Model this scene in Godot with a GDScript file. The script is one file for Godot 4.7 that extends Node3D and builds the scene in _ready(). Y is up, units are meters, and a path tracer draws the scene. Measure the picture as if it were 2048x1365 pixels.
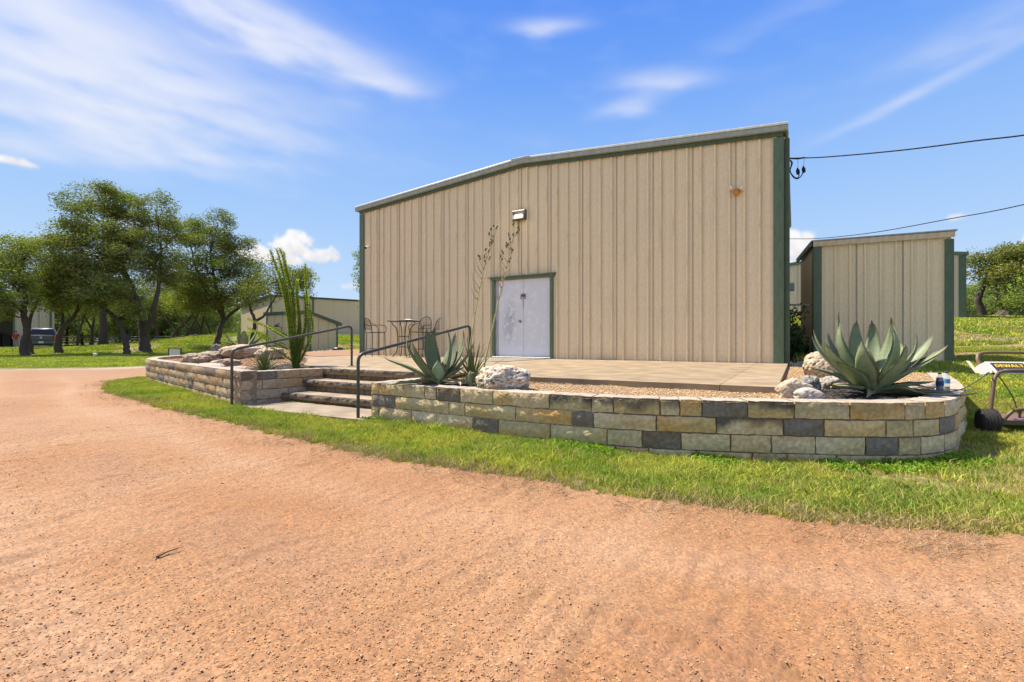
extends Node3D
# Metal workshop with a stone-walled desert garden, a gravel drive and live oaks.
# World: y up, metres. The camera stands at the origin, 1 m above the drive, looking along -z; d below means distance along -z.

const FOCAL := 975.0
var rng := RandomNumberGenerator.new()
var names := {}
var M := {}
var n1 := FastNoiseLite.new()
var n2 := FastNoiseLite.new()
var n3 := FastNoiseLite.new()


# ---------------------------------------------------------------- mesh builder
class MB:
	var v := PackedVector3Array()
	var c := PackedColorArray()
	var ix := PackedInt32Array()
	var uv := PackedVector2Array()
	func p(a: Vector3, k: Color) -> int:
		v.push_back(a)
		c.push_back(k)
		return v.size() - 1
	func t(a: int, b: int, d: int) -> void:  # counter-clockwise seen from outside
		ix.push_back(a)
		ix.push_back(d)
		ix.push_back(b)
	func q(a: int, b: int, d: int, e: int) -> void:
		t(a, b, d)
		t(a, d, e)
	func poly(pts: Array, k: Color, away: Vector3) -> void:  # flat convex face turned away from a point
		var n: Vector3 = (pts[1] - pts[0]).cross(pts[2] - pts[0])
		var mid := Vector3.ZERO
		for a in pts:
			mid += a
		mid /= pts.size()
		var flip := n.dot(mid - away) < 0.0
		var f := v.size()
		for a in pts:
			p(a, k)
		for i in range(1, pts.size() - 1):
			if flip:
				t(f, f + i + 1, f + i)
			else:
				t(f, f + i, f + i + 1)
	func box(at: Vector3, s: Vector3, k: Color, b := Basis(), ch := 0.0) -> void:
		var h := s * 0.5
		if ch <= 0.0:
			for ax in 3:
				for sg in [-1.0, 1.0]:
					var pts := []
					for uvp in [[-1, -1], [1, -1], [1, 1], [-1, 1]]:
						var w := Vector3.ZERO
						w[ax] = sg * h[ax]
						w[(ax + 1) % 3] = uvp[0] * h[(ax + 1) % 3]
						w[(ax + 2) % 3] = uvp[1] * h[(ax + 2) % 3]
						pts.append(at + b * w)
					poly(pts, k, at)
			return
		ch = minf(ch, 0.45 * minf(s.x, minf(s.y, s.z)))
		var g := h - Vector3(ch, ch, ch)
		for ax in 3:
			var a1 := (ax + 1) % 3
			var a2 := (ax + 2) % 3
			for sg in [-1.0, 1.0]:
				var pts := []
				for uvp in [[-1, -1], [1, -1], [1, 1], [-1, 1]]:
					var w := Vector3.ZERO
					w[ax] = sg * h[ax]
					w[a1] = uvp[0] * g[a1]
					w[a2] = uvp[1] * g[a2]
					pts.append(at + b * w)
				poly(pts, k, at)
				for s2 in [-1.0, 1.0]:
					var e := []
					for qd in [[-1, 0], [1, 0], [1, 1], [-1, 1]]:
						var w := Vector3.ZERO
						w[a2] = qd[0] * g[a2]
						w[ax] = sg * (h[ax] if qd[1] == 0 else g[ax])
						w[a1] = s2 * (g[a1] if qd[1] == 0 else h[a1])
						e.append(at + b * w)
					poly(e, k, at)
		for sx in [-1.0, 1.0]:
			for sy in [-1.0, 1.0]:
				for sz in [-1.0, 1.0]:
					poly([at + b * Vector3(sx * h.x, sy * g.y, sz * g.z), at + b * Vector3(sx * g.x, sy * h.y, sz * g.z), at + b * Vector3(sx * g.x, sy * g.y, sz * h.z)], k, at)
	func loft(rings: Array, cols: Array, cap := true) -> void:  # closed rings of equal size
		var m: int = rings[0].size()
		var f := v.size()
		for r in rings.size():
			for a in rings[r]:
				p(a, cols[r])
		var r0: Array = rings[0]
		var r1: Array = rings[1]
		var mid := Vector3.ZERO
		for a in r0:
			mid += a
		for a in r1:
			mid += a
		mid /= 2 * m
		var vote := 0.0
		for i in m:
			var a: Vector3 = r0[i]
			var b2: Vector3 = r0[(i + 1) % m]
			var d: Vector3 = r1[(i + 1) % m]
			vote += (b2 - a).cross(d - a).dot((a + d) * 0.5 - mid)
		var flip := vote < 0.0
		for r in rings.size() - 1:
			for i in m:
				var a := f + r * m + i
				var b2 := f + r * m + (i + 1) % m
				if flip:
					q(a, a + m, b2 + m, b2)
				else:
					q(a, b2, b2 + m, a + m)
		if cap:
			poly(rings[0], cols[0], mid)
			var last: Array = rings[-1]
			var before: Array = rings[-2]
			var m2 := Vector3.ZERO
			for a in before:
				m2 += a
			poly(last, cols[-1], m2 / m)
	func tube(path: Array, rad, sides: int, k, cap := true) -> void:
		var rings := []
		var cols := []
		var up := Vector3.UP
		var t0: Vector3 = (path[1] - path[0]).normalized()
		if absf(t0.dot(up)) > 0.9:
			up = Vector3.RIGHT
		var side := t0.cross(up).normalized()
		for i in path.size():
			var tg: Vector3 = (path[mini(i + 1, path.size() - 1)] - path[maxi(i - 1, 0)]).normalized()
			side = (side - tg * side.dot(tg)).normalized()
			var o := tg.cross(side)
			var r: float = rad[i] if rad is Array else rad
			var ring := []
			for j in sides:
				var a := TAU * j / sides
				ring.append(path[i] + (side * cos(a) + o * sin(a)) * r)
			rings.append(ring)
			cols.append(k[i] if k is Array else k)
		loft(rings, cols, cap)
	func lathe(at: Vector3, prof: Array, sides: int, k: Color, b := Basis()) -> void:  # prof: Vector2(radius, height)
		var rings := []
		var cols := []
		for pr in prof:
			var ring := []
			for j in sides:
				var a := TAU * j / sides
				ring.append(at + b * Vector3(cos(a) * pr.x, pr.y, sin(a) * pr.x))
			rings.append(ring)
			cols.append(k)
		loft(rings, cols)
	func prism(pts: Array, depth: Vector3, k: Color) -> void:  # planar outline pushed along depth
		var mid := Vector3.ZERO
		for a in pts:
			mid += a
		mid = mid / pts.size() + depth * 0.5
		var far := []
		for a in pts:
			far.append(a + depth)
		poly(pts, k, mid)
		poly(far, k, mid)
		for i in pts.size():
			var j := (i + 1) % pts.size()
			poly([pts[i], pts[j], pts[j] + depth, pts[i] + depth], k, mid)
	func mesh() -> ArrayMesh:
		var n := PackedVector3Array()
		n.resize(v.size())
		for i in range(0, ix.size(), 3):
			var a := ix[i]
			var b := ix[i + 1]
			var d := ix[i + 2]
			var f := (v[d] - v[a]).cross(v[b] - v[a])
			n[a] += f
			n[b] += f
			n[d] += f
		for i in n.size():
			var l := n[i].length()
			n[i] = n[i] / l if l > 1e-12 else Vector3.UP
		var arr := []
		arr.resize(Mesh.ARRAY_MAX)
		arr[Mesh.ARRAY_VERTEX] = v
		arr[Mesh.ARRAY_NORMAL] = n
		arr[Mesh.ARRAY_COLOR] = c
		if uv.size() == v.size() and uv.size() > 0:
			arr[Mesh.ARRAY_TEX_UV] = uv
		arr[Mesh.ARRAY_INDEX] = ix
		var m := ArrayMesh.new()
		m.add_surface_from_arrays(Mesh.PRIMITIVE_TRIANGLES, arr)
		return m


# ---------------------------------------------------------------- helpers
func R(a: float, b: float) -> float:
	return rng.randf_range(a, b)


func G(x: float, d: float, y: float) -> Vector3:
	return Vector3(x, y, -d)


func at(px: float, py: float, d: float) -> Vector3:  # the point at distance d that was measured at this place of the photograph
	return Vector3((px - 1024.0) * d / FOCAL, 1.0 - (py - 682.5) * d / FOCAL, -d)


func numbered(s: String) -> String:
	var k: int = names.get(s, 0)
	names[s] = k + 1
	return s if k == 0 else "%s_%03d" % [s, k]


func tag(o: Node3D, label := "", category := "", group := "", kind := "") -> Node3D:
	if label:
		o.set_meta("label", label)
	if category:
		o.set_meta("category", category)
	if group:
		o.set_meta("group", group)
	if kind:
		o.set_meta("kind", kind)
	return o


func thing(called: String, label: String, category: String, pos := Vector3.ZERO, turn := 0.0, group := "") -> Node3D:
	var o := Node3D.new()
	o.name = numbered(called)
	add_child(o)
	o.position = pos
	o.rotation.y = turn
	return tag(o, label, category, group)


func part(called: String, b, m: Material, parent: Node3D) -> MeshInstance3D:
	var o := MeshInstance3D.new()
	var k: int = parent.get_meta("_n_" + called, 0)
	parent.set_meta("_n_" + called, k + 1)
	o.name = called if k == 0 else "%s_%03d" % [called, k]
	o.mesh = b.mesh() if b is MB else b
	o.material_override = m
	parent.add_child(o)
	return o


func struct(called: String, b, m: Material, kind := "structure") -> MeshInstance3D:
	var o := MeshInstance3D.new()
	o.name = numbered(called)
	o.mesh = b.mesh() if b is MB else b
	o.material_override = m
	add_child(o)
	o.set_meta("kind", kind)
	return o


func scatter(called: String, m: Mesh, mt: Material, xf: Array, cols: PackedColorArray, parent: Node3D) -> MultiMeshInstance3D:
	var mm := MultiMesh.new()
	mm.transform_format = MultiMesh.TRANSFORM_3D
	mm.use_colors = true
	mm.mesh = m
	mm.instance_count = xf.size()
	for i in xf.size():
		mm.set_instance_transform(i, xf[i])
		mm.set_instance_color(i, cols[i])
	var o := MultiMeshInstance3D.new()
	o.multimesh = mm
	o.material_override = mt
	if parent == self:
		o.name = numbered(called)
	else:
		var k: int = parent.get_meta("_n_" + called, 0)
		parent.set_meta("_n_" + called, k + 1)
		o.name = called if k == 0 else "%s_%03d" % [called, k]
	parent.add_child(o)
	o.set_meta("kind", "stuff")
	return o


func copy(o: Node3D, called: String, label: String, pos: Vector3, turn: float, sc := 1.0) -> Node3D:
	var r: Node3D = o.duplicate()
	r.name = numbered(called)
	add_child(r)
	r.position = pos
	r.rotation.y = turn
	r.scale = Vector3(sc, sc, sc)
	r.set_meta("label", label)
	return r


func S(a: float, b: float, x: float) -> float:
	return smoothstep(a, b, x)


func spline(P: Array, n: int) -> Array:
	var Q: Array = [2.0 * P[0] - P[1]]
	Q.append_array(P)
	Q.append(2.0 * P[-1] - P[-2])
	var o := []
	for i in range(1, Q.size() - 2):
		for k in n:
			var t := float(k) / n
			o.append(0.5 * (2.0 * Q[i] + (Q[i + 1] - Q[i - 1]) * t + (2.0 * Q[i - 1] - 5.0 * Q[i] + 4.0 * Q[i + 1] - Q[i + 2]) * t * t + (3.0 * Q[i] - Q[i - 1] - 3.0 * Q[i + 1] + Q[i + 2]) * t * t * t))
	o.append(P[-1])
	return o


func tex_noise(freq: float, lo: float, hi: float, oct := 4, size := 512, seed_ := 1, type := FastNoiseLite.TYPE_SIMPLEX_SMOOTH) -> NoiseTexture2D:
	var n := FastNoiseLite.new()
	n.noise_type = type
	n.seed = seed_
	n.frequency = freq
	n.fractal_octaves = oct
	var t := NoiseTexture2D.new()
	t.width = size
	t.height = size
	t.seamless = true
	t.noise = n
	var g := Gradient.new()
	g.set_color(0, Color(lo, lo, lo))
	g.set_color(1, Color(hi, hi, hi))
	t.color_ramp = g
	return t


func tex_normal(freq: float, strength: float, oct := 4, size := 512, seed_ := 1, type := FastNoiseLite.TYPE_SIMPLEX_SMOOTH) -> NoiseTexture2D:
	var n := FastNoiseLite.new()
	n.noise_type = type
	n.seed = seed_
	n.frequency = freq
	n.fractal_octaves = oct
	var t := NoiseTexture2D.new()
	t.width = size
	t.height = size
	t.seamless = true
	t.as_normal_map = true
	t.bump_strength = strength
	t.noise = n
	return t


func grit(size: int, count: int, rmin: float, rmax: float, lo: float, hi: float, warm: float, bump: float, seed_: int) -> Array:  # [albedo, normal] of packed grains
	rng.seed = seed_
	var h := PackedFloat32Array()
	h.resize(size * size)
	var a := PackedByteArray()
	a.resize(size * size * 3)
	a.fill(int(255.0 * (lo + hi) * 0.5))
	for i in count:
		var r := lerpf(rmin, rmax, pow(rng.randf(), 3.0))
		var cx := rng.randi() % size
		var cy := rng.randi() % size
		var tone := R(lo, hi)
		var w := R(-warm, warm)
		var sx := R(0.7, 1.4)
		var k := int(ceil(r * 1.4))
		var base := R(0.0, 0.6)
		var cr := int(255.0 * clampf(tone + w, 0.0, 1.0))
		var cg := int(255.0 * clampf(tone, 0.0, 1.0))
		var cb := int(255.0 * clampf(tone - w, 0.0, 1.0))
		for dy in range(-k, k + 1):
			for dx in range(-k, k + 1):
				var q := (dx * dx * sx + dy * dy / sx) / (r * r)
				if q < 1.0:
					var e := posmod(cy + dy, size) * size + posmod(cx + dx, size)
					var z := base + sqrt(1.0 - q) * r / rmax
					if z > h[e]:
						h[e] = z
						a[e * 3] = cr
						a[e * 3 + 1] = cg
						a[e * 3 + 2] = cb
	var hb := PackedByteArray()
	hb.resize(size * size)
	for i in size * size:
		hb[i] = int(clampf(h[i] / 1.6, 0.0, 1.0) * 255.0)
	var hi_ := Image.create_from_data(size, size, false, Image.FORMAT_L8, hb)
	hi_.convert(Image.FORMAT_RGBA8)
	hi_.bump_map_to_normal_map(bump)
	return [ImageTexture.create_from_image(Image.create_from_data(size, size, false, Image.FORMAT_RGB8, a)), ImageTexture.create_from_image(hi_)]


func mat(key: String, lin: Color, rough: float, tex: Texture2D = null, nrm: Texture2D = null, sc := Vector3.ONE, nscale := 1.0, metal := 0.0, world := true) -> StandardMaterial3D:
	var m := StandardMaterial3D.new()
	m.resource_name = key
	m.albedo_color = lin.linear_to_srgb()
	m.vertex_color_use_as_albedo = true
	m.roughness = rough
	m.metallic = metal
	if tex or nrm:
		m.uv1_triplanar = true
		m.uv1_world_triplanar = world
		m.uv1_scale = sc
		m.albedo_texture = tex
		if nrm:
			m.normal_enabled = true
			m.normal_texture = nrm
			m.normal_scale = nscale
	M[key] = m
	return m


# ---------------------------------------------------------------- the lie of the land
var road_poly := PackedVector2Array()
var lawn_poly := PackedVector2Array()
var right_bed := PackedVector2Array()
var left_bed := PackedVector2Array()
var slab_poly := PackedVector2Array()
var pad_poly := PackedVector2Array()
var right_line := []
var left_line := []


func land(x: float, d: float) -> float:
	var h := -0.06 * exp(-((x - 2.6) * (x - 2.6) * 0.25 + (d - 4.0) * (d - 4.0) * 0.4))
	h += 0.5 * S(14.0, 21.0, d) * S(-14.5, -9.0, x)
	h += 0.28 * S(36.0, 43.0, d) * S(-22.0, -30.0, x)
	h += 1.75 * S(34.0, 58.0, d) * S(-43.0, -30.0, x) * (1.0 - S(-4.0, 6.0, x))
	h += clampf((d - 4.6) * 0.078, 0.0, 2.1) * S(4.2, 7.5, x)
	h += 1.5 * S(60.0, 140.0, d)
	h += 0.02 * n1.get_noise_2d(x * 3.0, d * 3.0)
	return h


func plot() -> void:
	var R0 := [Vector2(-1.80, 6.26), Vector2(-1.0, 5.70), Vector2(-0.2, 5.19), Vector2(0.4, 4.86), Vector2(0.96, 4.58), Vector2(1.52, 4.41), Vector2(2.0, 4.31), Vector2(2.47, 4.25), Vector2(2.9, 4.20), Vector2(3.37, 4.19), Vector2(3.78, 4.30), Vector2(4.15, 4.55), Vector2(4.5, 4.90), Vector2(4.78, 5.16), Vector2(5.1, 5.5), Vector2(5.6, 6.08), Vector2(6.3, 6.95), Vector2(7.2, 8.1)]
	var L0 := [Vector2(-4.17, 7.49), Vector2(-5.14, 8.43), Vector2(-6.1, 9.35), Vector2(-7.1, 10.3), Vector2(-8.35, 11.5), Vector2(-9.3, 12.45), Vector2(-9.9, 13.2), Vector2(-10.45, 14.2), Vector2(-10.8, 15.2), Vector2(-11.05, 16.4), Vector2(-11.0, 17.6), Vector2(-10.2, 18.6)]
	right_line = spline(R0, 12)
	left_line = spline(L0, 12)
	for q in right_line:
		right_bed.push_back(q)
	for q in [Vector2(6.4, 10.2), Vector2(5.8, 10.4), Vector2(-1.0, 7.3)]:
		right_bed.push_back(q)
	for q in left_line:
		left_bed.push_back(q)
	for q in [Vector2(-7.6, 18.6), Vector2(-6.5, 15.0), Vector2(-4.9, 11.5), Vector2(-4.2, 9.85), Vector2(-3.33, 8.59)]:
		left_bed.push_back(q)
	for q in [Vector2(-3.33, 8.59), Vector2(2.76, 5.06), Vector2(5.95, 10.5), Vector2(-5.3, 17.0), Vector2(-6.3, 16.4), Vector2(-6.5, 15.0), Vector2(-4.9, 11.5), Vector2(-4.2, 9.85)]:
		slab_poly.push_back(q)
	for q in [Vector2(-3.9, 8.05), Vector2(-1.3, 6.9), Vector2(-1.70, 6.2), Vector2(-1.86, 6.02), Vector2(-3.9, 7.15), Vector2(-4.12, 7.42)]:
		pad_poly.push_back(q)
	var edge := [Vector2(-9.8, 11.8), Vector2(-8.0, 9.6), Vector2(-6.5, 8.3), Vector2(-5.05, 7.1), Vector2(-3.15, 5.65), Vector2(-2.15, 4.94), Vector2(-1.46, 4.38), Vector2(-0.78, 3.94), Vector2(-0.09, 3.58), Vector2(0.58, 3.22), Vector2(1.17, 3.02), Vector2(1.66, 2.81), Vector2(2.14, 2.69), Vector2(2.68, 2.55), Vector2(4.2, 2.3), Vector2(8.0, 1.9), Vector2(16.0, 1.0)]
	var e2 := spline(edge, 14)
	for i in e2.size():  # a ragged edge
		var w: float = 0.10 * n2.get_noise_1d(i * 9.0) + 0.06 * n2.get_noise_1d(i * 31.0)
		e2[i] += Vector2(0.5, 0.85) * w
	for q in e2:
		lawn_poly.push_back(q)
		road_poly.push_back(q)
	for q in [Vector2(34, 1), Vector2(34, 60), Vector2(7.0, 60), Vector2(7.0, 9.0), Vector2(6.0, 7.5), Vector2(-1.0, 6.6), Vector2(-3.6, 8.0), Vector2(-5.6, 9.4), Vector2(-8.8, 12.4), Vector2(-10.2, 13.4)]:
		lawn_poly.push_back(q)
	var far_edge := spline([Vector2(-45, 17.5), Vector2(-26, 17.0), Vector2(-17.9, 17.2), Vector2(-14.4, 18.6), Vector2(-13.2, 24), Vector2(-12.6, 30), Vector2(-8, 33.5)], 10)
	for q in [Vector2(16, -8), Vector2(-45, -8)]:
		road_poly.push_back(q)
	for i in far_edge.size():
		var q: Vector2 = far_edge[i]
		road_poly.push_back(q + Vector2(0.4, 0.8) * n2.get_noise_1d(i * 17.0 + 400.0))
	for q in [Vector2(-3, 33), Vector2(0, 20), Vector2(-5.0, 16.6), Vector2(-6.2, 15.4), Vector2(-10.0, 15.0), Vector2(-9.5, 12.8)]:
		road_poly.push_back(q)


func inside(q: Vector2, pl: PackedVector2Array) -> bool:
	return Geometry2D.is_point_in_polygon(q, pl)


func sheet(xs: Array, ds: Array, fn_kind: String, keep: PackedVector2Array) -> MB:  # a height field over a grid; only cells whose middle lies in keep
	var b := MB.new()
	var w := xs.size()
	var use := PackedByteArray()
	use.resize(w * ds.size())
	var cells := []
	for j in ds.size() - 1:
		for i in w - 1:
			if keep.size() == 0 or inside(Vector2((xs[i] + xs[i + 1]) * 0.5, (ds[j] + ds[j + 1]) * 0.5), keep):
				cells.append(j * w + i)
				for e in [j * w + i, j * w + i + 1, j * w + w + i, j * w + w + i + 1]:
					use[e] = 1
	var id := PackedInt32Array()
	id.resize(w * ds.size())
	for j in ds.size():
		for i in w:
			if use[j * w + i]:
				var r: Array = surface(fn_kind, xs[i], ds[j])
				id[j * w + i] = b.p(Vector3(xs[i], r[0], -ds[j]), r[1])
	for e in cells:
		b.q(id[e], id[e + 1], id[e + w + 1], id[e + w])
	return b


func wall_gap(x: float, d: float) -> float:
	var g := 99.0
	for i in range(0, left_line.size(), 5):
		g = minf(g, left_line[i].distance_squared_to(Vector2(x, d)))
	return sqrt(g)


func road_edge(x: float) -> float:
	var e := [Vector2(-9.8, 11.8), Vector2(-8.0, 9.6), Vector2(-6.5, 8.3), Vector2(-5.05, 7.1), Vector2(-3.15, 5.65), Vector2(-2.15, 4.94), Vector2(-1.46, 4.38), Vector2(-0.78, 3.94), Vector2(-0.09, 3.58), Vector2(0.58, 3.22), Vector2(1.17, 3.02), Vector2(1.66, 2.81), Vector2(2.14, 2.69), Vector2(2.68, 2.55), Vector2(4.2, 2.3), Vector2(8.0, 1.9), Vector2(16.0, 1.0)]
	if x <= -9.8:
		return 11.8 + (-9.8 - x) * 1.0
	for i in e.size() - 1:
		if x <= e[i + 1].x:
			return lerpf(e[i].y, e[i + 1].y, (x - e[i].x) / (e[i + 1].x - e[i].x))
	return 1.0


func surface(kind: String, x: float, d: float) -> Array:
	match kind:
		"ground":
			var h := land(x, d)
			if absf(x) < 46.0 and d < 34.0 and inside(Vector2(x, d), road_poly):
				h -= 0.07
			var y := n1.get_noise_2d(x * 2.0, d * 2.0) * 0.5 + 0.5
			var far := S(20.0, 60.0, d)
			var k := Color(0.27, 0.25, 0.07).lerp(Color(0.18, 0.21, 0.04), y)
			k = k.lerp(Color(0.27, 0.30, 0.055), far * 0.6)
			var dirt := S(0.25, 0.5, n2.get_noise_2d(x * 1.3 + 50.0, d * 1.3)) * (0.5 + 0.3 * far)
			if x > 7.5 and d > 12.0 and d < 17.0:
				dirt = maxf(dirt, 0.9 * S(0.0, 0.3, n2.get_noise_2d(x * 1.2, d * 5.0) + 0.25 - absf(d - 14.4) * 0.3))
			return [h, k.lerp(Color(0.48, 0.30, 0.16), dirt)]
		"road":
			var h := land(x, d) + 0.012
			var e := (road_edge(x) - d) * 0.82 + 0.12 * n1.get_noise_1d(x * 6.0)
			var rut := 0.0
			for tr in [0.75, 2.25, 3.3, 4.9]:
				rut = maxf(rut, exp(-pow((e - tr) / 0.17, 2.0)) * (0.55 + 0.45 * n1.get_noise_2d(x * 4.0, tr * 30.0)))
			h -= 0.030 * rut * (1.0 - S(7.0, 12.0, d))
			# wheel paths sweep from the right foreground to the far left
			var u := x * 0.55 + d * 0.835
			var s := -x * 0.835 + d * 0.55
			var amp := 1.0 - S(6.0, 14.0, d)
			var ridge := n2.get_noise_2d(u * 9.0, s * 60.0)
			var patch := S(-0.1, 0.45, n1.get_noise_2d(x * 11.0 + 90.0, d * 11.0))
			h += amp * (0.015 * ridge * patch + 0.006 * n2.get_noise_2d(x * 70.0, d * 70.0) + 0.012 * n1.get_noise_2d(x * 14.0, d * 22.0))
			h += amp * 0.006 * n3.get_noise_2d(x * 260.0, d * 260.0)
			var tread := S(0.55, 0.0, absf(-x * 0.6 + d * 0.8 - 1.15 + 0.25 * n1.get_noise_1d(u * 6.0))) * S(-0.2, 0.2, n1.get_noise_2d(u * 5.0, 7.0))
			h += amp * tread * (0.006 * sin(u * 46.0 + 3.0 * n2.get_noise_2d(x * 20.0, d * 20.0)) - 0.01)
			var lip := (d - 1.703) + 0.62 * (x - 0.377) + 0.03 * n1.get_noise_1d(x * 40.0)
			if x > -0.2 and x < 1.3:
				h += 0.030 * S(0.0, 0.022, lip) * (1.0 - S(0.02, 0.4, lip)) * S(-0.2, 0.3, x)
			var t := n1.get_noise_2d(x * 5.0, d * 5.0)
			var t2 := n2.get_noise_2d(u * 7.0, s * 26.0)
			var k := Color(0.375, 0.188, 0.080).lerp(Color(0.410, 0.228, 0.115), clampf(0.45 + 0.9 * t + 0.2 * t2, 0.0, 1.0))
			k = k.lerp(Color(0.335, 0.155, 0.062), 0.45 * S(0.1, 0.5, n1.get_noise_2d(x * 8.0 - 40.0, d * 14.0)))
			k = k.lerp(Color(0.47, 0.30, 0.18), 0.2 * S(0.1, 0.5, n1.get_noise_2d(u * 3.0 + 11.0, s * 16.0)))
			h += 0.007 * rut * sin((x * 0.88 - d * 0.47) * 52.0 + 2.0 * n1.get_noise_2d(x * 9.0, d * 9.0)) * amp
			k = k.lerp(Color(0.47, 0.29, 0.175), 0.8 * rut)
			var berm := exp(-pow((e - 1.5) / 0.3, 2.0)) + exp(-pow((e - 4.1) / 0.35, 2.0))
			k = k.lerp(Color(0.33, 0.175, 0.095), 0.55 * berm * S(-0.3, 0.3, n2.get_noise_2d(x * 9.0, d * 9.0)))
			h += amp * 0.010 * berm * (0.5 + n2.get_noise_2d(x * 55.0, d * 55.0))
			if d > 10.0:
				k = k.lerp(Color(0.345, 0.20, 0.112), 0.8 * S(10.0, 18.0, d))
			if d > 16.0 and x < -13.0:
				k = k.lerp(Color(0.42, 0.325, 0.23), S(16.0, 17.5, d + n2.get_noise_2d(x * 3.0, d * 3.0)))
			return [h, k]
		"right_bed":
			var h := 0.450 + 0.010 * n2.get_noise_2d(x * 20.0, d * 20.0)
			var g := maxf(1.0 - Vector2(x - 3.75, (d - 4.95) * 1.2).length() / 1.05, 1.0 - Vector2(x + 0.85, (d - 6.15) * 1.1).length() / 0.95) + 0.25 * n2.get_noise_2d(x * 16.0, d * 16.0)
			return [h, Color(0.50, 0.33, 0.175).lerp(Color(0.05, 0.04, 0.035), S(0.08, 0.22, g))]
		"left_bed":
			var h := 0.45 + 0.34 * exp(-((x + 6.6) * (x + 6.6) * 0.16 + (d - 13.0) * (d - 13.0) * 0.12)) * S(0.25, 1.7, wall_gap(x, d)) + 0.015 * n2.get_noise_2d(x * 14.0, d * 14.0)
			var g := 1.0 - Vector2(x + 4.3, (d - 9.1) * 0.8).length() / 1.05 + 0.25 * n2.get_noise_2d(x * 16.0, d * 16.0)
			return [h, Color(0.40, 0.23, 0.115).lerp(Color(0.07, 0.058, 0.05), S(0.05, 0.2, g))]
	return [0.0, Color.WHITE]


func steps_list(a: float, b: float, st: float) -> Array:
	var o := []
	var n := int(round((b - a) / st))
	for i in n + 1:
		o.append(lerpf(a, b, float(i) / n))
	return o


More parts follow.
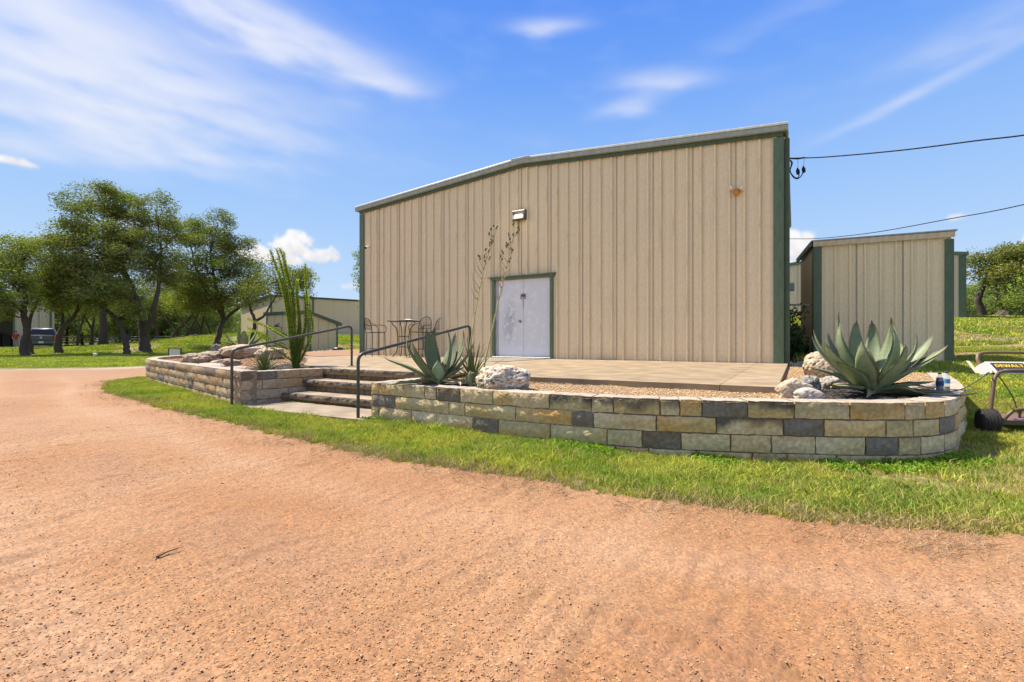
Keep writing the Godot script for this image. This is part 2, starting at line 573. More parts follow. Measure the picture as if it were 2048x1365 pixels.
func build_land() -> void:
	var grain := grit(1024, 60000, 1.3, 7.0, 0.70, 1.0, 0.04, 2.0, 11)
	var m_road := mat("gravel dirt", Color.WHITE, 0.95, grain[0], grain[1], Vector3(0.9, 0.9, 0.9), 0.75)
	m_road.detail_enabled = false
	mat("pebble", Color.WHITE, 0.9)
	var chips := grit(512, 3200, 5.0, 13.0, 0.45, 1.0, 0.06, 3.0, 12)
	mat("bed", Color.WHITE, 0.95, chips[0], chips[1], Vector3(1.6, 1.6, 1.6), 1.2)
	mat("soil", Color.WHITE, 1.0, tex_noise(0.02, 0.55, 1.0, 5, 512, 5), tex_normal(0.03, 6.0, 5, 512, 6), Vector3(0.7, 0.7, 0.7), 1.0)
	var conc := tex_noise(0.006, 0.74, 1.0, 6, 1024, 8)
	mat("concrete", Color.WHITE, 0.85, conc, tex_normal(0.12, 1.2, 3, 512, 9), Vector3(0.31, 0.31, 0.31), 0.12)
	# ground: one sheet out to the horizon, finer near the camera
	var xs := []
	for q in [[-420.0, -120.0, 30.0], [-110.0, -50.0, 6.0], [-48.0, -22.0, 2.0], [-21.0, 16.0, 0.4], [17.0, 45.0, 2.0], [50.0, 110.0, 8.0], [130.0, 420.0, 30.0]]:
		xs.append_array(steps_list(q[0], q[1], q[2]))
	var ds := []
	for q in [[-60.0, -10.0, 10.0], [-8.0, -1.0, 1.0], [-0.6, 35.0, 0.4], [36.0, 80.0, 1.5], [85.0, 160.0, 6.0], [180.0, 620.0, 30.0]]:
		ds.append_array(steps_list(q[0], q[1], q[2]))
	struct("ground", sheet(xs, ds, "ground", PackedVector2Array()), M["soil"])
	# the gravel drive: fine where the camera is close
	var near := PackedVector2Array()
	var box := PackedVector2Array([Vector2(-4.6, 0.8), Vector2(4.6, 0.8), Vector2(4.6, 5.8), Vector2(-4.6, 5.8)])
	for pl in Geometry2D.intersect_polygons(road_poly, box):
		if pl.size() > near.size():
			near = pl
	struct("gravel_drive", sheet(steps_list(-4.6, 4.6, 0.022), steps_list(0.8, 5.8, 0.022), "road", near), m_road)
	# coarse sheets keep clear of the fine one
	var keep2 := Geometry2D.clip_polygons(road_poly, box)
	var xs2 := steps_list(-13.8, 16.0, 0.1)
	var ds2 := steps_list(-2.0, 19.4, 0.1)
	for pl in keep2:
		if Geometry2D.is_polygon_clockwise(pl) and keep2.size() > 1 and pl.size() == 4:
			continue
		var sh := sheet(xs2, ds2, "road", pl)
		if sh.ix.size() > 0:
			struct("gravel_drive", sh, m_road)
		var sh2 := sheet(steps_list(-45.0, -13.8, 0.3), steps_list(-8.0, 34.0, 0.3), "road", pl)
		if sh2.ix.size() > 0:
			struct("gravel_drive", sh2, m_road)
		var sh3 := sheet(steps_list(-13.8, 3.0, 0.3), steps_list(19.4, 34.0, 0.3), "road", pl)
		if sh3.ix.size() > 0:
			struct("gravel_drive", sh3, m_road)
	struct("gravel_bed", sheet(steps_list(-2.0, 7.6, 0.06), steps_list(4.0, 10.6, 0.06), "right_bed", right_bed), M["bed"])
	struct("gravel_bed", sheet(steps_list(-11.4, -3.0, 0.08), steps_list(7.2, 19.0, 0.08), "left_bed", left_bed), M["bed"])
	# concrete patio cast in bays, with open joints between them
	var du := Vector2(0.865, -0.502)
	var dv := Vector2(0.502, 0.865)
	var o0 := Vector2(-3.33, 8.59)
	for i in range(-2, 4):
		for j in 3:
			var a := o0 + du * (i * 2.36 - 0.6) + dv * (j * 3.05)
			var bay := PackedVector2Array([a + du * 0.003 + dv * 0.003, a + du * 2.357 + dv * 0.003, a + du * 2.357 + dv * 3.047, a + du * 0.003 + dv * 3.047])
			for pl in Geometry2D.intersect_polygons(slab_poly, bay):
				var b := MB.new()
				var pts := []
				for q in pl:
					pts.append(Vector3(q.x, 0.42, -q.y))
				var tone := R(0.94, 1.05)
				b.prism(pts, Vector3(0, 0.10, 0), Color(0.36 * tone, 0.265 * tone, 0.158 * tone))
				struct("concrete_patio", b, M["concrete"])
	var grey_patch := MB.new()  # thin flat piece before the door, greyer and darker than the patio bays
	var rp := []
	for q in [Vector2(-0.62, 13.95), Vector2(-0.95, 12.6), Vector2(-0.7, 11.5), Vector2(-0.2, 11.2), Vector2(0.95, 12.95)]:
		rp.append(Vector3(q.x, 0.521, -q.y))
	grey_patch.prism(rp, Vector3(0, 0.010, 0), Color(0.30, 0.265, 0.20))
	struct("door_ramp", grey_patch, M["concrete"])
	var under := MB.new()
	var up := []
	for q in slab_poly:
		up.append(Vector3(q.x * 0.995, 0.0, -q.y * 0.998 - 0.02))
	var tri := Geometry2D.triangulate_polygon(slab_poly)
	for q in slab_poly:
		under.p(Vector3(q.x, 0.5, -q.y), Color(0.12, 0.09, 0.07))
	for i in range(0, tri.size(), 3):
		under.t(tri[i], tri[i + 1], tri[i + 2])
	struct("patio_base", under, M["soil"])
	var pb := MB.new()
	var pp := []
	for q in pad_poly:
		pp.append(Vector3(q.x, -0.1, -q.y))
	pb.prism(pp, Vector3(0, 0.125, 0), Color(0.33, 0.26, 0.18))
	struct("concrete_path", pb, M["concrete"])


# ----------------------------------------------------------------  stone planter walls and steps
func along(line: Array, cum: PackedFloat32Array, s: float) -> Array:  # [point, outward normal]
	var i := clampi(cum.bsearch(s) - 1, 0, line.size() - 2)
	var t := clampf((s - cum[i]) / maxf(cum[i + 1] - cum[i], 1e-5), 0.0, 1.0)
	var a: Vector2 = line[maxi(i - 1, 0)]
	var b: Vector2 = line[mini(i + 2, line.size() - 1)]
	var tn := (b - a).normalized()
	return [(line[i] as Vector2).lerp(line[i + 1], t), tn]


func stone_mesh(line: Array, cum: PackedFloat32Array, side: float, s0: float, s1: float, y0: float, y1: float, rough: float, deep: float, k: Color, stain: float, fine := 0) -> MB:
	var b := MB.new()
	var nu := clampi(int((s1 - s0) / 0.06), 2, 9)
	var nv := 3
	if fine > 0:
		nu = fine
		nv = 4
	var f := []
	var sd := R(0, 900)
	for j in nv + 1:
		var row := []
		for i in nu + 1:
			var u := float(i) / nu
			var w := float(j) / nv
			var s := lerpf(s0, s1, u)
			var y := lerpf(y0, y1, w)
			var pr := along(line, cum, s)
			var nn := Vector2(pr[1].y, -pr[1].x) * side
			var rim := minf(minf(u, 1.0 - u) * (s1 - s0), minf(w, 1.0 - w) * (y1 - y0))
			var disp := 0.002 + rough * S(0.0, 0.018, rim) * (0.55 + 0.9 * n2.get_noise_2d(s * 60.0 + sd, y * 75.0))
			if rim < 0.001:
				y += R(-0.004, 0.004)
				s += R(-0.004, 0.004)
				pr = along(line, cum, s)
			var q: Vector2 = pr[0] + nn * disp
			var tone := 1.0 + 0.16 * n1.get_noise_2d(s * 25.0 + sd, y * 30.0) + R(-0.04, 0.04)
			var kk := Color(k.r * tone, k.g * tone, k.b * tone * R(0.93, 1.05))
			if k.r > 0.2:
				kk = kk.lerp(Color(k.r * 0.92, k.g * 0.68, k.b * 0.38), 0.75 * S(0.05, 0.5, n1.get_noise_2d(s * 13.0 + sd * 3.0, y * 40.0)))
				kk = kk.lerp(Color(k.r * 0.82, k.g * 0.85, k.b * 0.74), 0.8 * S(0.05, 0.5, n1.get_noise_2d(s * 16.0 - sd * 2.0, y * 34.0 + 60.0)))
			if stain > 0.0:
				kk = kk.lerp(Color(0.075, 0.068, 0.06), stain * S(0.25, 0.75, w + 0.55 * n2.get_noise_2d(s * 22.0 + sd, y * 9.0)))
			row.append([Vector3(q.x, y, -q.y), kk, nn])
		f.append(row)
	var base := b.v.size()
	for row in f:
		for e in row:
			b.p(e[0], e[1])
	var w1 := nu + 1
	# orientation: outward
	var e0: Vector3 = f[0][0][0]
	var out: Vector2 = f[0][0][2]
	var flip := ((f[0][1][0] as Vector3) - e0).cross((f[1][0][0] as Vector3) - e0).dot(Vector3(out.x, 0, -out.y)) < 0.0
	for j in nv:
		for i in nu:
			var a := base + j * w1 + i
			if flip:
				b.q(a, a + w1, a + w1 + 1, a + 1)
			else:
				b.q(a, a + 1, a + w1 + 1, a + w1)
	var mid: Vector3 = (e0 + f[nv][nu][0]) * 0.5 - Vector3(out.x, 0, -out.y) * deep * 0.5
	var pale := Color(0.50, 0.43, 0.335) * R(0.88, 1.08)
	for i in nu:
		for jj in [0, nv]:
			var a: Array = f[jj][i]
			var c2: Array = f[jj][i + 1]
			var na := Vector3(a[2].x, 0, -a[2].y) * -deep
			var nc := Vector3(c2[2].x, 0, -c2[2].y) * -deep
			b.poly([a[0], c2[0], c2[0] + nc, a[0] + na], pale if jj == nv else a[1], (a[0] as Vector3) + na * 0.5 + Vector3(0, 0.05 if jj == 0 else -0.05, 0))
	for j in nv:
		for ii in [0, nu]:
			var a: Array = f[j][ii]
			var c2: Array = f[j + 1][ii]
			var na := Vector3(a[2].x, 0, -a[2].y) * -deep
			b.poly([a[0], c2[0], c2[0] + na, a[0] + na], a[1], mid)
	return b


func stone_wall(o: Node3D, line: Array, side: float, y_top: float, hs: Array, lists: Array, dark: Array, pal: Array, rough: float, deep: float, stained := {}) -> void:
	var cum := PackedFloat32Array()
	var acc := 0.0
	for i in line.size():
		if i > 0:
			acc += (line[i] as Vector2).distance_to(line[i - 1])
		cum.push_back(acc)
	# mortar core
	var core := MB.new()
	var rings := []
	var cols := []
	for i in line.size():
		var pr := along(line, cum, minf(cum[i] + 0.001, acc))
		var nn := Vector2(pr[1].y, -pr[1].x) * side
		var a: Vector2 = line[i] - nn * 0.016
		var c2: Vector2 = line[i] - nn * (deep - 0.01)
		rings.append([Vector3(a.x, -0.35, -a.y), Vector3(a.x, y_top - 0.012, -a.y), Vector3(c2.x, y_top - 0.012, -c2.y), Vector3(c2.x, -0.35, -c2.y)])
		cols.append(Color(0.38, 0.27, 0.18))
	core.loft(rings, cols)
	part("mortar", core, M["stone"], o)
	var y1 := y_top
	for r in hs.size():
		var y0: float = y1 - hs[r]
		var bs: Array = lists[r].duplicate()
		while bs[-1] < acc - 0.3:
			bs.append(minf(bs[-1] + R(0.3, 0.62), acc))
		bs[-1] = acc
		for i in bs.size() - 1:
			if bs[i + 1] - bs[i] < 0.04:
				continue
			var k: Color = pal[rng.randi() % pal.size()]
			var isdark: bool = i in dark[r]
			if isdark:
				k = pal[0].lerp(Color(0.215, 0.195, 0.175), 0.9)
			var st: float = stained.get(r * 100 + i, 0.0)
			if st == 0.0 and not isdark and rng.randf() < 0.15:
				st = R(0.1, 0.3)
			part("stone", stone_mesh(line, cum, side, bs[i] + 0.007, bs[i + 1] - 0.007, y0 + 0.006, y1 - (0.0 if r == 0 else 0.006), rough * R(0.7, 1.25), deep if r == 0 else 0.1, k, st), M["stone"], o)
		y1 = y0


func build_walls() -> void:
	mat("stone", Color.WHITE, 0.92, tex_noise(0.016, 0.72, 1.0, 4, 512, 21), tex_normal(0.02, 9.0, 3, 512, 22), Vector3(2.0, 2.0, 2.0), 0.9)
	rng.seed = 5
	var pal := [Color(0.80, 0.61, 0.33), Color(0.81, 0.65, 0.39), Color(0.79, 0.58, 0.28), Color(0.74, 0.60, 0.33), Color(0.77, 0.53, 0.23), Color(0.83, 0.67, 0.42), Color(0.78, 0.62, 0.36)]
	var w := thing("planter_wall", "long curved limestone block planter wall on the right with scattered charcoal stones", "retaining wall")
	stone_wall(w, right_line, 1.0, 0.47, [0.15, 0.148, 0.155, 0.16, 0.15], [
		[0.0, 0.14, 0.95, 1.13, 1.48, 1.92, 2.58, 3.02, 3.23, 3.65, 3.82, 4.01, 4.39, 4.78, 5.23, 5.7, 5.91, 6.19, 6.6, 7.14],
		[0.0, 0.44, 1.32, 1.55, 2.2, 2.82, 3.04, 3.62, 4.13, 4.69, 5.02, 5.53, 5.78, 6.1, 6.49, 6.9, 7.3],
		[0.0, 0.14, 0.73, 1.13, 1.66, 1.99, 2.59, 3.17, 3.49, 3.83, 4.25, 4.59, 4.95, 5.36, 5.64, 5.86, 6.19, 6.53, 7.0],
		[0.0, 0.53, 1.34, 2.07, 2.59, 3.25, 3.55, 3.96, 4.43, 4.72, 5.12, 5.53, 5.81, 6.38, 6.8], [0.0, 0.6]],
		[[3, 11], [0, 5, 9, 13], [4, 8, 13], [], []], pal, 0.022, 0.24, {6: 0.9, 7: 0.9, 8: 0.75, 9: 0.85, 12: 0.95, 108: 0.9, 2: 0.2, 14: 0.25})
	var palL := [Color(0.56, 0.39, 0.22), Color(0.59, 0.43, 0.27), Color(0.54, 0.37, 0.21), Color(0.60, 0.46, 0.31), Color(0.52, 0.36, 0.19)]
	var w2 := thing("planter_wall", "curved tan limestone planter wall left of the steps, smooth pale cap", "retaining wall")
	stone_wall(w2, left_line, -1.0, 0.52, [0.135, 0.155, 0.155, 0.155, 0.15], [
		[0.0, 0.7, 1.34, 1.98, 2.89, 4.19, 4.83, 6.64, 7.67], [0.0, 0.27, 0.89, 1.66, 2.5, 3.29, 4.01, 4.7, 5.4, 6.03, 6.8, 7.67],
		[0.0, 0.65, 1.28, 1.91, 2.75, 3.1, 3.88, 4.67, 5.16, 5.8, 6.27, 6.9, 7.67], [0.0, 1.05, 2.27, 3.32, 4.15, 5.16], [0.0, 0.5]],
		[[2, 5], [10], [4, 8], [], []], palL, 0.02, 0.24, {0: 0.5, 3: 0.3, 6: 0.8})
	var inner := []
	for i in range(60, left_line.size()):
		var pr: Vector2 = (left_line[mini(i + 1, left_line.size() - 1)] - left_line[i - 1]).normalized()
		inner.append(left_line[i] + Vector2(pr.y, -pr.x) * 0.245)
	stone_wall(w2, inner, 1.0, 0.519, [0.135], [[0.0, 0.5]], [[2]], palL, 0.02, 0.03)
	var cap := MB.new()
	var crs := []
	var ccs := []
	for i in range(0, left_line.size()):
		var pr: Vector2 = (left_line[mini(i + 1, left_line.size() - 1)] - left_line[maxi(i - 1, 0)]).normalized()
		var nn := Vector2(pr.y, -pr.x)
		var o1: Vector2 = left_line[i] + nn * 0.006
		var o2: Vector2 = left_line[i] + nn * 0.245
		crs.append([Vector3(o1.x, 0.519, -o1.y), Vector3(o1.x + nn.x * 0.02, 0.536, -o1.y - nn.y * 0.02), Vector3(o2.x - nn.x * 0.02, 0.536, -o2.y + nn.y * 0.02), Vector3(o2.x, 0.519, -o2.y)])
		var tn := 1.0 + 0.12 * n2.get_noise_1d(i * 6.0)
		ccs.append(Color(0.42 * tn, 0.35 * tn, 0.27 * tn))
	cap.loft(crs, ccs)
	part("wall_cap", cap, M["concrete"], w2)
	var sideL := [Vector2(-4.160, 7.483), Vector2(-3.74, 8.033), Vector2(-3.32, 8.583)]
	stone_wall(w2, sideL, 1.0, 0.52, [0.135, 0.155, 0.155, 0.155], [[0.0, 0.55, 0.95, 1.38], [0.0, 0.32, 1.0, 1.38], [0.0, 0.75, 1.38], [0.0, 0.4, 0.9, 1.38]], [[0], [], [], []], palL, 0.012, 0.24)
	var sideR := [Vector2(-1.812, 6.267), Vector2(-1.512, 6.787), Vector2(-1.192, 7.337)]
	stone_wall(w, sideR, -1.0, 0.47, [0.15, 0.148, 0.155, 0.16], [[0.0, 0.4, 0.8, 1.2], [0.0, 0.6, 1.2], [0.0, 0.4, 0.8, 1.2], [0.0, 0.6, 1.2]], [[], [], [], []], pal, 0.02, 0.2)
	# steps: thick rough-edged slabs on stone risers
	var st := thing("stone_steps", "three rough-edged concrete steps between the two planter walls", "steps")
	var du := Vector2(0.865, -0.502)
	var dv := Vector2(0.502, 0.865)
	var a0 := Vector2(-3.33, 8.59)
	for k in 3:
		var y: float = 0.519 - 0.185 * k
		var v0 := -0.37 * k
		var ue := 2.42
		var us := -0.05 + (-0.06 * k)
		var fl := [a0 + du * us + dv * v0, a0 + du * ((us + ue) * 0.5) + dv * v0, a0 + du * ue + dv * v0]
		var fc := PackedFloat32Array([0.0, (ue - us) * 0.5, ue - us])
		part("step_slab", stone_mesh(fl, fc, 1.0, 0.0, ue - us, y - 0.085, y, 0.026, 0.45, Color(0.29, 0.215, 0.13), 0.75, 90), M["stone"], st)
		var top := MB.new()
		var tp := []
		for q in [[us, 0.006], [ue, 0.006], [ue, 0.44], [us, 0.44]]:
			var g: Vector2 = a0 + du * q[0] + dv * (v0 + q[1])
			tp.append(Vector3(g.x, y + 0.001, -g.y))
		if k > 0:
			top.prism(tp, Vector3(0, 0.006, 0), Color(0.36, 0.275, 0.185))
			part("step_tread", top, M["concrete"], st)
		# riser stones
		var line := [a0 + du * us + dv * (v0 + 0.05), a0 + du * ((us + ue) * 0.5) + dv * (v0 + 0.05), a0 + du * ue + dv * (v0 + 0.05)]
		var cum := PackedFloat32Array([0.0, (ue - us) * 0.5, ue - us])
		var s := 0.0
		while s < ue - us - 0.1:
			var s1 := minf(s + R(0.18, 0.34), ue - us)
			part("riser_stone", stone_mesh(line, cum, 1.0, s + 0.006, s1 - 0.006, y - 0.19, y - 0.09, 0.012, 0.12, Color(0.26, 0.20, 0.13).lerp(Color(0.36, 0.27, 0.17), rng.randf()), 0.2), M["stone"], st)
			s = s1
	# ends of the steps' fill, hidden under the slabs
	var fill := MB.new()
	for k in 3:
		var y: float = 0.40 - 0.185 * k
		var c0 := a0 + du * 1.15 + dv * (-0.37 * k + 0.36)
		fill.box(Vector3(c0.x, y - 0.3, -c0.y), Vector3(2.4, 0.6, 0.5), Color(0.1, 0.08, 0.06), Basis(Vector3.UP, -0.526))
	part("step_fill", fill, M["soil"], st)


# ---------------------------------------------------------------- sky
const EXPOSURE := 1.9


func make_sky() -> PanoramaSkyMaterial:
	var w := 2048
	var h := 1024
	var px := PackedFloat32Array()
	px.resize(w * h * 3)
	# clear-sky colour against elevation (degrees)
	var stops := [[0.0, Color(0.62, 0.78, 0.97)], [6.0, Color(0.53, 0.72, 0.97)], [12.0, Color(0.41, 0.63, 0.97)], [20.0, Color(0.285, 0.51, 0.96)], [28.0, Color(0.165, 0.38, 0.94)], [36.0, Color(0.105, 0.295, 0.91)], [55.0, Color(0.10, 0.27, 0.84)], [90.0, Color(0.09, 0.25, 0.80)]]
	# cirrus: azimuth, elevation, half length, half height (degrees), tilt, strength
	var cir := [[-41.0, 22.6, 15.0, 4.6, -5, 1.5], [-46.0, 27.5, 10.0, 2.6, -8, 1.0], [-30.0, 30.5, 12.0, 3.0, -14, 1.3], [-21.0, 29.0, 9.0, 1.9, -8, 0.8], [-14.8, 27.0, 4.0, 1.2, -2, 0.9], [-33.0, 24.0, 16.0, 5.0, -8, 0.35], [-40.2, 18.4, 10.0, 1.3, -3, 1.2], [-44.0, 16.0, 8.0, 1.6, 2, 0.6], [3.6, 32.8, 4.0, 0.8, 0, 0.8], [-85.0, 40.0, 18.0, 7.0, -10, 1.2], [-150.0, 58.0, 30.0, 9.0, 5, 1.2], [130.0, 55.0, 26.0, 8.0, -5, 1.2], [16.9, 27.0, 5.0, 1.3, -5, 0.7], [13.1, 25.0, 3.6, 1.0, 8, 0.6],
		[40.3, 21.5, 8.5, 0.6, 17, 0.5], [43.8, 24.7, 7.0, 1.6, 10, 0.35], [-32.6, 16.2, 5.5, 0.8, -3, 0.5], [30.0, 30.5, 9.0, 1.2, 12, 0.12], [75.0, 24.0, 14.0, 3.0, 8, 0.6], [-80.0, 30.0, 14.0, 4.0, -8, 0.7], [130.0, 26.0, 30.0, 7.0, 5, 1.4], [-140.0, 24.0, 30.0, 8.0, -5, 1.5], [175.0, 40.0, 34.0, 9.0, 3, 1.6], [-175.0, 18.0, 26.0, 5.0, 3, 1.2], [-110.0, 34.0, 24.0, 8.0, -6, 1.4]]  # the large banks behind the camera are added to brighten the shaded wall
	# fair-weather cumulus low over the trees
	var cum := [[-26.0, 8.6, 3.6, 1.3, 1.0], [-24.3, 9.9, 2.4, 1.9, 1.0], [-21.3, 9.2, 1.9, 1.3, 0.9], [-28.0, 9.0, 2.0, 1.0, 0.8], [-45.8, 14.4, 1.5, 0.55, 0.95], [30.1, 9.2, 1.9, 2.4, 1.0], [28.0, 8.0, 2.4, 1.6, 0.9], [42.4, 10.6, 0.9, 0.35, 0.6], [-17.0, 6.0, 3.0, 0.6, 0.4], [-38.0, 10.5, 2.0, 0.8, 0.5],
		[48.0, 8.0, 2.0, 1.2, 0.9], [70.0, 10.0, 5.0, 2.0, 0.9], [110.0, 9.0, 5.0, 2.2, 0.9], [-70.0, 11.0, 5.0, 2.0, 0.9], [-120.0, 9.0, 6.0, 2.0, 0.9], [160.0, 10.0, 5.0, 2.0, 0.9]]
	var a := FastNoiseLite.new()
	a.seed = 4
	a.noise_type = FastNoiseLite.TYPE_SIMPLEX_SMOOTH
	a.frequency = 0.05
	a.fractal_octaves = 5
	var si := 0
	for j in h:
		var el := 90.0 - (j + 0.5) * 180.0 / h
		var e2 := maxf(el, 0.0)
		si = 0
		while si < stops.size() - 2 and e2 > stops[si + 1][0]:
			si += 1
		var base: Color = (stops[si][1] as Color).lerp(stops[si + 1][1], clampf((e2 - stops[si][0]) / (stops[si + 1][0] - stops[si][0]), 0.0, 1.0))
		var rowc := []
		for q in cir:
			if absf(el - q[1]) < q[3] * 2.5 + q[2] * 0.4:
				rowc.append(q)
		var rowk := []
		for q in cum:
			if absf(el - q[1]) < q[3] * 2.2:
				rowk.append(q)
		for i in w:
			var o := (j * w + i) * 3
			var k := base
			if el > 0.0:
				var az := wrapf((i + 0.5) * 360.0 / w, -180.0, 180.0)
				var cv := 0.0
				var s1 := a.get_noise_2d(az * 2.0 + el * 1.5, el * 7.0)
				if el > 13.0:
					cv = 0.07 * maxf(0.0, s1) * S(13.0, 20.0, el)
				for q in rowc:
					var dx: float = wrapf(az - q[0], -180.0, 180.0) * cos(deg_to_rad(el))
					if absf(dx) > q[2] * 2.4:
						continue
					var dy: float = el - q[1]
					var r := deg_to_rad(q[5 - 1])
					var u: float = (dx * cos(r) + dy * sin(r)) / q[2]
					var v: float = (dy * cos(r) - dx * sin(r)) / q[3] + 0.5 * s1
					var g := exp(-1.6 * (u * u + v * v))
					var fib := a.get_noise_2d((dx * cos(r) + dy * sin(r)) * 2.2 + q[0], (dy * cos(r) - dx * sin(r)) * 9.0)
					cv += q[5] * g * clampf(0.70 + 0.36 * fib + 0.5 * s1, 0.0, 1.0)
				cv = 1.0 - exp(-1.15 * cv)
				k = k.lerp(Color(0.86, 0.88, 0.97), clampf(cv, 0.0, 0.85))
				var ca := sin(deg_to_rad(el)) * 0.848 + cos(deg_to_rad(el)) * 0.530 * cos(deg_to_rad(az + 61.8))
				var gl := exp(-(1.0 - ca) / 0.035) * 1.1 + exp(-(1.0 - ca) / 0.12) * 0.08  # the pale glow round the sun
				k = Color(k.r + gl, k.g + gl * 0.97, k.b + gl * 0.85)
				for q in rowk:
					var dx: float = wrapf(az - q[0], -180.0, 180.0)
					if absf(dx) > q[2] * 2.0:
						continue
					var u: float = dx / q[2]
					var v: float = (el - q[1]) / q[3]
					if v < 0.0:
						v *= 1.9
					var f := a.get_noise_2d(az * 11.0, el * 13.0)
					var g := 1.0 - (u * u + v * v) + 0.9 * f
					var al: float = S(0.0, 0.55, g) * q[4]
					var sh := 0.83 + 0.17 * clampf(0.5 + 0.6 * v - 0.3 * u + 0.8 * a.get_noise_2d(az * 16.0 + 40.0, el * 18.0), 0.0, 1.0)
					k = k.lerp(Color(sh, sh * 0.985, sh * 1.0), al)
			px[o] = k.r / EXPOSURE
			px[o + 1] = k.g / EXPOSURE
			px[o + 2] = k.b / EXPOSURE
	var im := Image.create_from_data(w, h, false, Image.FORMAT_RGBF, px.to_byte_array())
	var m := PanoramaSkyMaterial.new()
	m.panorama = ImageTexture.create_from_image(im)
	return m


# ---------------------------------------------------------------- metal buildings
const TAN := Color(0.865, 0.70, 0.445)
const GREEN := Color(0.14, 0.195, 0.112)
const GREENL := Color(0.42, 0.45, 0.35)


func panel(width: float, bot: float, top_l: float, top_r: float, pitch: float, ribs: int, rows: int, k: Color, high := 0.032, weather_shade := 1.0, seed_x := 0.0) -> MB:  # ribbed sheet in the plane z = 0, ribs towards +z
	var xs := []
	for r in ribs:
		var c := pitch * (r + 0.5)
		for q in [[-0.034, 0.0], [-0.016, high], [0.016, high], [0.034, 0.0], [0.084, 0.0], [0.092, 0.005], [0.106, 0.005], [0.114, 0.0], [0.19, 0.0], [0.198, 0.005], [0.212, 0.005], [0.22, 0.0]]:
			xs.append([c + q[0] * pitch / 0.305, q[1]])
	xs.push_front([0.0, 0.0])
	if xs[-1][0] < width:
		xs.append([width, 0.0])
	xs = xs.filter(func(e): return e[0] <= width + 1e-4)
	var b := MB.new()
	var n := xs.size()
	for s in n - 1:  # every fold keeps its edge
		for j in rows + 1:
			for e in 2:
				var q: Array = xs[s + e]
				var t := float(j) / rows
				var y := lerpf(bot, lerpf(top_l, top_r, q[0] / width), t)
				var wx: float = q[0] + seed_x
				var kk := k
				if weather_shade > 0.0:
					var g := n1.get_noise_2d(wx * 60.0, y * 2.2) * 0.22 + n2.get_noise_2d(wx * 12.0, y * 9.0) * 0.35 + n1.get_noise_2d(wx * 7.0 + 300.0, y * 6.0) * 0.4
					var tone := 1.0 + 0.085 * g * weather_shade * 0.7
					kk = Color(k.r * tone, k.g * tone * (1.0 - 0.03 * g), k.b * tone * (1.0 - 0.05 * g))
					var dirt := S(0.3, 0.0, y - bot) * (0.35 + 0.4 * n2.get_noise_1d(wx * 30.0))
					kk = kk.lerp(Color(0.42, 0.27, 0.16), clampf(dirt, 0.0, 0.5) * weather_shade * 0.6)
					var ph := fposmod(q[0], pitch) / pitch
					if ph > 0.59 and ph < 0.86:  # shade beside the rib put into the colour, streaked by noise
						kk = kk.lerp(Color(k.r * 0.66, k.g * 0.60, k.b * 0.52), clampf(0.62 + 0.25 * n2.get_noise_2d(wx * 30.0, y * 6.0), 0.0, 0.9) * weather_shade * S(0.86, 0.60, ph))
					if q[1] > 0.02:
						kk = Color(kk.r * 1.07, kk.g * 1.07, kk.b * 1.06)  # rib top lightened, a highlight painted along the fold
						var rust := S(0.18, 0.5, n2.get_noise_2d(wx * 41.0, y * 13.0)) * weather_shade
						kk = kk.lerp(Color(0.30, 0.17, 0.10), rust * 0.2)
				b.p(Vector3(q[0], y, q[1]), kk)
	for s in n - 1:
		for j in rows:
			var a := (s * (rows + 1) + j) * 2
			b.q(a, a + 1, a + 3, a + 2)
	return b


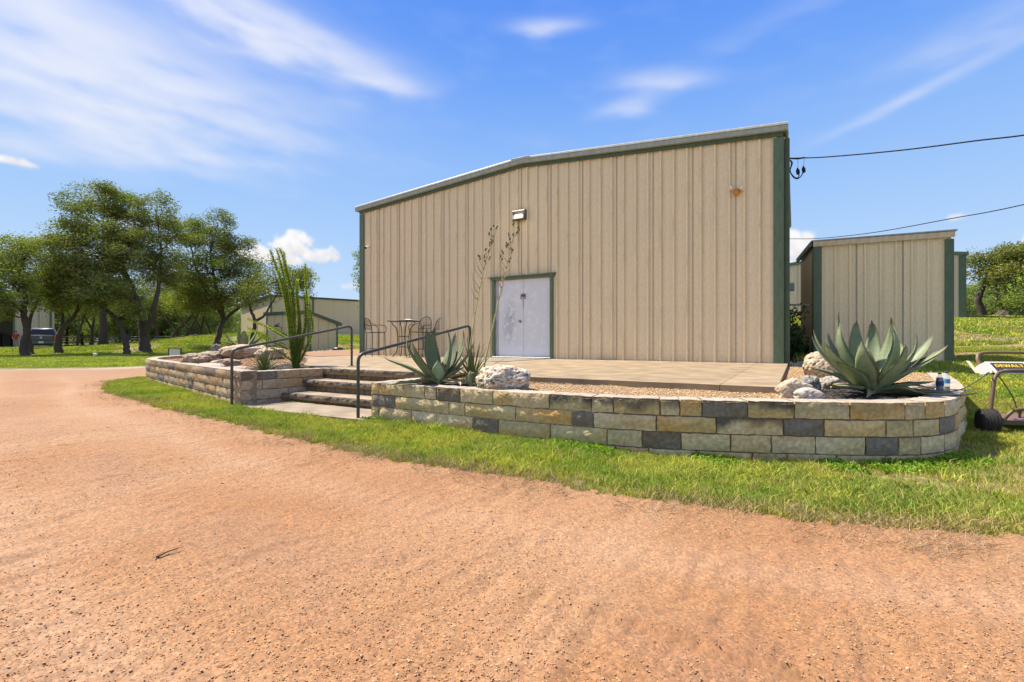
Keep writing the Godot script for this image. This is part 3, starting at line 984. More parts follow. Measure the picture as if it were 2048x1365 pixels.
func build_main_building() -> void:
	var streak := tex_noise(0.02, 0.93, 1.0, 5, 512, 31)
	var m_wall := mat("painted sheet metal", Color.WHITE, 0.48, streak, tex_normal(0.01, 0.6, 2, 256, 32), Vector3(1.6, 0.7, 1.6), 0.12, 0.0, false)
	m_wall.metallic_specular = 0.35
	var m_trim := mat("painted trim", Color.WHITE, 0.42, tex_noise(0.02, 0.85, 1.0, 4, 256, 33), null, Vector3(1.5, 0.6, 1.5), 1.0, 0.0, false)
	m_trim.metallic_specular = 0.4
	mat("dark metal", Color.WHITE, 0.45)
	mat("plain", Color.WHITE, 0.7)
	mat("rubber", Color.WHITE, 0.85)
	var o := thing("metal_workshop", "large tan ribbed metal workshop with green trim and white double door", "building", G(-5.22, 16.8, 0.52), -0.5262)
	var W := 12.74
	var n := 14
	var pw := W / n
	var eave := 5.0
	var rise := 0.47
	for i in n:
		var xa := i * pw
		var ya := eave - 0.1 + rise * (1.0 - absf(xa - W / 2) / (W / 2))
		var yb := eave - 0.1 + rise * (1.0 - absf(xa + pw - W / 2) / (W / 2))
		var bot := 2.28 if i == 6 or i == 7 else 0.0
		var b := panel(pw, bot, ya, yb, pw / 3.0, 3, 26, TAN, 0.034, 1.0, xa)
		if i == 6:
			for e in b.v.size():  # rust run below the lamp brackets
				var q := b.v[e]
				for run in [0.80, 0.94, 0.62]:
					if absf(q.x - run) < 0.045 and q.y < 3.98:
						b.c[e] = b.c[e].lerp(Color(0.24, 0.12, 0.06), 0.55 * S(2.9, 3.9, q.y))
		var p := part("wall_panel", b, m_wall, o)
		p.position = Vector3(xa, 0, 0.0)
	# screws in rows along the girts
	var sc := MB.new()
	for y in [0.25, 1.3, 2.5, 3.7, 4.5]:
		for i in 42:
			var x := (i + 0.5) * pw / 3.0 + 0.05
			if x > 5.4 and x < 7.3 and y < 2.4:
				continue
			sc.lathe(Vector3(x, y + R(-0.01, 0.01), 0.0), [Vector2(0.008, 0.0), Vector2(0.008, 0.005), Vector2(0.002, 0.008)], 6, Color(0.35, 0.26, 0.19) if rng.randf() < 0.7 else Color(0.2, 0.1, 0.06), Basis(Vector3.RIGHT, PI / 2))
	for i in 14:  # lap screws up the panel seams
		for j in 10:
			if i != 6 and i != 7 or j > 4:
				sc.lathe(Vector3(i * pw + pw / 6.0, 0.3 + j * 0.46, 0.034), [Vector2(0.008, 0.0), Vector2(0.008, 0.005), Vector2(0.002, 0.008)], 6, Color(0.4, 0.3, 0.2), Basis(Vector3.RIGHT, PI / 2))
	tag(part("screw", sc, M["plain"], o), "", "", "", "stuff")
	# body behind the front sheet
	var len := 10.0
	var body := MB.new()
	body.prism([Vector3(0.02, -0.3, -0.02), Vector3(W - 0.02, -0.3, -0.02), Vector3(W - 0.02, eave - 0.05, -0.02), Vector3(W / 2, eave - 0.05 + rise, -0.02), Vector3(0.02, eave - 0.05, -0.02)], Vector3(0, 0, -len), TAN * 0.9)
	part("side_wall", body, m_wall, o)
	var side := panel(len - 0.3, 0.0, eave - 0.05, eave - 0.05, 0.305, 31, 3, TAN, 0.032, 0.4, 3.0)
	var sp := part("side_wall", side, m_wall, o)
	sp.transform = Transform3D(Basis(Vector3.UP, PI / 2), Vector3(W, 0, -0.15))
	for sgn in [0, 1]:  # roof slopes
		var r := MB.new()
		var x0 := -0.12 if sgn == 0 else W / 2
		var x1 := W / 2 if sgn == 0 else W + 0.09
		var y0 := eave if sgn == 0 else eave + rise
		var y1 := eave + rise if sgn == 0 else eave
		r.prism([Vector3(x0, y0, 0.10), Vector3(x1, y1, 0.10), Vector3(x1, y1 + 0.05, 0.10), Vector3(x0, y0 + 0.05, 0.10)], Vector3(0, 0, -len - 0.2), Color(0.45, 0.45, 0.42))
		part("roof", r, m_trim, o)
		# rake trim: bright rolled edge, face band, darker band tucked beneath
		for q in [[0.045, 0.105, 0.13, 0.15, Color(0.50, 0.50, 0.44)], [-0.07, 0.045, 0.13, 0.14, GREENL], [-0.165, -0.07, 0.05, 0.055, GREEN * 0.7]]:
			var e := MB.new()
			var za: float = q[3]
			var xa: float = x0
			var xb: float = x1
			if q[2] < 0.1:
				xa = maxf(x0, 0.0)
				xb = minf(x1, W)
			var dy0: float = rise * (xa - x0) / (W / 2 + 0.16) * (1 if sgn == 0 else 0)
			var ya := lerpf(y0, y1, (xa - x0) / (x1 - x0))
			var yb := lerpf(y0, y1, (xb - x0) / (x1 - x0))
			e.prism([Vector3(xa, ya + q[0], 0.038 if q[2] < 0.1 else 0.0), Vector3(xa, ya + q[0], za), Vector3(xa, ya + q[1] - 0.015, q[2] + 0.012), Vector3(xa, ya + q[1], q[2]), Vector3(xa, ya + q[1], 0.038 if q[2] < 0.1 else 0.0)], Vector3(xb - xa, yb - ya, 0), q[4])
			part("rake_trim", e, m_trim, o)
	var rc := MB.new()
	rc.box(Vector3(W / 2, eave + rise + 0.085, -0.06), Vector3(0.6, 0.025, 0.42), Color(0.47, 0.47, 0.43), Basis(), 0.02)
	part("ridge_cap", rc, m_trim, o)
	for s in [0, 1]:
		var gx := -0.07 if s == 0 else W + 0.05
		var g := MB.new()
		g.box(Vector3(gx, eave - 0.01, -len / 2), Vector3(0.07, 0.13, len + 0.2), GREENL * 0.5, Basis(), 0.02)
		part("eave_gutter", g, m_trim, o)
		var c := MB.new()
		var x0 := 0.0 if s == 0 else W
		var din := 0.19 if s == 0 else -0.19
		c.box(Vector3(x0 + din / 2, eave / 2 - 0.09, 0.043), Vector3(0.19, eave - 0.16, 0.012), GREEN, Basis(), 0.003)
		c.box(Vector3(x0 - signf(din) * 0.006, eave / 2 - 0.09, -0.06), Vector3(0.012, eave - 0.16, 0.21), GREEN, Basis(), 0.003)
		c.box(Vector3(x0 + din - signf(din) * 0.012, eave / 2 - 0.09, 0.02), Vector3(0.02, eave - 0.16, 0.04), GREEN * 0.8)
		part("corner_trim", c, m_trim, o)
	var dsp := MB.new()
	dsp.box(Vector3(W + 0.065, eave / 2 - 0.1, -0.20), Vector3(0.10, eave - 0.1, 0.13), GREEN * 0.75, Basis(), 0.015)
	part("downspout", dsp, m_trim, o)
	# door: frame, head flashing, two leaves
	var x0 := 5.46
	var x1 := 7.28
	var f := MB.new()
	for xx in [x0 - 0.01, x1 + 0.01]:
		f.box(Vector3(xx, 1.13, 0.035), Vector3(0.085, 2.26, 0.075), GREEN, Basis(), 0.006)
	f.box(Vector3((x0 + x1) / 2, 2.26, 0.04), Vector3(x1 - x0 + 0.19, 0.075, 0.09), GREEN, Basis(), 0.006)
	f.box(Vector3((x0 + x1) / 2 - 0.02, 2.31, 0.06), Vector3(x1 - x0 + 0.34, 0.02, 0.12), GREEN, Basis(Vector3.RIGHT, 0.25))
	part("door_frame", f, m_trim, o)
	var th := MB.new()
	th.box(Vector3((x0 + x1) / 2, 0.02, 0.06), Vector3(1.84, 0.04, 0.16), Color(0.30, 0.30, 0.30), Basis(), 0.01)
	part("threshold", th, M["dark metal"], o)
	var jam := MB.new()
	jam.box(Vector3(x0 + 0.08, 1.12, -0.02), Vector3(0.1, 2.2, 0.06), Color(0.55, 0.52, 0.52), Basis(), 0.006)
	part("door_jamb", jam, m_trim, o)
	for s in 2:
		var leaf := door_leaf(s)
		var lo := part("door", leaf, M["door"], o)
		lo.position = Vector3(x0 + 0.135 + s * 0.825, 0.05, 0.0)
		if s == 0:
			var k := MB.new()
			k.lathe(Vector3(0.72, 0.98, 0.0), [Vector2(0.035, 0.0), Vector2(0.035, 0.012), Vector2(0.014, 0.018), Vector2(0.014, 0.05), Vector2(0.03, 0.058), Vector2(0.034, 0.075), Vector2(0.02, 0.09)], 12, Color(0.30, 0.24, 0.17), Basis(Vector3.RIGHT, PI / 2))
			part("door_knob", k, M["dark metal"], lo)
			k = MB.new()
			k.lathe(Vector3(0.40, 1.1, 0.0), [Vector2(0.018, 0.0), Vector2(0.018, 0.01), Vector2(0.004, 0.014)], 10, Color(0.2, 0.17, 0.13), Basis(Vector3.RIGHT, PI / 2))
			part("bolt_head", k, M["dark metal"], lo)
		else:
			var k := MB.new()
			k.box(Vector3(-0.01, 1.70, 0.025), Vector3(0.13, 0.07, 0.045), Color(0.13, 0.085, 0.06), Basis(), 0.01)
			k.tube([Vector3(-0.065, 1.70, 0.04), Vector3(-0.075, 1.64, 0.05), Vector3(-0.06, 1.60, 0.05), Vector3(-0.035, 1.62, 0.05)], 0.01, 6, Color(0.12, 0.08, 0.06))
			k.tube([Vector3(0.045, 1.68, 0.04), Vector3(0.065, 1.63, 0.045), Vector3(0.055, 1.60, 0.045)], 0.012, 6, Color(0.16, 0.09, 0.06))
			part("hasp_lock", k, M["dark metal"], lo)
	# lit wall pack
	var lamp := thing("wall_light", "lit rectangular floodlight in a dark housing on the workshop wall above the door", "light", o.transform * Vector3(6.34, 3.97, 0.036), o.rotation.y)
	var h := MB.new()
	h.prism([Vector3(-0.19, -0.13, 0), Vector3(-0.19, 0.14, 0), Vector3(-0.19, 0.14, 0.12), Vector3(-0.19, 0.10, 0.16), Vector3(-0.19, -0.13, 0.07)], Vector3(0.38, 0, 0), Color(0.115, 0.10, 0.075))
	part("housing", h, M["dark metal"], lamp)
	var fr := MB.new()
	var tl := Basis(Vector3.RIGHT, -0.37)
	for q in [[0.0, 0.115, 0.37, 0.03], [0.0, -0.115, 0.37, 0.03], [-0.172, 0.0, 0.028, 0.20], [0.172, 0.0, 0.028, 0.20]]:
		fr.box(Vector3(0, -0.012, 0.118) + tl * Vector3(q[0], q[1], 0.012), Vector3(q[2], q[3], 0.03), Color(0.13, 0.115, 0.09), tl, 0.004)
	part("front_frame", fr, M["dark metal"], lamp)
	var gl := MB.new()
	gl.box(Vector3(0, -0.012, 0.118) + tl * Vector3(0, 0, 0.004), Vector3(0.32, 0.20, 0.012), Color(0.62, 0.63, 0.55), tl)
	part("diffuser", gl, M["plain"], lamp)
	var em := StandardMaterial3D.new()
	em.albedo_color = Color(1, 1, 0.95)
	em.emission_enabled = true
	em.emission = Color(1.0, 0.98, 0.88)
	em.emission_energy_multiplier = 1.6
	var lm := MB.new()
	lm.box(Vector3(0, -0.012, 0.118) + tl * Vector3(0, 0.0, 0.012), Vector3(0.22, 0.13, 0.008), Color.WHITE, tl)
	part("lamp", lm, em, lamp)
	var ol := OmniLight3D.new()
	ol.name = "wall_light_glow"
	ol.light_color = Color(1.0, 0.97, 0.88)
	ol.light_energy = 0.03
	ol.light_size = 0.12
	ol.omni_range = 30.0
	ol.omni_attenuation = 2.0
	ol.shadow_enabled = true
	ol.position = Vector3(0, -0.05, 0.30)
	lamp.add_child(ol)
	# security camera
	var cm := thing("security_camera", "small dark-faced white security camera near the workshop's far corner", "camera", o.transform * Vector3(0.41, 3.69, 0.0), o.rotation.y)
	var cb := MB.new()
	cb.box(Vector3(0, 0, 0.01), Vector3(0.08, 0.1, 0.02), Color(0.7, 0.68, 0.65), Basis(), 0.005)
	part("bracket", cb, M["plain"], cm)
	var cb2 := MB.new()
	cb2.lathe(Vector3(0.01, -0.01, 0.02), [Vector2(0.04, 0), Vector2(0.045, 0.1), Vector2(0.045, 0.16)], 12, Color(0.72, 0.70, 0.66), Basis(Vector3.RIGHT, PI / 2 + 0.3))
	part("camera_body", cb2, M["plain"], cm)
	var cb3 := MB.new()
	cb3.lathe(Vector3(0.01, -0.06, 0.173), [Vector2(0.046, 0), Vector2(0.046, 0.012), Vector2(0.02, 0.016)], 12, Color(0.02, 0.02, 0.02), Basis(Vector3.RIGHT, PI / 2 + 0.3))
	part("lens", cb3, M["dark metal"], cm)
	# yellowed twin floodlight
	var ml := thing("motion_light", "yellowed plastic twin-head motion light high on the workshop wall", "light", o.transform * Vector3(11.83, 3.82, 0.0), o.rotation.y)
	var mb := MB.new()
	mb.lathe(Vector3(0, -0.02, 0), [Vector2(0.075, 0.0), Vector2(0.075, 0.03), Vector2(0.06, 0.05)], 16, Color(0.50, 0.24, 0.06), Basis(Vector3.RIGHT, PI / 2))
	part("base", mb, M["plain"], ml)
	var mb1 := MB.new()
	mb1.lathe(Vector3(0.0, -0.05, 0.05), [Vector2(0.05, -0.05), Vector2(0.062, -0.02), Vector2(0.06, 0.03), Vector2(0.03, 0.06)], 12, Color(0.55, 0.26, 0.06), Basis(Vector3.RIGHT, PI / 2 + 0.5))
	part("sensor", mb1, M["plain"], ml)
	for s in [-1, 1]:
		var a := MB.new()
		var bb := Basis(Vector3.UP, s * 0.6) * Basis(Vector3.RIGHT, PI / 2 + 0.2)
		a.lathe(Vector3(s * 0.10, 0.07 if s < 0 else 0.03, 0.05), [Vector2(0.02, -0.03), Vector2(0.045, 0.0), Vector2(0.05, 0.06), Vector2(0.042, 0.068), Vector2(0.015, 0.05)], 12, Color(0.78, 0.62, 0.42), bb)
		part("lamp_head", a, M["plain"], ml)


func door_leaf(s: int) -> MB:
	if not M.has("door"):
		# chalky paint, rubbed and oversprayed
		var w := 512
		var hh := 640
		var a := PackedByteArray()
		a.resize(w * hh * 3)
		var nz := FastNoiseLite.new()
		nz.seed = 77
		nz.frequency = 0.012
		nz.fractal_octaves = 5
		for j in hh:
			for i in w:
				var u := float(i) / w * 2.0  # 0..1 left leaf, 1..2 right leaf
				var v := 1.0 - float(j) / hh
				var g := nz.get_noise_2d(i, j)
				var f := nz.get_noise_2d(i * 4.0, j * 4.0)
				var k := Color(0.72, 0.695, 0.68)
				var rub := exp(-pow((u - 0.45 - 0.3 * (v - 0.5)) / 0.33, 2.0) - pow((v - 0.46) / 0.4, 2.0)) + 0.5 * g
				k = k.lerp(Color(0.46, 0.46, 0.47), 0.8 * S(0.35, 0.9, rub + 0.25 * f))
				var white := S(0.12, 0.35, g + 0.2 * f + 0.25 * exp(-pow((u - 0.62) / 0.35, 2.0) - pow((v - 0.72) / 0.22, 2.0)))
				k = k.lerp(Color(0.80, 0.78, 0.77), 0.8 * white)
				var drip := S(0.05, 0.0, absf(u - 0.985)) * S(0.55, 0.7, v) * S(0.85, 0.74, v)
				k = k.lerp(Color(0.22, 0.19, 0.18), 0.6 * drip)
				var edge := 0.10 + 0.075 * absf(nz.get_noise_1d(i * 9.0)) * 2.0
				if v < edge and v > 0.03:
					k = k.lerp(Color(0.78, 0.76, 0.79), 0.6)
				if f > 0.42 and u < 0.95 and v < 0.5:
					k = k.lerp(Color(0.76, 0.74, 0.76), 0.6)
				var o := (j * w + i) * 3
				var q := k.linear_to_srgb()
				a[o] = int(q.r * 255)
				a[o + 1] = int(q.g * 255)
				a[o + 2] = int(q.b * 255)
		var m := StandardMaterial3D.new()
		m.albedo_texture = ImageTexture.create_from_image(Image.create_from_data(w, hh, false, Image.FORMAT_RGB8, a))
		m.roughness = 0.4
		M["door"] = m
	var b := MB.new()
	var W := 0.815
	var H := 2.15
	b.p(Vector3(0, 0, 0.002), Color.WHITE)
	b.p(Vector3(W, 0, 0.002), Color.WHITE)
	b.p(Vector3(W, H, 0.002), Color.WHITE)
	b.p(Vector3(0, H, 0.002), Color.WHITE)
	b.q(0, 1, 2, 3)
	for e in [[0, 1], [1, 1], [1, 0], [0, 0]]:
		b.uv.push_back(Vector2(0.5 * s + 0.5 * e[0], e[1]))
	var nf := b.v.size()
	b.box(Vector3(W / 2, H / 2, -0.021), Vector3(W, H, 0.044), Color.WHITE)
	while b.uv.size() < b.v.size():
		b.uv.push_back(Vector2(0.9, 0.3))
	return b


func clad(o: Node3D, from: Vector3, to: Vector3, h0: float, h1: float, k: Color, parts: int, high := 0.03, weather_shade := 0.5) -> void:  # ribbed wall panels from one bottom corner to the next, seen from their right-hand side
	var len := Vector2(to.x - from.x, to.z - from.z).length()
	var dir := (to - from) / len
	var per := len / parts
	var ribs := maxi(1, int(round(per / 0.305)))
	for i in parts:
		var b := panel(per, 0.0, lerpf(h0, h1, float(i) / parts), lerpf(h0, h1, float(i + 1) / parts), per / ribs, ribs, 8, k, high, weather_shade, i * per + from.x)
		var p := part("wall_panel", b, M["painted sheet metal"], o)
		p.transform = Transform3D(Basis(dir, Vector3.UP, dir.cross(Vector3.UP)), from + dir * per * i)


func build_other_buildings() -> void:
	var wm: Material = M["painted sheet metal"]
	var tm: Material = M["painted trim"]
	# lean-to shed beside the workshop
	var sh := thing("storage_shed", "small tan ribbed lean-to shed with green corners right of the workshop", "shed", G(7.55, 12.2, 0.36), -0.36)
	var W := 2.78
	var H := 3.12
	clad(sh, Vector3(0, 0, 0), Vector3(W, 0, 0), H - 0.06, H - 0.02, Color(0.88, 0.71, 0.45), 3, 0.03, 0.6)
	var body := MB.new()
	body.prism([Vector3(0.02, 0, -0.02), Vector3(0.02, H - 0.08, -0.02), Vector3(0.02, H - 0.24, -1.7), Vector3(0.02, 0, -1.7)], Vector3(W - 0.04, 0, 0), Color(0.62, 0.50, 0.33))
	part("side_wall", body, wm, sh)
	var rf := MB.new()
	rf.prism([Vector3(-0.06, H, 0.075), Vector3(-0.06, H + 0.03, 0.075), Vector3(-0.06, H - 0.15, -1.85), Vector3(-0.06, H - 0.18, -1.85)], Vector3(W + 0.12, 0.05, 0), Color(0.40, 0.38, 0.34))
	part("roof", rf, tm, sh)
	var fa := MB.new()
	fa.prism([Vector3(-0.02, H - 0.13, 0.045), Vector3(-0.02, H - 0.005, 0.045), Vector3(W + 0.02, H + 0.035, 0.045), Vector3(W + 0.02, H - 0.09, 0.045)], Vector3(0, 0, 0.022), Color(0.72, 0.57, 0.36))
	part("fascia", fa, tm, sh)
	for x in [0.085, W - 0.085]:
		var c := MB.new()
		c.box(Vector3(x, H / 2 - 0.06, 0.044), Vector3(0.17, H - 0.14, 0.012), GREEN * 0.85, Basis(), 0.003)
		c.box(Vector3(-0.006 if x < 1 else W + 0.006, H / 2 - 0.06, -0.06), Vector3(0.012, H - 0.14, 0.2), GREEN * 0.85, Basis(), 0.003)
		part("corner_trim", c, tm, sh)
	var sd := MB.new()
	sd.prism([Vector3(-0.09, H - 0.12, 0.03), Vector3(-0.09, H - 0.01, 0.03), Vector3(-0.09, H - 0.15, -1.7), Vector3(-0.09, H - 0.26, -1.7)], Vector3(0.05, 0, 0), GREEN * 0.8)
	part("rake_trim", sd, tm, sh)
	var sb := MB.new()
	sb.box(Vector3(W / 2, 0.01, 0.0), Vector3(W + 0.1, 0.12, 0.14), Color(0.16, 0.13, 0.10), Basis(), 0.01)
	part("base_sill", sb, M["plain"], sh)
	# long building far behind on the right
	var rb := thing("metal_building", "far tan metal building behind the storage shed with dark green corner", "building", G(17.35, 31.5, 1.75), -0.5262)
	var rw := 9.0
	var rh := 4.0
	for i in 9:
		var xa := rw * i / 9.0
		var xb := rw * (i + 1) / 9.0
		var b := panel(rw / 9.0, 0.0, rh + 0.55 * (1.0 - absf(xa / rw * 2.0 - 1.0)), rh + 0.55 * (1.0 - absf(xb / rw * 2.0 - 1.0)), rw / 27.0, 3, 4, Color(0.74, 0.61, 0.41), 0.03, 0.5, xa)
		var p := part("wall_panel", b, wm, rb)
		p.position.x = xa
	var rbb := MB.new()
	rbb.prism([Vector3(0.02, -1.5, -0.02), Vector3(rw - 0.02, -1.5, -0.02), Vector3(rw - 0.02, rh, -0.02), Vector3(rw / 2, rh + 0.55, -0.02), Vector3(0.02, rh, -0.02)], Vector3(0, 0, -9), Color(0.5, 0.42, 0.3))
	part("side_wall", rbb, wm, rb)
	for s in 2:
		var r2 := MB.new()
		var x0 := -0.1 if s == 0 else rw / 2
		var x1 := rw / 2 if s == 0 else rw + 0.1
		var y0 := rh if s == 0 else rh + 0.55
		var y1 := rh + 0.55 if s == 0 else rh
		r2.prism([Vector3(x0, y0, 0.1), Vector3(x1, y1, 0.1), Vector3(x1, y1 + 0.17, 0.1), Vector3(x0, y0 + 0.17, 0.1)], Vector3(0, 0, -9.2), GREEN)
		part("roof", r2, tm, rb)
		var c := MB.new()
		c.box(Vector3(0.15 if s == 0 else rw - 0.15, rh / 2, 0.044), Vector3(0.3, rh, 0.012), GREEN * 0.8, Basis(), 0.002)
		c.box(Vector3(-0.006 if s == 0 else rw + 0.006, rh / 2, -0.1), Vector3(0.012, rh, 0.3), GREEN * 0.8)
		part("corner_trim", c, tm, rb)
	# small lean-to building beyond the left planter, stone skirt
	var C := G(-15.0, 36.0, land(-15.0, 36.0) - 0.05)
	var ls := thing("well_house", "small tan lean-to outbuilding with dark green trim and stone skirt behind the ocotillo", "shed", C, -0.5262)
	var LW := 5.1
	var LD := 2.6
	var LH := 3.05
	clad(ls, Vector3(-LW, 0, 0), Vector3(0, 0, 0), LH, LH, Color(0.68, 0.54, 0.35), 5)
	for i in 3:
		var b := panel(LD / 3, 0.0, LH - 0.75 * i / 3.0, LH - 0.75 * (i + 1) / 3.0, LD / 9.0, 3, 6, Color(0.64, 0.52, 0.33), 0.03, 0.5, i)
		var p := part("wall_panel", b, wm, ls)
		p.transform = Transform3D(Basis(Vector3.UP, PI / 2), Vector3(0, 0, -LD * i / 3.0))
	var lb := MB.new()
	lb.prism([Vector3(-LW + 0.02, -0.4, -0.02), Vector3(-LW + 0.02, LH, -0.02), Vector3(-LW + 0.02, LH - 0.75, -LD), Vector3(-LW + 0.02, -0.4, -LD)], Vector3(LW - 0.04, 0, 0), Color(0.45, 0.36, 0.25))
	part("side_wall", lb, wm, ls)
	var lr := MB.new()
	lr.prism([Vector3(-LW - 0.15, LH + 0.02, 0.2), Vector3(-LW - 0.15, LH + 0.22, 0.2), Vector3(-LW - 0.15, LH - 0.62, -LD - 0.3), Vector3(-LW - 0.15, LH - 0.84, -LD - 0.3)], Vector3(LW + 0.32, 0, 0), Color(0.085, 0.125, 0.10))
	part("roof", lr, tm, ls)
	for q in [[-LW + 0.08, 0.05], [-0.08, 0.05]]:
		var c := MB.new()
		c.box(Vector3(q[0], LH / 2, q[1]), Vector3(0.16, LH, 0.02), GREEN * 0.8)
		part("corner_trim", c, tm, ls)
	var c3 := MB.new()
	c3.box(Vector3(0.05, LH / 2, -0.08), Vector3(0.02, LH, 0.16), GREEN * 0.8)
	part("corner_trim", c3, tm, ls)
	c3 = MB.new()
	c3.box(Vector3(0.05, (LH - 0.75) / 2, -LD + 0.08), Vector3(0.02, LH - 0.75, 0.16), GREEN * 0.8)
	part("corner_trim", c3, tm, ls)
	var dr := MB.new()
	dr.box(Vector3(-3.15, 1.05, 0.05), Vector3(0.08, 2.1, 0.03), GREEN * 0.6)
	dr.box(Vector3(-2.6, 1.03, 0.045), Vector3(1.0, 2.06, 0.02), Color(0.64, 0.51, 0.34))
	part("door", dr, tm, ls)
	rng.seed = 61
	for i in 12:  # rough stone skirt along the long side
		for j in 2:
			var s := MB.new()
			var x := -LW + 0.15 + i * 0.42
			if x > -3.3 and x < -2.2:
				continue
			s.box(Vector3(x + 0.1 * j, 0.2 + 0.36 * j, 0.08), Vector3(0.40, 0.33, 0.12 + R(0, 0.05)), Color(0.42, 0.31, 0.2).lerp(Color(0.30, 0.2, 0.13), rng.randf()), Basis(), 0.04)
			part("skirt_stone", s, M["stone"], ls)
	var bl := thing("barn_light", "black gooseneck barn light on the small outbuilding", "light", ls.transform * Vector3(-3.4, 2.2, 0.05), -0.5262)
	var b1 := MB.new()
	b1.tube([Vector3(0, 0.1, 0), Vector3(0, 0.18, 0.1), Vector3(0, 0.14, 0.22), Vector3(0, 0.06, 0.25)], 0.02, 6, Color(0.02, 0.02, 0.02))
	part("arm", b1, M["dark metal"], bl)
	var b2 := MB.new()
	b2.lathe(Vector3(0, -0.1, 0.25), [Vector2(0.2, 0), Vector2(0.19, 0.06), Vector2(0.06, 0.15), Vector2(0.05, 0.2)], 12, Color(0.02, 0.02, 0.02))
	part("lamp_shade", b2, M["dark metal"], bl)
	# big building on the rise, far left of the workshop
	var Y := 1.6
	var bb := thing("metal_barn", "wide tan metal barn on the rise far behind the small outbuilding", "building", G(-29.65, 59.7, Y), 0.75)
	var bw := 24.0
	var bh := 4.9
	clad(bb, Vector3(0, 0, 0), Vector3(bw, 0, 0), bh, bh, Color(0.72, 0.58, 0.36), 12, 0.035, 0.3)
	var bbd := MB.new()
	bbd.prism([Vector3(0.02, -1, -0.02), Vector3(0.02, bh, -0.02), Vector3(0.02, bh - 0.7, -13), Vector3(0.02, -1, -13)], Vector3(bw, 0, 0), Color(0.62, 0.53, 0.36))
	part("side_wall", bbd, wm, bb)
	var br := MB.new()
	br.prism([Vector3(-0.2, bh, 0.2), Vector3(-0.2, bh + 0.2, 0.2), Vector3(-0.2, bh - 0.5, -13.2), Vector3(-0.2, bh - 0.7, -13.2)], Vector3(bw + 0.4, 0, 0), Color(0.06, 0.06, 0.055))
	part("roof", br, tm, bb)
	for x in [0.1, 5.2, 13.0]:
		var dsp := MB.new()
		dsp.box(Vector3(x, bh / 2, 0.09), Vector3(0.2, bh, 0.1), GREEN * 0.8)
		part("downspout", dsp, tm, bb)
	var cp := MB.new()
	cp.prism([G(-29.0, 58.6, Y - 0.25), G(-12.0, 72.0, Y + 0.1), G(-9.0, 66.0, Y - 0.1), G(-15.5, 55.5, Y - 0.45), G(-26.0, 55.0, Y - 0.6)], Vector3(0, 0.3, 0), Color(0.55, 0.50, 0.44))
	struct("concrete_apron", cp, M["concrete"])
	# open-fronted building at far left
	var ob := thing("open_garage", "far tan metal garage with a dark open bay at the left edge", "building", G(-51.0, 54.0, 0.22), 0.74)
	var oh := 4.75
	clad(ob, Vector3(-3.0, 0, 0), Vector3(0, 0, 0), oh, oh, Color(0.62, 0.55, 0.42), 3, 0.03, 0.3)
	clad(ob, Vector3(-16, 0, 0), Vector3(-12, 0, 0), oh, oh, Color(0.62, 0.55, 0.42), 4, 0.03, 0.3)
	var w1 := MB.new()
	w1.box(Vector3(-0.06, oh / 2, -5.05), Vector3(0.12, oh, 10), Color(0.5, 0.44, 0.34))
	w1.box(Vector3(-15.9, oh / 2, -5.05), Vector3(0.12, oh, 10), Color(0.5, 0.44, 0.34))
	w1.box(Vector3(-8, oh / 2, -10), Vector3(15.6, oh, 0.12), Color(0.35, 0.3, 0.24))
	w1.box(Vector3(-7.5, oh - 0.35, -0.06), Vector3(9.0, 0.7, 0.1), Color(0.58, 0.52, 0.4))
	part("side_wall", w1, wm, ob)
	var or_ := MB.new()
	or_.prism([Vector3(-16.3, oh, 0.3), Vector3(-8, oh + 0.9, 0.3), Vector3(0.3, oh, 0.3), Vector3(0.3, oh + 0.25, 0.3), Vector3(-8, oh + 1.15, 0.3), Vector3(-16.3, oh + 0.25, 0.3)], Vector3(0, 0, -10.5), Color(0.55, 0.57, 0.60))
	part("roof", or_, tm, ob)
	for q in [[-0.1, 0.2, GREEN], [0.12, 0.16, Color(0.62, 0.58, 0.48)], [-2.95, 0.12, GREEN], [-12.05, 0.12, GREEN]]:
		var c := MB.new()
		c.box(Vector3(q[0], oh / 2, 0.07), Vector3(q[1], oh, 0.08), q[2])
		part("corner_trim", c, tm, ob)
	rng.seed = 3
	for i in 9:  # dim shelving inside the bay
		var s := MB.new()
		s.box(Vector3(-4.0 - i * 0.85, 0.5 + R(0, 0.5), -8.5 + R(-0.5, 0.5)), Vector3(0.7, 1.0 + R(0, 0.9), 0.6), Color(0.10, 0.09, 0.07).lerp(Color(0.2, 0.08, 0.05), rng.randf() * 0.5), Basis(), 0.03)
		tag(struct("storage_crate", s, M["plain"], "thing"), "dim crates stacked inside the dark open bay of the far garage", "crate", "crates in the garage bay")
		(get_child(-1) as Node3D).transform = ob.transform
	# pale low house glimpsed through the trunks
	var ph := thing("pale_trailer", "low white trailer glimpsed between tree trunks far away", "trailer", G(-80.0, 104.0, 0.75), 0.1)
	var p1 := MB.new()
	p1.box(Vector3(0, 1.6, 0), Vector3(11, 2.6, 4), Color(0.62, 0.62, 0.62), Basis(), 0.1)
	part("body", p1, M["plain"], ph)
	for x in [-3.5, 0.5, 3.6]:
		var p2 := MB.new()
		p2.box(Vector3(x, 1.8, 2.01), Vector3(1.2, 0.9, 0.06), Color(0.05, 0.06, 0.07))
		part("window", p2, M["dark metal"], ph)
	var p3 := MB.new()
	p3.box(Vector3(0, 0.0, 0), Vector3(10.5, 0.9, 3.6), Color(0.12, 0.1, 0.09))
	part("skirt", p3, M["plain"], ph)
	# wire fence under the trees
	var fe := thing("wire_fence", "grey wire fence with slim posts running under the far trees", "fence")
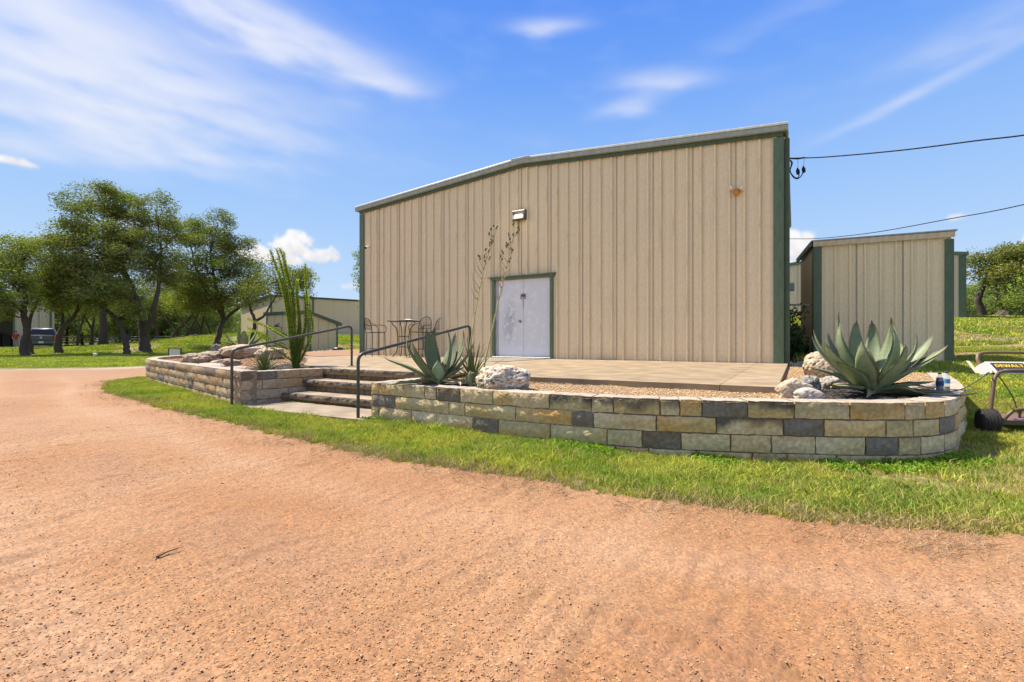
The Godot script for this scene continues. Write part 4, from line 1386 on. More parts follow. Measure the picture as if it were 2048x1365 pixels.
	for i in 14:
		var x := -74.0 + i * 2.6
		var b := MB.new()
		b.tube([G(x, 62.0, land(x, 62) - 0.1), G(x, 62.0, land(x, 62) + 1.35)], 0.045, 6, Color(0.16, 0.15, 0.14))
		part("post", b, M["dark metal"], fe)
	for y in [0.3, 0.65, 1.0, 1.3]:
		var path := []
		for i in 28:
			var x := -74.0 + i * 1.26
			path.append(G(x, 61.95, land(x, 62) + y))
		var b := MB.new()
		b.tube(path, 0.012, 4, Color(0.18, 0.18, 0.17))
		part("rail", b, M["dark metal"], fe)


# ---------------------------------------------------------------- trees
var leaf_meshes := {}


func leaf_clump(key: String, count: int, size: float, slim: float, flat: float) -> ArrayMesh:
	if leaf_meshes.has(key):
		return leaf_meshes[key]
	rng.seed = hash(key)
	var b := MB.new()
	for i in count:
		var dir := Vector3(R(-1, 1), R(-1, 1) * flat, R(-1, 1))
		while dir.length() > 1.0:
			dir = Vector3(R(-1, 1), R(-1, 1) * flat, R(-1, 1))
		var ax := Vector3(R(-1, 1), R(-0.7, 0.9), R(-1, 1)).normalized()
		var nr := ax.cross(Vector3(R(-1, 1), R(-0.4, 1.6), R(-1, 1))).normalized()
		var sd := ax.cross(nr).normalized()
		var l := size * R(0.7, 1.3)
		var tone := R(0.72, 1.3)
		var k := Color(tone * R(0.9, 1.12), tone, tone * R(0.8, 1.1))
		var f := b.v.size()
		b.p(dir - ax * l * 0.5, k)
		b.p(dir + sd * l * slim, k)
		b.p(dir + ax * l * 0.5 + nr * l * 0.12, k)
		b.p(dir - sd * l * slim, k)
		b.q(f, f + 1, f + 2, f + 3)
	leaf_meshes[key] = b.mesh()
	return leaf_meshes[key]


func tree(called: String, label: String, base: Vector3, trunks: Array, blobs: Array, per: float, csize: float, key: String, tint: Color, group := "", seed_ := 1) -> Node3D:
	# trunks: [[path (world points), r0, r1], ...]; blobs: [centre (world), rx, ry, rz]
	rng.seed = seed_
	var o := thing(called, label, "tree", base, 0.0, group)
	var bk := Color(0.17, 0.132, 0.10)
	var tb := MB.new()
	var joints := []
	for tr in trunks:
		var path: Array = spline(tr[0].map(func(q): return q - base), 5)
		var rad := []
		for i in path.size():
			var t := float(i) / (path.size() - 1)
			rad.append(0.88 * lerpf(tr[1], tr[2], pow(t, 0.8)) * (1.0 + (0.45 * exp(-t * 33.0) if (path[0] as Vector3).y < 0.4 else 0.0)))
			path[i] += Vector3(R(-1, 1), 0, R(-1, 1)) * tr[1] * 0.12
			if t > 0.45:
				joints.append([path[i], rad[i]])
		tb.tube(path, rad, 9, bk)
	part("trunk", tb, M["bark"], o)
	var lb := MB.new()
	var xf := []
	var cols := PackedColorArray()
	for bl in blobs:
		var c: Vector3 = bl[0] - base
		var best: Array = joints[0]
		var bd := 1e9
		for j in joints:
			var q: float = (j[0] as Vector3).distance_to(c) + 0.6 * maxf(0.0, (j[0] as Vector3).y - c.y + 0.5)
			if q < bd:
				bd = q
				best = j
		var s: Vector3 = best[0]
		var mid: Vector3 = s.lerp(c, 0.5) + Vector3(R(-0.3, 0.3), R(-0.5, 0.1), R(-0.3, 0.3)) * bl[1] * 0.3
		var end := c + Vector3(0, bl[2] * 0.1, 0)
		var limb := spline([s, mid, end], 5)
		var r0: float = minf(best[1] * 0.7, 0.025 + 0.035 * bl[1])
		var lr := []
		for i in limb.size():
			lr.append(lerpf(r0, 0.03, float(i) / (limb.size() - 1)))
			if i > 0 and i < limb.size() - 1:
				limb[i] += Vector3(R(-1, 1), R(-1, 1), R(-1, 1)) * 0.07 * bl[1]
		lb.tube(limb, lr, 6, bk)
		var vol: float = bl[1] * bl[2] * bl[3]
		var nclump := int(per * pow(vol, 0.67) / (csize * csize) * 33.0)
		var tips := []
		for i in 11:
			var dir := Vector3(R(-1, 1), R(-0.8, 1), R(-1, 1)).normalized()
			var tip: Vector3 = c + dir * Vector3(bl[1], bl[2], bl[3]) * R(0.75, 1.05)
			tips.append(tip)
			var st: Vector3 = limb[rng.randi_range(2, limb.size() - 1)]
			var kn: Vector3 = st.lerp(tip, 0.5) + Vector3(R(-1, 1), R(-1, 0.6), R(-1, 1)) * bl[1] * 0.12
			lb.tube([st, kn, tip], [0.012 + 0.007 * bl[1], 0.012, 0.005], 4, bk, false)
		for i in nclump:
			var q := Vector3.ZERO
			if rng.randf() < 0.55:  # gathered on the twigs' ends
				var tip: Vector3 = tips[rng.randi() % tips.size()]
				q = tip + Vector3(R(-1, 1), R(-0.8, 0.8), R(-1, 1)) * Vector3(bl[1], bl[2], bl[3]) * 0.26
			else:
				var dir := Vector3(R(-1, 1), R(-1, 1), R(-1, 1))
				while dir.length() > 1.0 or dir.length() < 0.2:
					dir = Vector3(R(-1, 1), R(-1, 1), R(-1, 1))
				q = c + dir.normalized() * pow(dir.length(), 0.6) * Vector3(bl[1], bl[2], bl[3])
			if n2.get_noise_3d(q.x * 7.0 + seed_ * 13.0, q.y * 8.0, q.z * 7.0) < -0.14:
				continue
			var sc := csize * R(0.55, 1.2)
			xf.append(Transform3D(Basis.from_euler(Vector3(R(-0.7, 0.7), R(0, TAU), R(-0.7, 0.7))).scaled(Vector3(sc, sc * 0.75, sc)), q))
			var tone := R(0.6, 1.35)
			cols.append(Color(tint.r * tone * R(0.85, 1.2), tint.g * tone, tint.b * tone * R(0.8, 1.2)))
	part("limb", lb, M["bark"], o)
	scatter("crown", leaf_clump(key, 42, 0.26, 0.26, 0.8), M["leaf"], xf, cols, o)
	return o


func blob(px: float, py: float, d: float, rx: float, ry: float, dz := 0.0) -> Array:
	var p := at(px, py, d)
	p.z += dz
	var k := d / FOCAL
	return [p, rx * k, ry * k, rx * k * 0.9]


func build_trees() -> void:
	mat("bark", Color.WHITE, 0.95, tex_noise(0.04, 0.5, 1.0, 5, 512, 41), tex_normal(0.05, 8.0, 4, 256, 42), Vector3(1.6, 0.5, 1.6), 1.0)
	var lf := StandardMaterial3D.new()
	lf.vertex_color_use_as_albedo = true
	lf.roughness = 0.65
	lf.metallic_specular = 0.2
	lf.backlight_enabled = true
	lf.backlight = Color(0.7, 0.8, 0.3)
	lf.cull_mode = BaseMaterial3D.CULL_DISABLED
	M["leaf"] = lf
	var oak := Color(0.245, 0.262, 0.086)
	var bright := Color(0.29, 0.325, 0.096)
	# the great oak
	var d := 36.8
	var b0 := at(290, 709, d)
	b0.y = land(b0.x, d) - 0.05
	tree("live_oak", "largest live oak, forked thick trunk with tallest crown on the left lawn", b0,
		[[[b0, at(288, 680, d), at(286, 650, d), at(277, 612, d), at(262, 575, d), at(244, 530, d), at(228, 470, d)], 0.47, 0.14], [[at(288, 672, d), at(300, 640, d - 0.4), at(310, 605, d - 0.6), at(318, 560, d - 0.5), at(322, 500, d)], 0.30, 0.09], [[at(284, 640, d), at(262, 600, d - 1.2), at(225, 585, d - 2)], 0.2, 0.09]],
		[blob(208, 400, d, 55, 26, 0.5), blob(160, 412, d, 26, 16, -0.5), blob(240, 412, d, 34, 30), blob(222, 448, d, 72, 34, 0.8), blob(318, 424, d, 38, 32, 0.4), blob(288, 470, d, 58, 36, -1.0), blob(160, 470, d, 34, 26, 1.0), blob(148, 502, d, 42, 30), blob(225, 510, d, 78, 34, 1.6), blob(318, 500, d, 44, 34, 1.2), blob(306, 548, d, 52, 34, -1.2), blob(236, 560, d, 58, 32, 2.0), blob(170, 552, d, 40, 26, 1.5), blob(330, 455, d, 30, 26, -1.4), blob(268, 588, d, 50, 24, 2.6), blob(300, 522, d, 46, 28, 2.2), blob(252, 478, d, 44, 26, 2.2), blob(215, 590, d, 36, 20, 1.2), blob(345, 540, d, 30, 28, 0.6)],
		1.0, 0.62, "oak", oak, "", 101)
	# its right-hand neighbour, leaning
	d = 43.0
	var b1 := at(433, 696, d)
	b1.y = land(b1.x, d) - 0.05
	tree("live_oak", "second live oak with slim leaning double trunk right of the largest oak", b1,
		[[[b1, at(440, 660, d), at(446, 630, d), at(436, 590, d), at(425, 540, d), at(420, 500, d)], 0.30, 0.1], [[at(441, 652, d), at(462, 628, d), at(490, 606, d), at(505, 585, d)], 0.2, 0.08], [[at(448, 640, d), at(400, 560, d), at(380, 490, d)], 0.14, 0.06]],
		[blob(380, 462, d, 36, 26), blob(443, 452, d, 26, 30, 0.6), blob(415, 470, d, 30, 24, -0.8), blob(420, 508, d, 56, 32, 0.9), blob(468, 528, d, 50, 32, -0.6), blob(503, 553, d, 36, 30, 0.4), blob(455, 578, d, 56, 32, 1.4), blob(398, 560, d, 36, 30, 1.0), blob(508, 590, d, 30, 22, 0.8), blob(475, 490, d, 26, 18), blob(430, 610, d, 30, 18, 1.4), blob(438, 540, d, 44, 26, 2.0), blob(470, 602, d, 36, 18, 1.2), blob(395, 600, d, 30, 20, 1.2)],
		1.0, 0.66, "oak", oak, "", 102)
	d = 40.0
	var b2 := at(500, 694, d)
	b2.y = land(b2.x, d) - 0.05
	tree("live_oak", "small live oak with forked crooked trunk behind the ocotillo", b2,
		[[[b2, at(506, 670, d), at(510, 645, d), at(502, 622, d), at(497, 602, d)], 0.24, 0.09], [[at(509, 643, d), at(528, 632, d), at(540, 612, d), at(560, 580, d)], 0.14, 0.05]],
		[blob(545, 545, d, 34, 26), blob(603, 560, d, 30, 20, 0.3), blob(575, 552, d, 36, 24, -0.5), blob(535, 582, d, 40, 24, 0.8), blob(592, 585, d, 34, 12), blob(500, 600, d, 26, 16, 0.6)],
		0.95, 0.6, "oak", oak * 0.95, "", 103)
	# trees at the left edge
	d = 33.0
	var b3 := at(50, 713, d)
	b3.y = land(b3.x, d) - 0.05
	tree("live_oak", "live oak with pale twisted trunk nearest the left edge of the lawn", b3,
		[[[b3, at(48, 690, d), at(53, 655, d), at(47, 630, d), at(50, 595, d), at(42, 550, d), at(46, 510, d)], 0.31, 0.1], [[at(50, 632, d), at(30, 610, d), at(5, 595, d)], 0.12, 0.05]],
		[blob(40, 488, d, 40, 16), blob(75, 502, d, 36, 20, 0.5), blob(25, 515, d, 36, 18, -0.4), blob(62, 530, d, 42, 24, 0.8), blob(20, 560, d, 44, 26, 1.0), blob(70, 575, d, 44, 28, 1.4), blob(8, 600, d, 38, 26, 1.8), blob(60, 606, d, 36, 18, 1.6), blob(28, 625, d, 26, 16, 1.2), blob(-40, 530, d, 50, 36), blob(-40, 590, d, 46, 32)],
		1.0, 0.6, "oak", bright, "", 104)
	d = 35.5
	var b4 := at(61, 711, d)
	b4.y = land(b4.x, d) - 0.05
	tree("live_oak", "thin live oak trunk close behind the twisted left one", b4,
		[[[b4, at(58, 690, d), at(55, 665, d), at(62, 630, d), at(80, 590, d)], 0.26, 0.08]],
		[blob(95, 560, d, 34, 24), blob(110, 585, d, 34, 24, 0.8), blob(85, 535, d, 30, 20, -0.6)], 1.0, 0.58, "oak", bright, "", 105)
	d = 36.5
	var b5 := at(116, 710, d)
	b5.y = land(b5.x, d) - 0.05
	tree("live_oak", "live oak with trunk bowed to the right beside the parked truck", b5,
		[[[b5, at(116, 690, d), at(119, 668, d), at(132, 648, d), at(150, 630, d), at(160, 600, d)], 0.34, 0.1], [[at(122, 662, d), at(125, 635, d), at(122, 600, d)], 0.16, 0.07]],
		[blob(150, 590, d, 42, 26), blob(120, 575, d, 36, 24, 0.6), blob(178, 600, d, 36, 22, 0.7), blob(135, 612, d, 34, 14, 1.2), blob(110, 540, d, 34, 24, -0.8)], 0.9, 0.58, "oak", bright, "", 106)
	d = 35.5
	var b6 := at(253, 711, d)
	b6.y = land(b6.x, d) - 0.05
	tree("live_oak", "live oak with thin trunk arching left just left of the largest trunk", b6,
		[[[b6, at(252, 690, d), at(246, 668, d), at(236, 645, d), at(222, 628, d), at(198, 613, d), at(170, 605, d), at(140, 604, d)], 0.25, 0.09], [[at(251, 684, d), at(262, 668, d), at(270, 655, d)], 0.1, 0.05]],
		[blob(190, 585, d, 50, 22), blob(150, 588, d, 36, 20, 0.6), blob(232, 598, d, 36, 26, 1.0), blob(208, 556, d, 40, 24, 0.4), blob(275, 625, d, 26, 14, 0.4)], 0.8, 0.58, "oak", bright, "", 107)
	d = 47.0
	var b7 := at(204, 698, d)
	b7.y = land(b7.x, d) - 0.05
	tree("live_oak", "thick straight-trunked live oak behind the arching one", b7,
		[[[b7, at(206, 680, d), at(207, 650, d), at(206, 620, d), at(200, 580, d), at(190, 540, d)], 0.5, 0.2]],
		[blob(200, 560, d, 60, 30), blob(160, 590, d, 36, 26), blob(245, 590, d, 40, 26), blob(205, 520, d, 46, 30)], 0.8, 0.75, "oak", oak, "", 108)
	var k := 0
	for q in [[153, 694, 52.0, "forked slim oak among the far trunks, behind the bowed oak", 0.17, 20], [338, 686, 58.0, "slim oak leaning right behind the largest trunk", 0.26, 62], [400, 690, 60.0, "slender pale-trunked oak in the dappled shade beyond the lawn", 0.2, 10], [92, 694, 60.0, "far oak behind the parked truck", 0.25, -10], [182, 692, 64.0, "far oak between the bowed and the thick trunk", 0.28, 8], [316, 690, 66.0, "dark far oak just right of the largest trunk", 0.3, -12], [368, 684, 54.0, "oak with crooked low limbs in front of the far greenery", 0.22, 36]]:
		k += 1
		d = q[2]
		var p := at(q[0], q[1], d)
		p.y = land(p.x, d) - 0.05
		var lean: float = q[5]
		tree("live_oak", q[3], p, [[[p, at(q[0] + lean * 0.2, 665, d), at(q[0] + lean * 0.7, 635, d), at(q[0] + lean, 600, d)], q[4], 0.08], [[at(q[0] + lean * 0.25, 660, d), at(q[0] - 14, 632, d), at(q[0] - 24, 610, d)], q[4] * 0.6, 0.05]],
			[blob(q[0] + lean, 598, d, 44, 24, 0.5), blob(q[0] + lean * 0.5 - 30, 606, d, 34, 20), blob(q[0] + lean + 24, 618, d, 30, 16, -0.5), blob(q[0] + lean * 0.6, 572, d, 38, 22)], 0.75, 0.8, "oak", bright.lerp(oak, R(0, 1)), "", 110 + k)
	# woods beyond: three kinds set out again and again
	var kinds := []
	rng.seed = 9
	for i in 3:
		var p := Vector3(0, -50, 0)
		var bl := []
		for j in 9:
			bl.append([p + Vector3(R(-3.0, 3.0), R(1.6, 6.6), R(-2.5, 2.5)), R(1.5, 2.4), R(1.0, 1.7), R(1.5, 2.2)])
		var keep := rng.state
		var t := tree("woodland_oak", "bushy oak in the woods far behind the left lawn", p, [[[p, p + Vector3(R(-0.3, 0.3), 1.5, 0), p + Vector3(R(-1, 1), 3.5, 0)], 0.25, 0.1], [[p + Vector3(0, 1.0, 0), p + Vector3(R(-1.5, 1.5), 2.6, 0.3)], 0.16, 0.06]], bl, 0.75, 0.95, "oak", [Color(0.25, 0.31, 0.12), Color(0.28, 0.34, 0.12), Color(0.21, 0.27, 0.115)][i], "oaks in the woods beyond the lawn", 130 + i)
		rng.state = keep
		kinds.append(t)
	var n := 0
	for row in 4:
		for i in 17:
			var px := -90.0 + i * 37.0 + (row % 2) * 17.0 + R(-12, 12)
			var dd: float = [72.0, 84.0, 98.0, 116.0][row] + R(-5, 5)
			if px > 440.0 and row < 2:
				continue
			var x := (px - 1024.0) * dd / FOCAL
			var pos := G(x, dd, land(x, dd) - 0.1)
			var sc := R(0.75, 1.1)
			if n < 3:
				kinds[n].position = pos
				kinds[n].rotation.y = R(0, TAU)
				kinds[n].set_meta("label", "bushy oak in the woods far behind the left lawn")
			else:
				copy(kinds[n % 3], "woodland_oak", "bushy oak in the woods far behind the left lawn", pos, R(0, TAU), sc)
			n += 1
	# right edge
	d = 33.0
	var r1 := at(1968, 657, d)
	r1.y = land(r1.x, d) - 0.05
	tree("live_oak", "dark spreading oak with upright trunk beside the far right building", r1,
		[[[r1, at(1966, 630, d), at(1958, 600, d), at(1972, 565, d), at(1985, 530, d)], 0.34, 0.12]],
		[blob(1985, 512, d, 40, 18), blob(1955, 530, d, 20, 20), blob(2010, 535, d, 46, 28, 0.8), blob(1965, 552, d, 24, 20, 0.4), blob(2050, 515, d, 50, 26)], 1.1, 0.6, "oak", oak * 0.85, "", 141)
	d = 31.5
	var r2 := at(2002, 658, d)
	r2.y = land(r2.x, d) - 0.05
	tree("live_oak", "oak with dark trunk leaning right at the right edge", r2,
		[[[r2, at(2006, 635, d), at(2020, 612, d), at(2016, 580, d), at(2024, 545, d)], 0.42, 0.14], [[at(2012, 618, d), at(1995, 585, d), at(1990, 550, d)], 0.2, 0.08]],
		[blob(2030, 530, d, 40, 30), blob(2000, 560, d, 36, 20, 0.6), blob(2070, 560, d, 46, 34), blob(2045, 505, d, 40, 20)], 1.1, 0.6, "oak", oak * 0.9, "", 142)
	d = 27.0
	var r3 := at(2052, 655, d)
	r3.y = land(r3.x, d) - 0.05
	tree("young_tree", "light green leafy young tree at the right edge in front of the dark oaks", r3,
		[[[r3, at(2052, 630, d), at(2055, 590, d)], 0.1, 0.04]], [blob(2040, 590, d, 26, 24), blob(2056, 565, d, 24, 18), blob(2050, 615, d, 24, 16)], 0.9, 0.5, "oak", Color(0.26, 0.33, 0.08), "", 143)
	for i in 9:
		var dd := R(42, 60)
		var px := 1890.0 + i * 32.0
		var x := (px - 1024.0) * dd / FOCAL
		copy(kinds[i % 3], "woodland_oak", "bushy oak in the thicket behind the far right oaks", G(x, dd, land(x, dd) - 0.3), R(0, TAU), R(0.6, 0.8)).set_meta("group", "oaks in the thicket at the right edge")
	# a slender tree whose crown shows past the workshop's far corner
	d = 30.0
	var r4 := at(740, 690, d)
	r4.y = 0.5
	tree("slim_tree", "slender tree peeping out behind the workshop's far left corner", r4,
		[[[r4, at(742, 620, d), at(740, 520, d)], 0.14, 0.05]], [blob(734, 520, d, 20, 20), blob(730, 548, d, 19, 20), blob(733, 578, d, 17, 18), blob(738, 500, d, 18, 14), blob(736, 605, d, 15, 12)], 0.8, 0.45, "oak", Color(0.22, 0.29, 0.08), "", 144)


# ---------------------------------------------------------------- desert plants
func blade(base: Vector3, ctrl: Vector3, tip: Vector3, wide: float, thick: float, upref: Vector3, k: Color, n := 16, teeth := true, gutter := 0.35, bend := Vector3.ZERO) -> MB:  # one succulent leaf
	var b := MB.new()
	var rings := []
	var cols := []
	var edges := [[], []]
	for i in n + 1:
		var t := float(i) / n
		var p := base.bezier_interpolate(base.lerp(ctrl, 0.7), ctrl.lerp(tip, 0.42) + bend, tip, t)
		var tn := base.bezier_derivative(base.lerp(ctrl, 0.7), ctrl.lerp(tip, 0.42) + bend, tip, clampf(t, 0.001, 0.999)).normalized()
		var up := (upref - tn * upref.dot(tn)).normalized()
		var sd := tn.cross(up)
		var w: float
		if t < 0.42:
			w = lerpf(0.62, 1.0, S(0.0, 0.42, t))
		else:
			w = pow(maxf(1.0 - pow((t - 0.42) / 0.58, 1.35), 0.0), 0.85)
		w = maxf(w * wide, 0.003)
		var th: float = maxf(thick * lerpf(1.6, 0.45, S(0.0, 0.7, t)) * minf(1.0, w / wide * 1.6), 0.002)
		var cup: float = gutter * w * lerpf(1.0, 0.75, t)
		var ring := []
		for q in [[-1.0, 1.0], [-0.62, 0.42], [-0.22, 0.06], [0.22, 0.06], [0.62, 0.42], [1.0, 1.0], [0.72, 0.44], [0.28, 0.06], [-0.28, 0.06], [-0.72, 0.44]]:
			var low := ring.size() > 5
			ring.append(p + sd * w * q[0] + up * (cup * q[1] - (th if low else 0.0)))
		rings.append(ring)
		edges[0].append(ring[0])
		edges[1].append(ring[5])
		var tone := 1.0 + 0.12 * sin(i * 2.1 + wide * 900.0) * R(0.2, 1.0)
		var kk := Color(k.r * tone, k.g * tone, k.b * tone)
		kk = kk.lerp(Color(0.40, 0.43, 0.24), 0.55 * S(0.22, 0.02, t))
		kk = kk.lerp(Color(k.r * 0.8, k.g * 0.86, k.b * 1.0), 0.5 * S(0.3, 0.45, t) * S(0.7, 0.5, t))
		if t > 0.93:
			kk = kk.lerp(Color(0.12, 0.09, 0.06), 0.7)
		cols.append(kk)
	b.loft(rings, cols)
	if teeth:
		for e in 2:
			var pts: Array = edges[e]
			var o: Array = edges[1 - e]
			for i in range(2, n - 1):
				for h in 2:
					var f := 0.25 + 0.5 * h
					var a: Vector3 = (pts[i] as Vector3).lerp(pts[i + 1], f)
					var c2: Vector3 = (o[i] as Vector3).lerp(o[i + 1], f)
					var out := (a - c2).normalized()
					var al: Vector3 = ((pts[i + 1] as Vector3) - pts[i]).normalized()
					var s := thick * 0.65
					var tip2: Vector3 = a + out * s * 1.7 + al * s * 0.7
					b.poly([a - al * s, a + al * s, tip2], Color(0.20, 0.165, 0.09), a - upref)
	return b


func agave(called: String, label: String, pos: Vector3, leaves: Array, k: Color, wide: float) -> Node3D:
	# leaves: [tip offset, width factor, bow (how far the middle leaves the chord upwards), tone]
	var o := thing(called, label, "agave", pos)
	for l in leaves:
		var tip: Vector3 = l[0]
		var hor := Vector3(tip.x, 0, tip.z)
		var out := hor.normalized() if hor.length() > 0.01 else Vector3(0, 0, 1)
		var base := out * 0.045 + Vector3(0, 0.03, 0)
		var ctrl: Vector3 = base.lerp(tip, 0.55)
		ctrl += Vector3(0, 1, 0) * l[2] + out * (l[2] * 0.2)
		if tip.y > hor.length() * 0.8:  # upright leaf: bulges outwards, its tip curves back in
			ctrl = base.lerp(tip, 0.5) + out * absf(l[2]) * 1.0
		var upref := (Vector3.UP * hor.length() * 1.2 - out * maxf(tip.y, 0.05)).normalized()
		var tone: float = l[3]
		if l.size() > 4:
			part("leaf", blade(base, base.lerp(tip, 0.5) + Vector3(0, 0.06, 0), tip, wide * l[1], 0.008, upref, Color(0.40, 0.29, 0.14) * tone, 14, false, 0.7, Vector3(R(-0.1, 0.1), 0.03, R(-0.05, 0.05))), M["succulent"], o)
			continue
		part("leaf", blade(base, ctrl, tip, wide * l[1], 0.016, upref, Color(k.r * tone, k.g * tone, k.b * tone), 18, true, 0.4, (out * R(0.5, 1.0) - Vector3.UP * R(0.3, 0.8) + Vector3(R(-0.5, 0.5), 0, R(-0.5, 0.5))) * tip.length() * 0.13), M["succulent"], o)
	return o


func off(px: float, py: float, bx: float, by: float, d: float, fwd: float) -> Vector3:
	return Vector3((px - bx) * d / FOCAL - 0.0, (by - py) * d / FOCAL, fwd)


func spray(o: Node3D, count: int, len: float, wide: float, k: Color, low := 0.1, droop := 0.25) -> void:  # a rosette of narrow leaves, one mesh each
	for i in count:
		var az := i * 2.39996 + R(-0.2, 0.2)
		var el: float = lerpf(low, 1.45, pow(float(i) / count, 0.8))
		var dir := Vector3(cos(az) * cos(el), sin(el), sin(az) * cos(el))
		var l := len * R(0.75, 1.1)
		var tip := dir * l - Vector3(0, droop * l * cos(el) * cos(el), 0)
		var ctrl := dir * l * 0.5
		var up := (Vector3.UP * cos(el) - Vector3(dir.x, 0, dir.z) * sin(el)).normalized()
		var tone := R(0.75, 1.3)
		part("leaf", blade(dir * 0.02, ctrl, tip, wide, 0.004, up, Color(k.r * tone * R(0.9, 1.25), k.g * tone, k.b * tone), 6, false, 0.5), M["succulent"], o)


func build_plants() -> void:
	var sm := mat("succulent", Color.WHITE, 0.55, tex_noise(0.03, 0.82, 1.0, 4, 256, 51), null, Vector3(5, 5, 5), 1.0, 0.0, false)
	sm.backlight_enabled = true
	sm.backlight = Color(0.10, 0.13, 0.05)
	var blue := Color(0.245, 0.31, 0.155)
	rng.seed = 20
	# big agave at the right
	var d := 5.0
	var bx := 1744.0
	var by := 790.0
	var L := []
	for q in [[1707, 622, -0.22, 1.0, 0.10, 0.95], [1684, 646, -0.02, 1.0, 0.13, 0.9], [1657, 660, -0.25, 0.85, 0.12, 0.9], [1634, 686, 0.12, 0.9, 0.10, 1.25], [1625, 720, 0.38, 0.75, 0.10, 0.75], [1622, 764, 0.30, 0.75, 0.05, 1.0],
		[1790, 636, -0.05, 1.05, 0.14, 0.95], [1784, 640, -0.28, 0.9, 0.10, 0.8], [1759, 655, 0.16, 1.0, 0.13, 1.0], [1818, 678, -0.16, 0.95, 0.12, 1.2], [1865, 668, 0.02, 0.9, 0.10, 0.85], [1862, 691, 0.20, 0.9, 0.08, 0.85], [1892, 703, -0.10, 0.85, 0.06, 1.25], [1842, 762, 0.16, 0.7, 0.05, 1.05], [1855, 776, 0.34, 0.7, 0.02, 0.8], [1880, 790, 0.18, 0.65, 0.02, 0.85], [1690, 684, 0.24, 0.95, 0.12, 0.9], [1724, 700, 0.10, 0.8, 0.08, 0.95], [1660, 740, -0.35, 0.8, 0.10, 0.9], [1820, 735, -0.35, 0.8, 0.10, 0.9], [1780, 780, 0.34, 0.55, 0.10, 0.9], [1672, 672, -0.4, 0.9, 0.1, 0.8], [1742, 640, -0.2, 1.0, 0.12, 0.85], [1838, 690, -0.35, 0.85, 0.08, 0.9], [1700, 665, -0.35, 0.9, 0.12, 0.8], [1800, 668, 0.2, 0.9, 0.1, 0.95], [1764, 690, 0.3, 0.85, 0.1, 0.9]]:
		L.append([off(q[0], q[1], bx, by, d, q[2]), q[3], q[4], q[5]])
	for q in [[1690, 800, 0.3, 0.5], [1820, 800, 0.32, 0.5], [1850, 785, 0.1, 0.5], [1655, 785, 0.05, 0.45]]:
		L.append([off(q[0], q[1] - 8, bx, by, d, q[2]), q[3], 0.0, R(0.7, 1.1), true])
	var pos := at(bx, by, d)
	pos.y = 0.455
	var ag := agave("agave", "biggest blue-green agave, at the right end of the curved planter", pos, L, blue, 0.098)
	# middle agave
	d = 6.05
	bx = 877.0
	by = 777.0
	L = []
	for q in [[769, 721, 0.05, 0.75, 0.10, 0.95], [781, 772, 0.25, 0.6, 0.06, 1.0], [818, 677, 0.10, 1.0, 0.09, 0.85], [845, 664, -0.25, 0.9, 0.09, 0.75], [868, 661, -0.05, 1.1, 0.10, 0.9], [893, 664, -0.02, 1.1, 0.11, 0.85], [924, 667, -0.16, 0.95, 0.10, 0.95], [947, 689, -0.02, 0.9, 0.09, 1.0], [905, 672, -0.3, 0.85, 0.08, 0.75], [832, 690, 0.24, 0.75, 0.08, 0.9], [930, 740, 0.10, 0.6, 0.06, 0.95], [912, 768, 0.25, 0.5, 0.05, 0.9], [848, 760, 0.3, 0.6, 0.06, 0.95], [955, 752, -0.2, 0.6, 0.06, 0.9]]:
		L.append([off(q[0], q[1], bx, by, d, q[2]), q[3], q[4], q[5]])
	for q in [[925, 783, 0.25, 0.5], [945, 765, 0.1, 0.5], [835, 785, 0.2, 0.45]]:
		L.append([off(q[0], q[1] - 8, bx, by, d, q[2]), q[3], 0.0, R(0.7, 1.1), true])
	L.append([Vector3(0.01, 0.31, 0.09), 1.05, 0.05, 1.45])
	pos = at(bx, by, d)
	pos.y = 0.455
	agave("agave", "middle agave with pale heart leaf, on the wall end beside the right handrail", pos, L, blue * 0.82, 0.098)
	# agave on the mound in the left planter
	d = 12.6
	bx = 487.0
	by = 703.0
	L = []
	for q in [[455, 667, 0.1, 1.0, 0.12, 0.9], [480, 657, 0.0, 1.1, 0.12, 1.0], [507, 650, -0.2, 1.0, 0.12, 0.8], [494, 664, 0.15, 1.1, 0.10, 1.05], [526, 670, 0.0, 1.0, 0.12, 1.15], [448, 685, 0.25, 0.8, 0.08, 0.8], [520, 693, 0.15, 0.8, 0.06, 0.9], [468, 672, -0.3, 0.9, 0.1, 0.85], [515, 660, -0.35, 0.9, 0.1, 0.85], [460, 697, 0.3, 0.7, 0.05, 0.8]]:
		L.append([off(q[0], q[1], bx, by, d, q[2]), q[3], q[4], q[5]])
	pos = at(bx, by, d)
	pos.y = surface("left_bed", pos.x, d)[0]
	agave("agave", "grey-green agave on the rock mound in the left planter", pos, L, blue * 0.85, 0.085)
	# young agave by the pitted boulder
	L = []
	for q in [[-0.05, 0.20, 0.05, 0.5], [0.04, 0.17, 0.08, 0.45], [0.10, 0.15, -0.02, 0.45], [-0.11, 0.13, 0.0, 0.45], [0.0, 0.19, -0.08, 0.5]]:
		L.append([Vector3(q[0], q[1], q[2]), q[3], 0.04, 0.75])
	pos = at(950, 778, 5.75)
	pos.y = 0.455
	agave("agave", "small young agave tucked against the pitted boulder", pos, L, blue * 0.8, 0.075)
	# ocotillo
	rng.seed = 23
	d = 9.5
	var ob := at(590, 735, d)
	ob.y = surface("left_bed", ob.x, d)[0]
	var oc := thing("ocotillo", "tall green leafy ocotillo with many upright wands in the left planter", "ocotillo", ob)
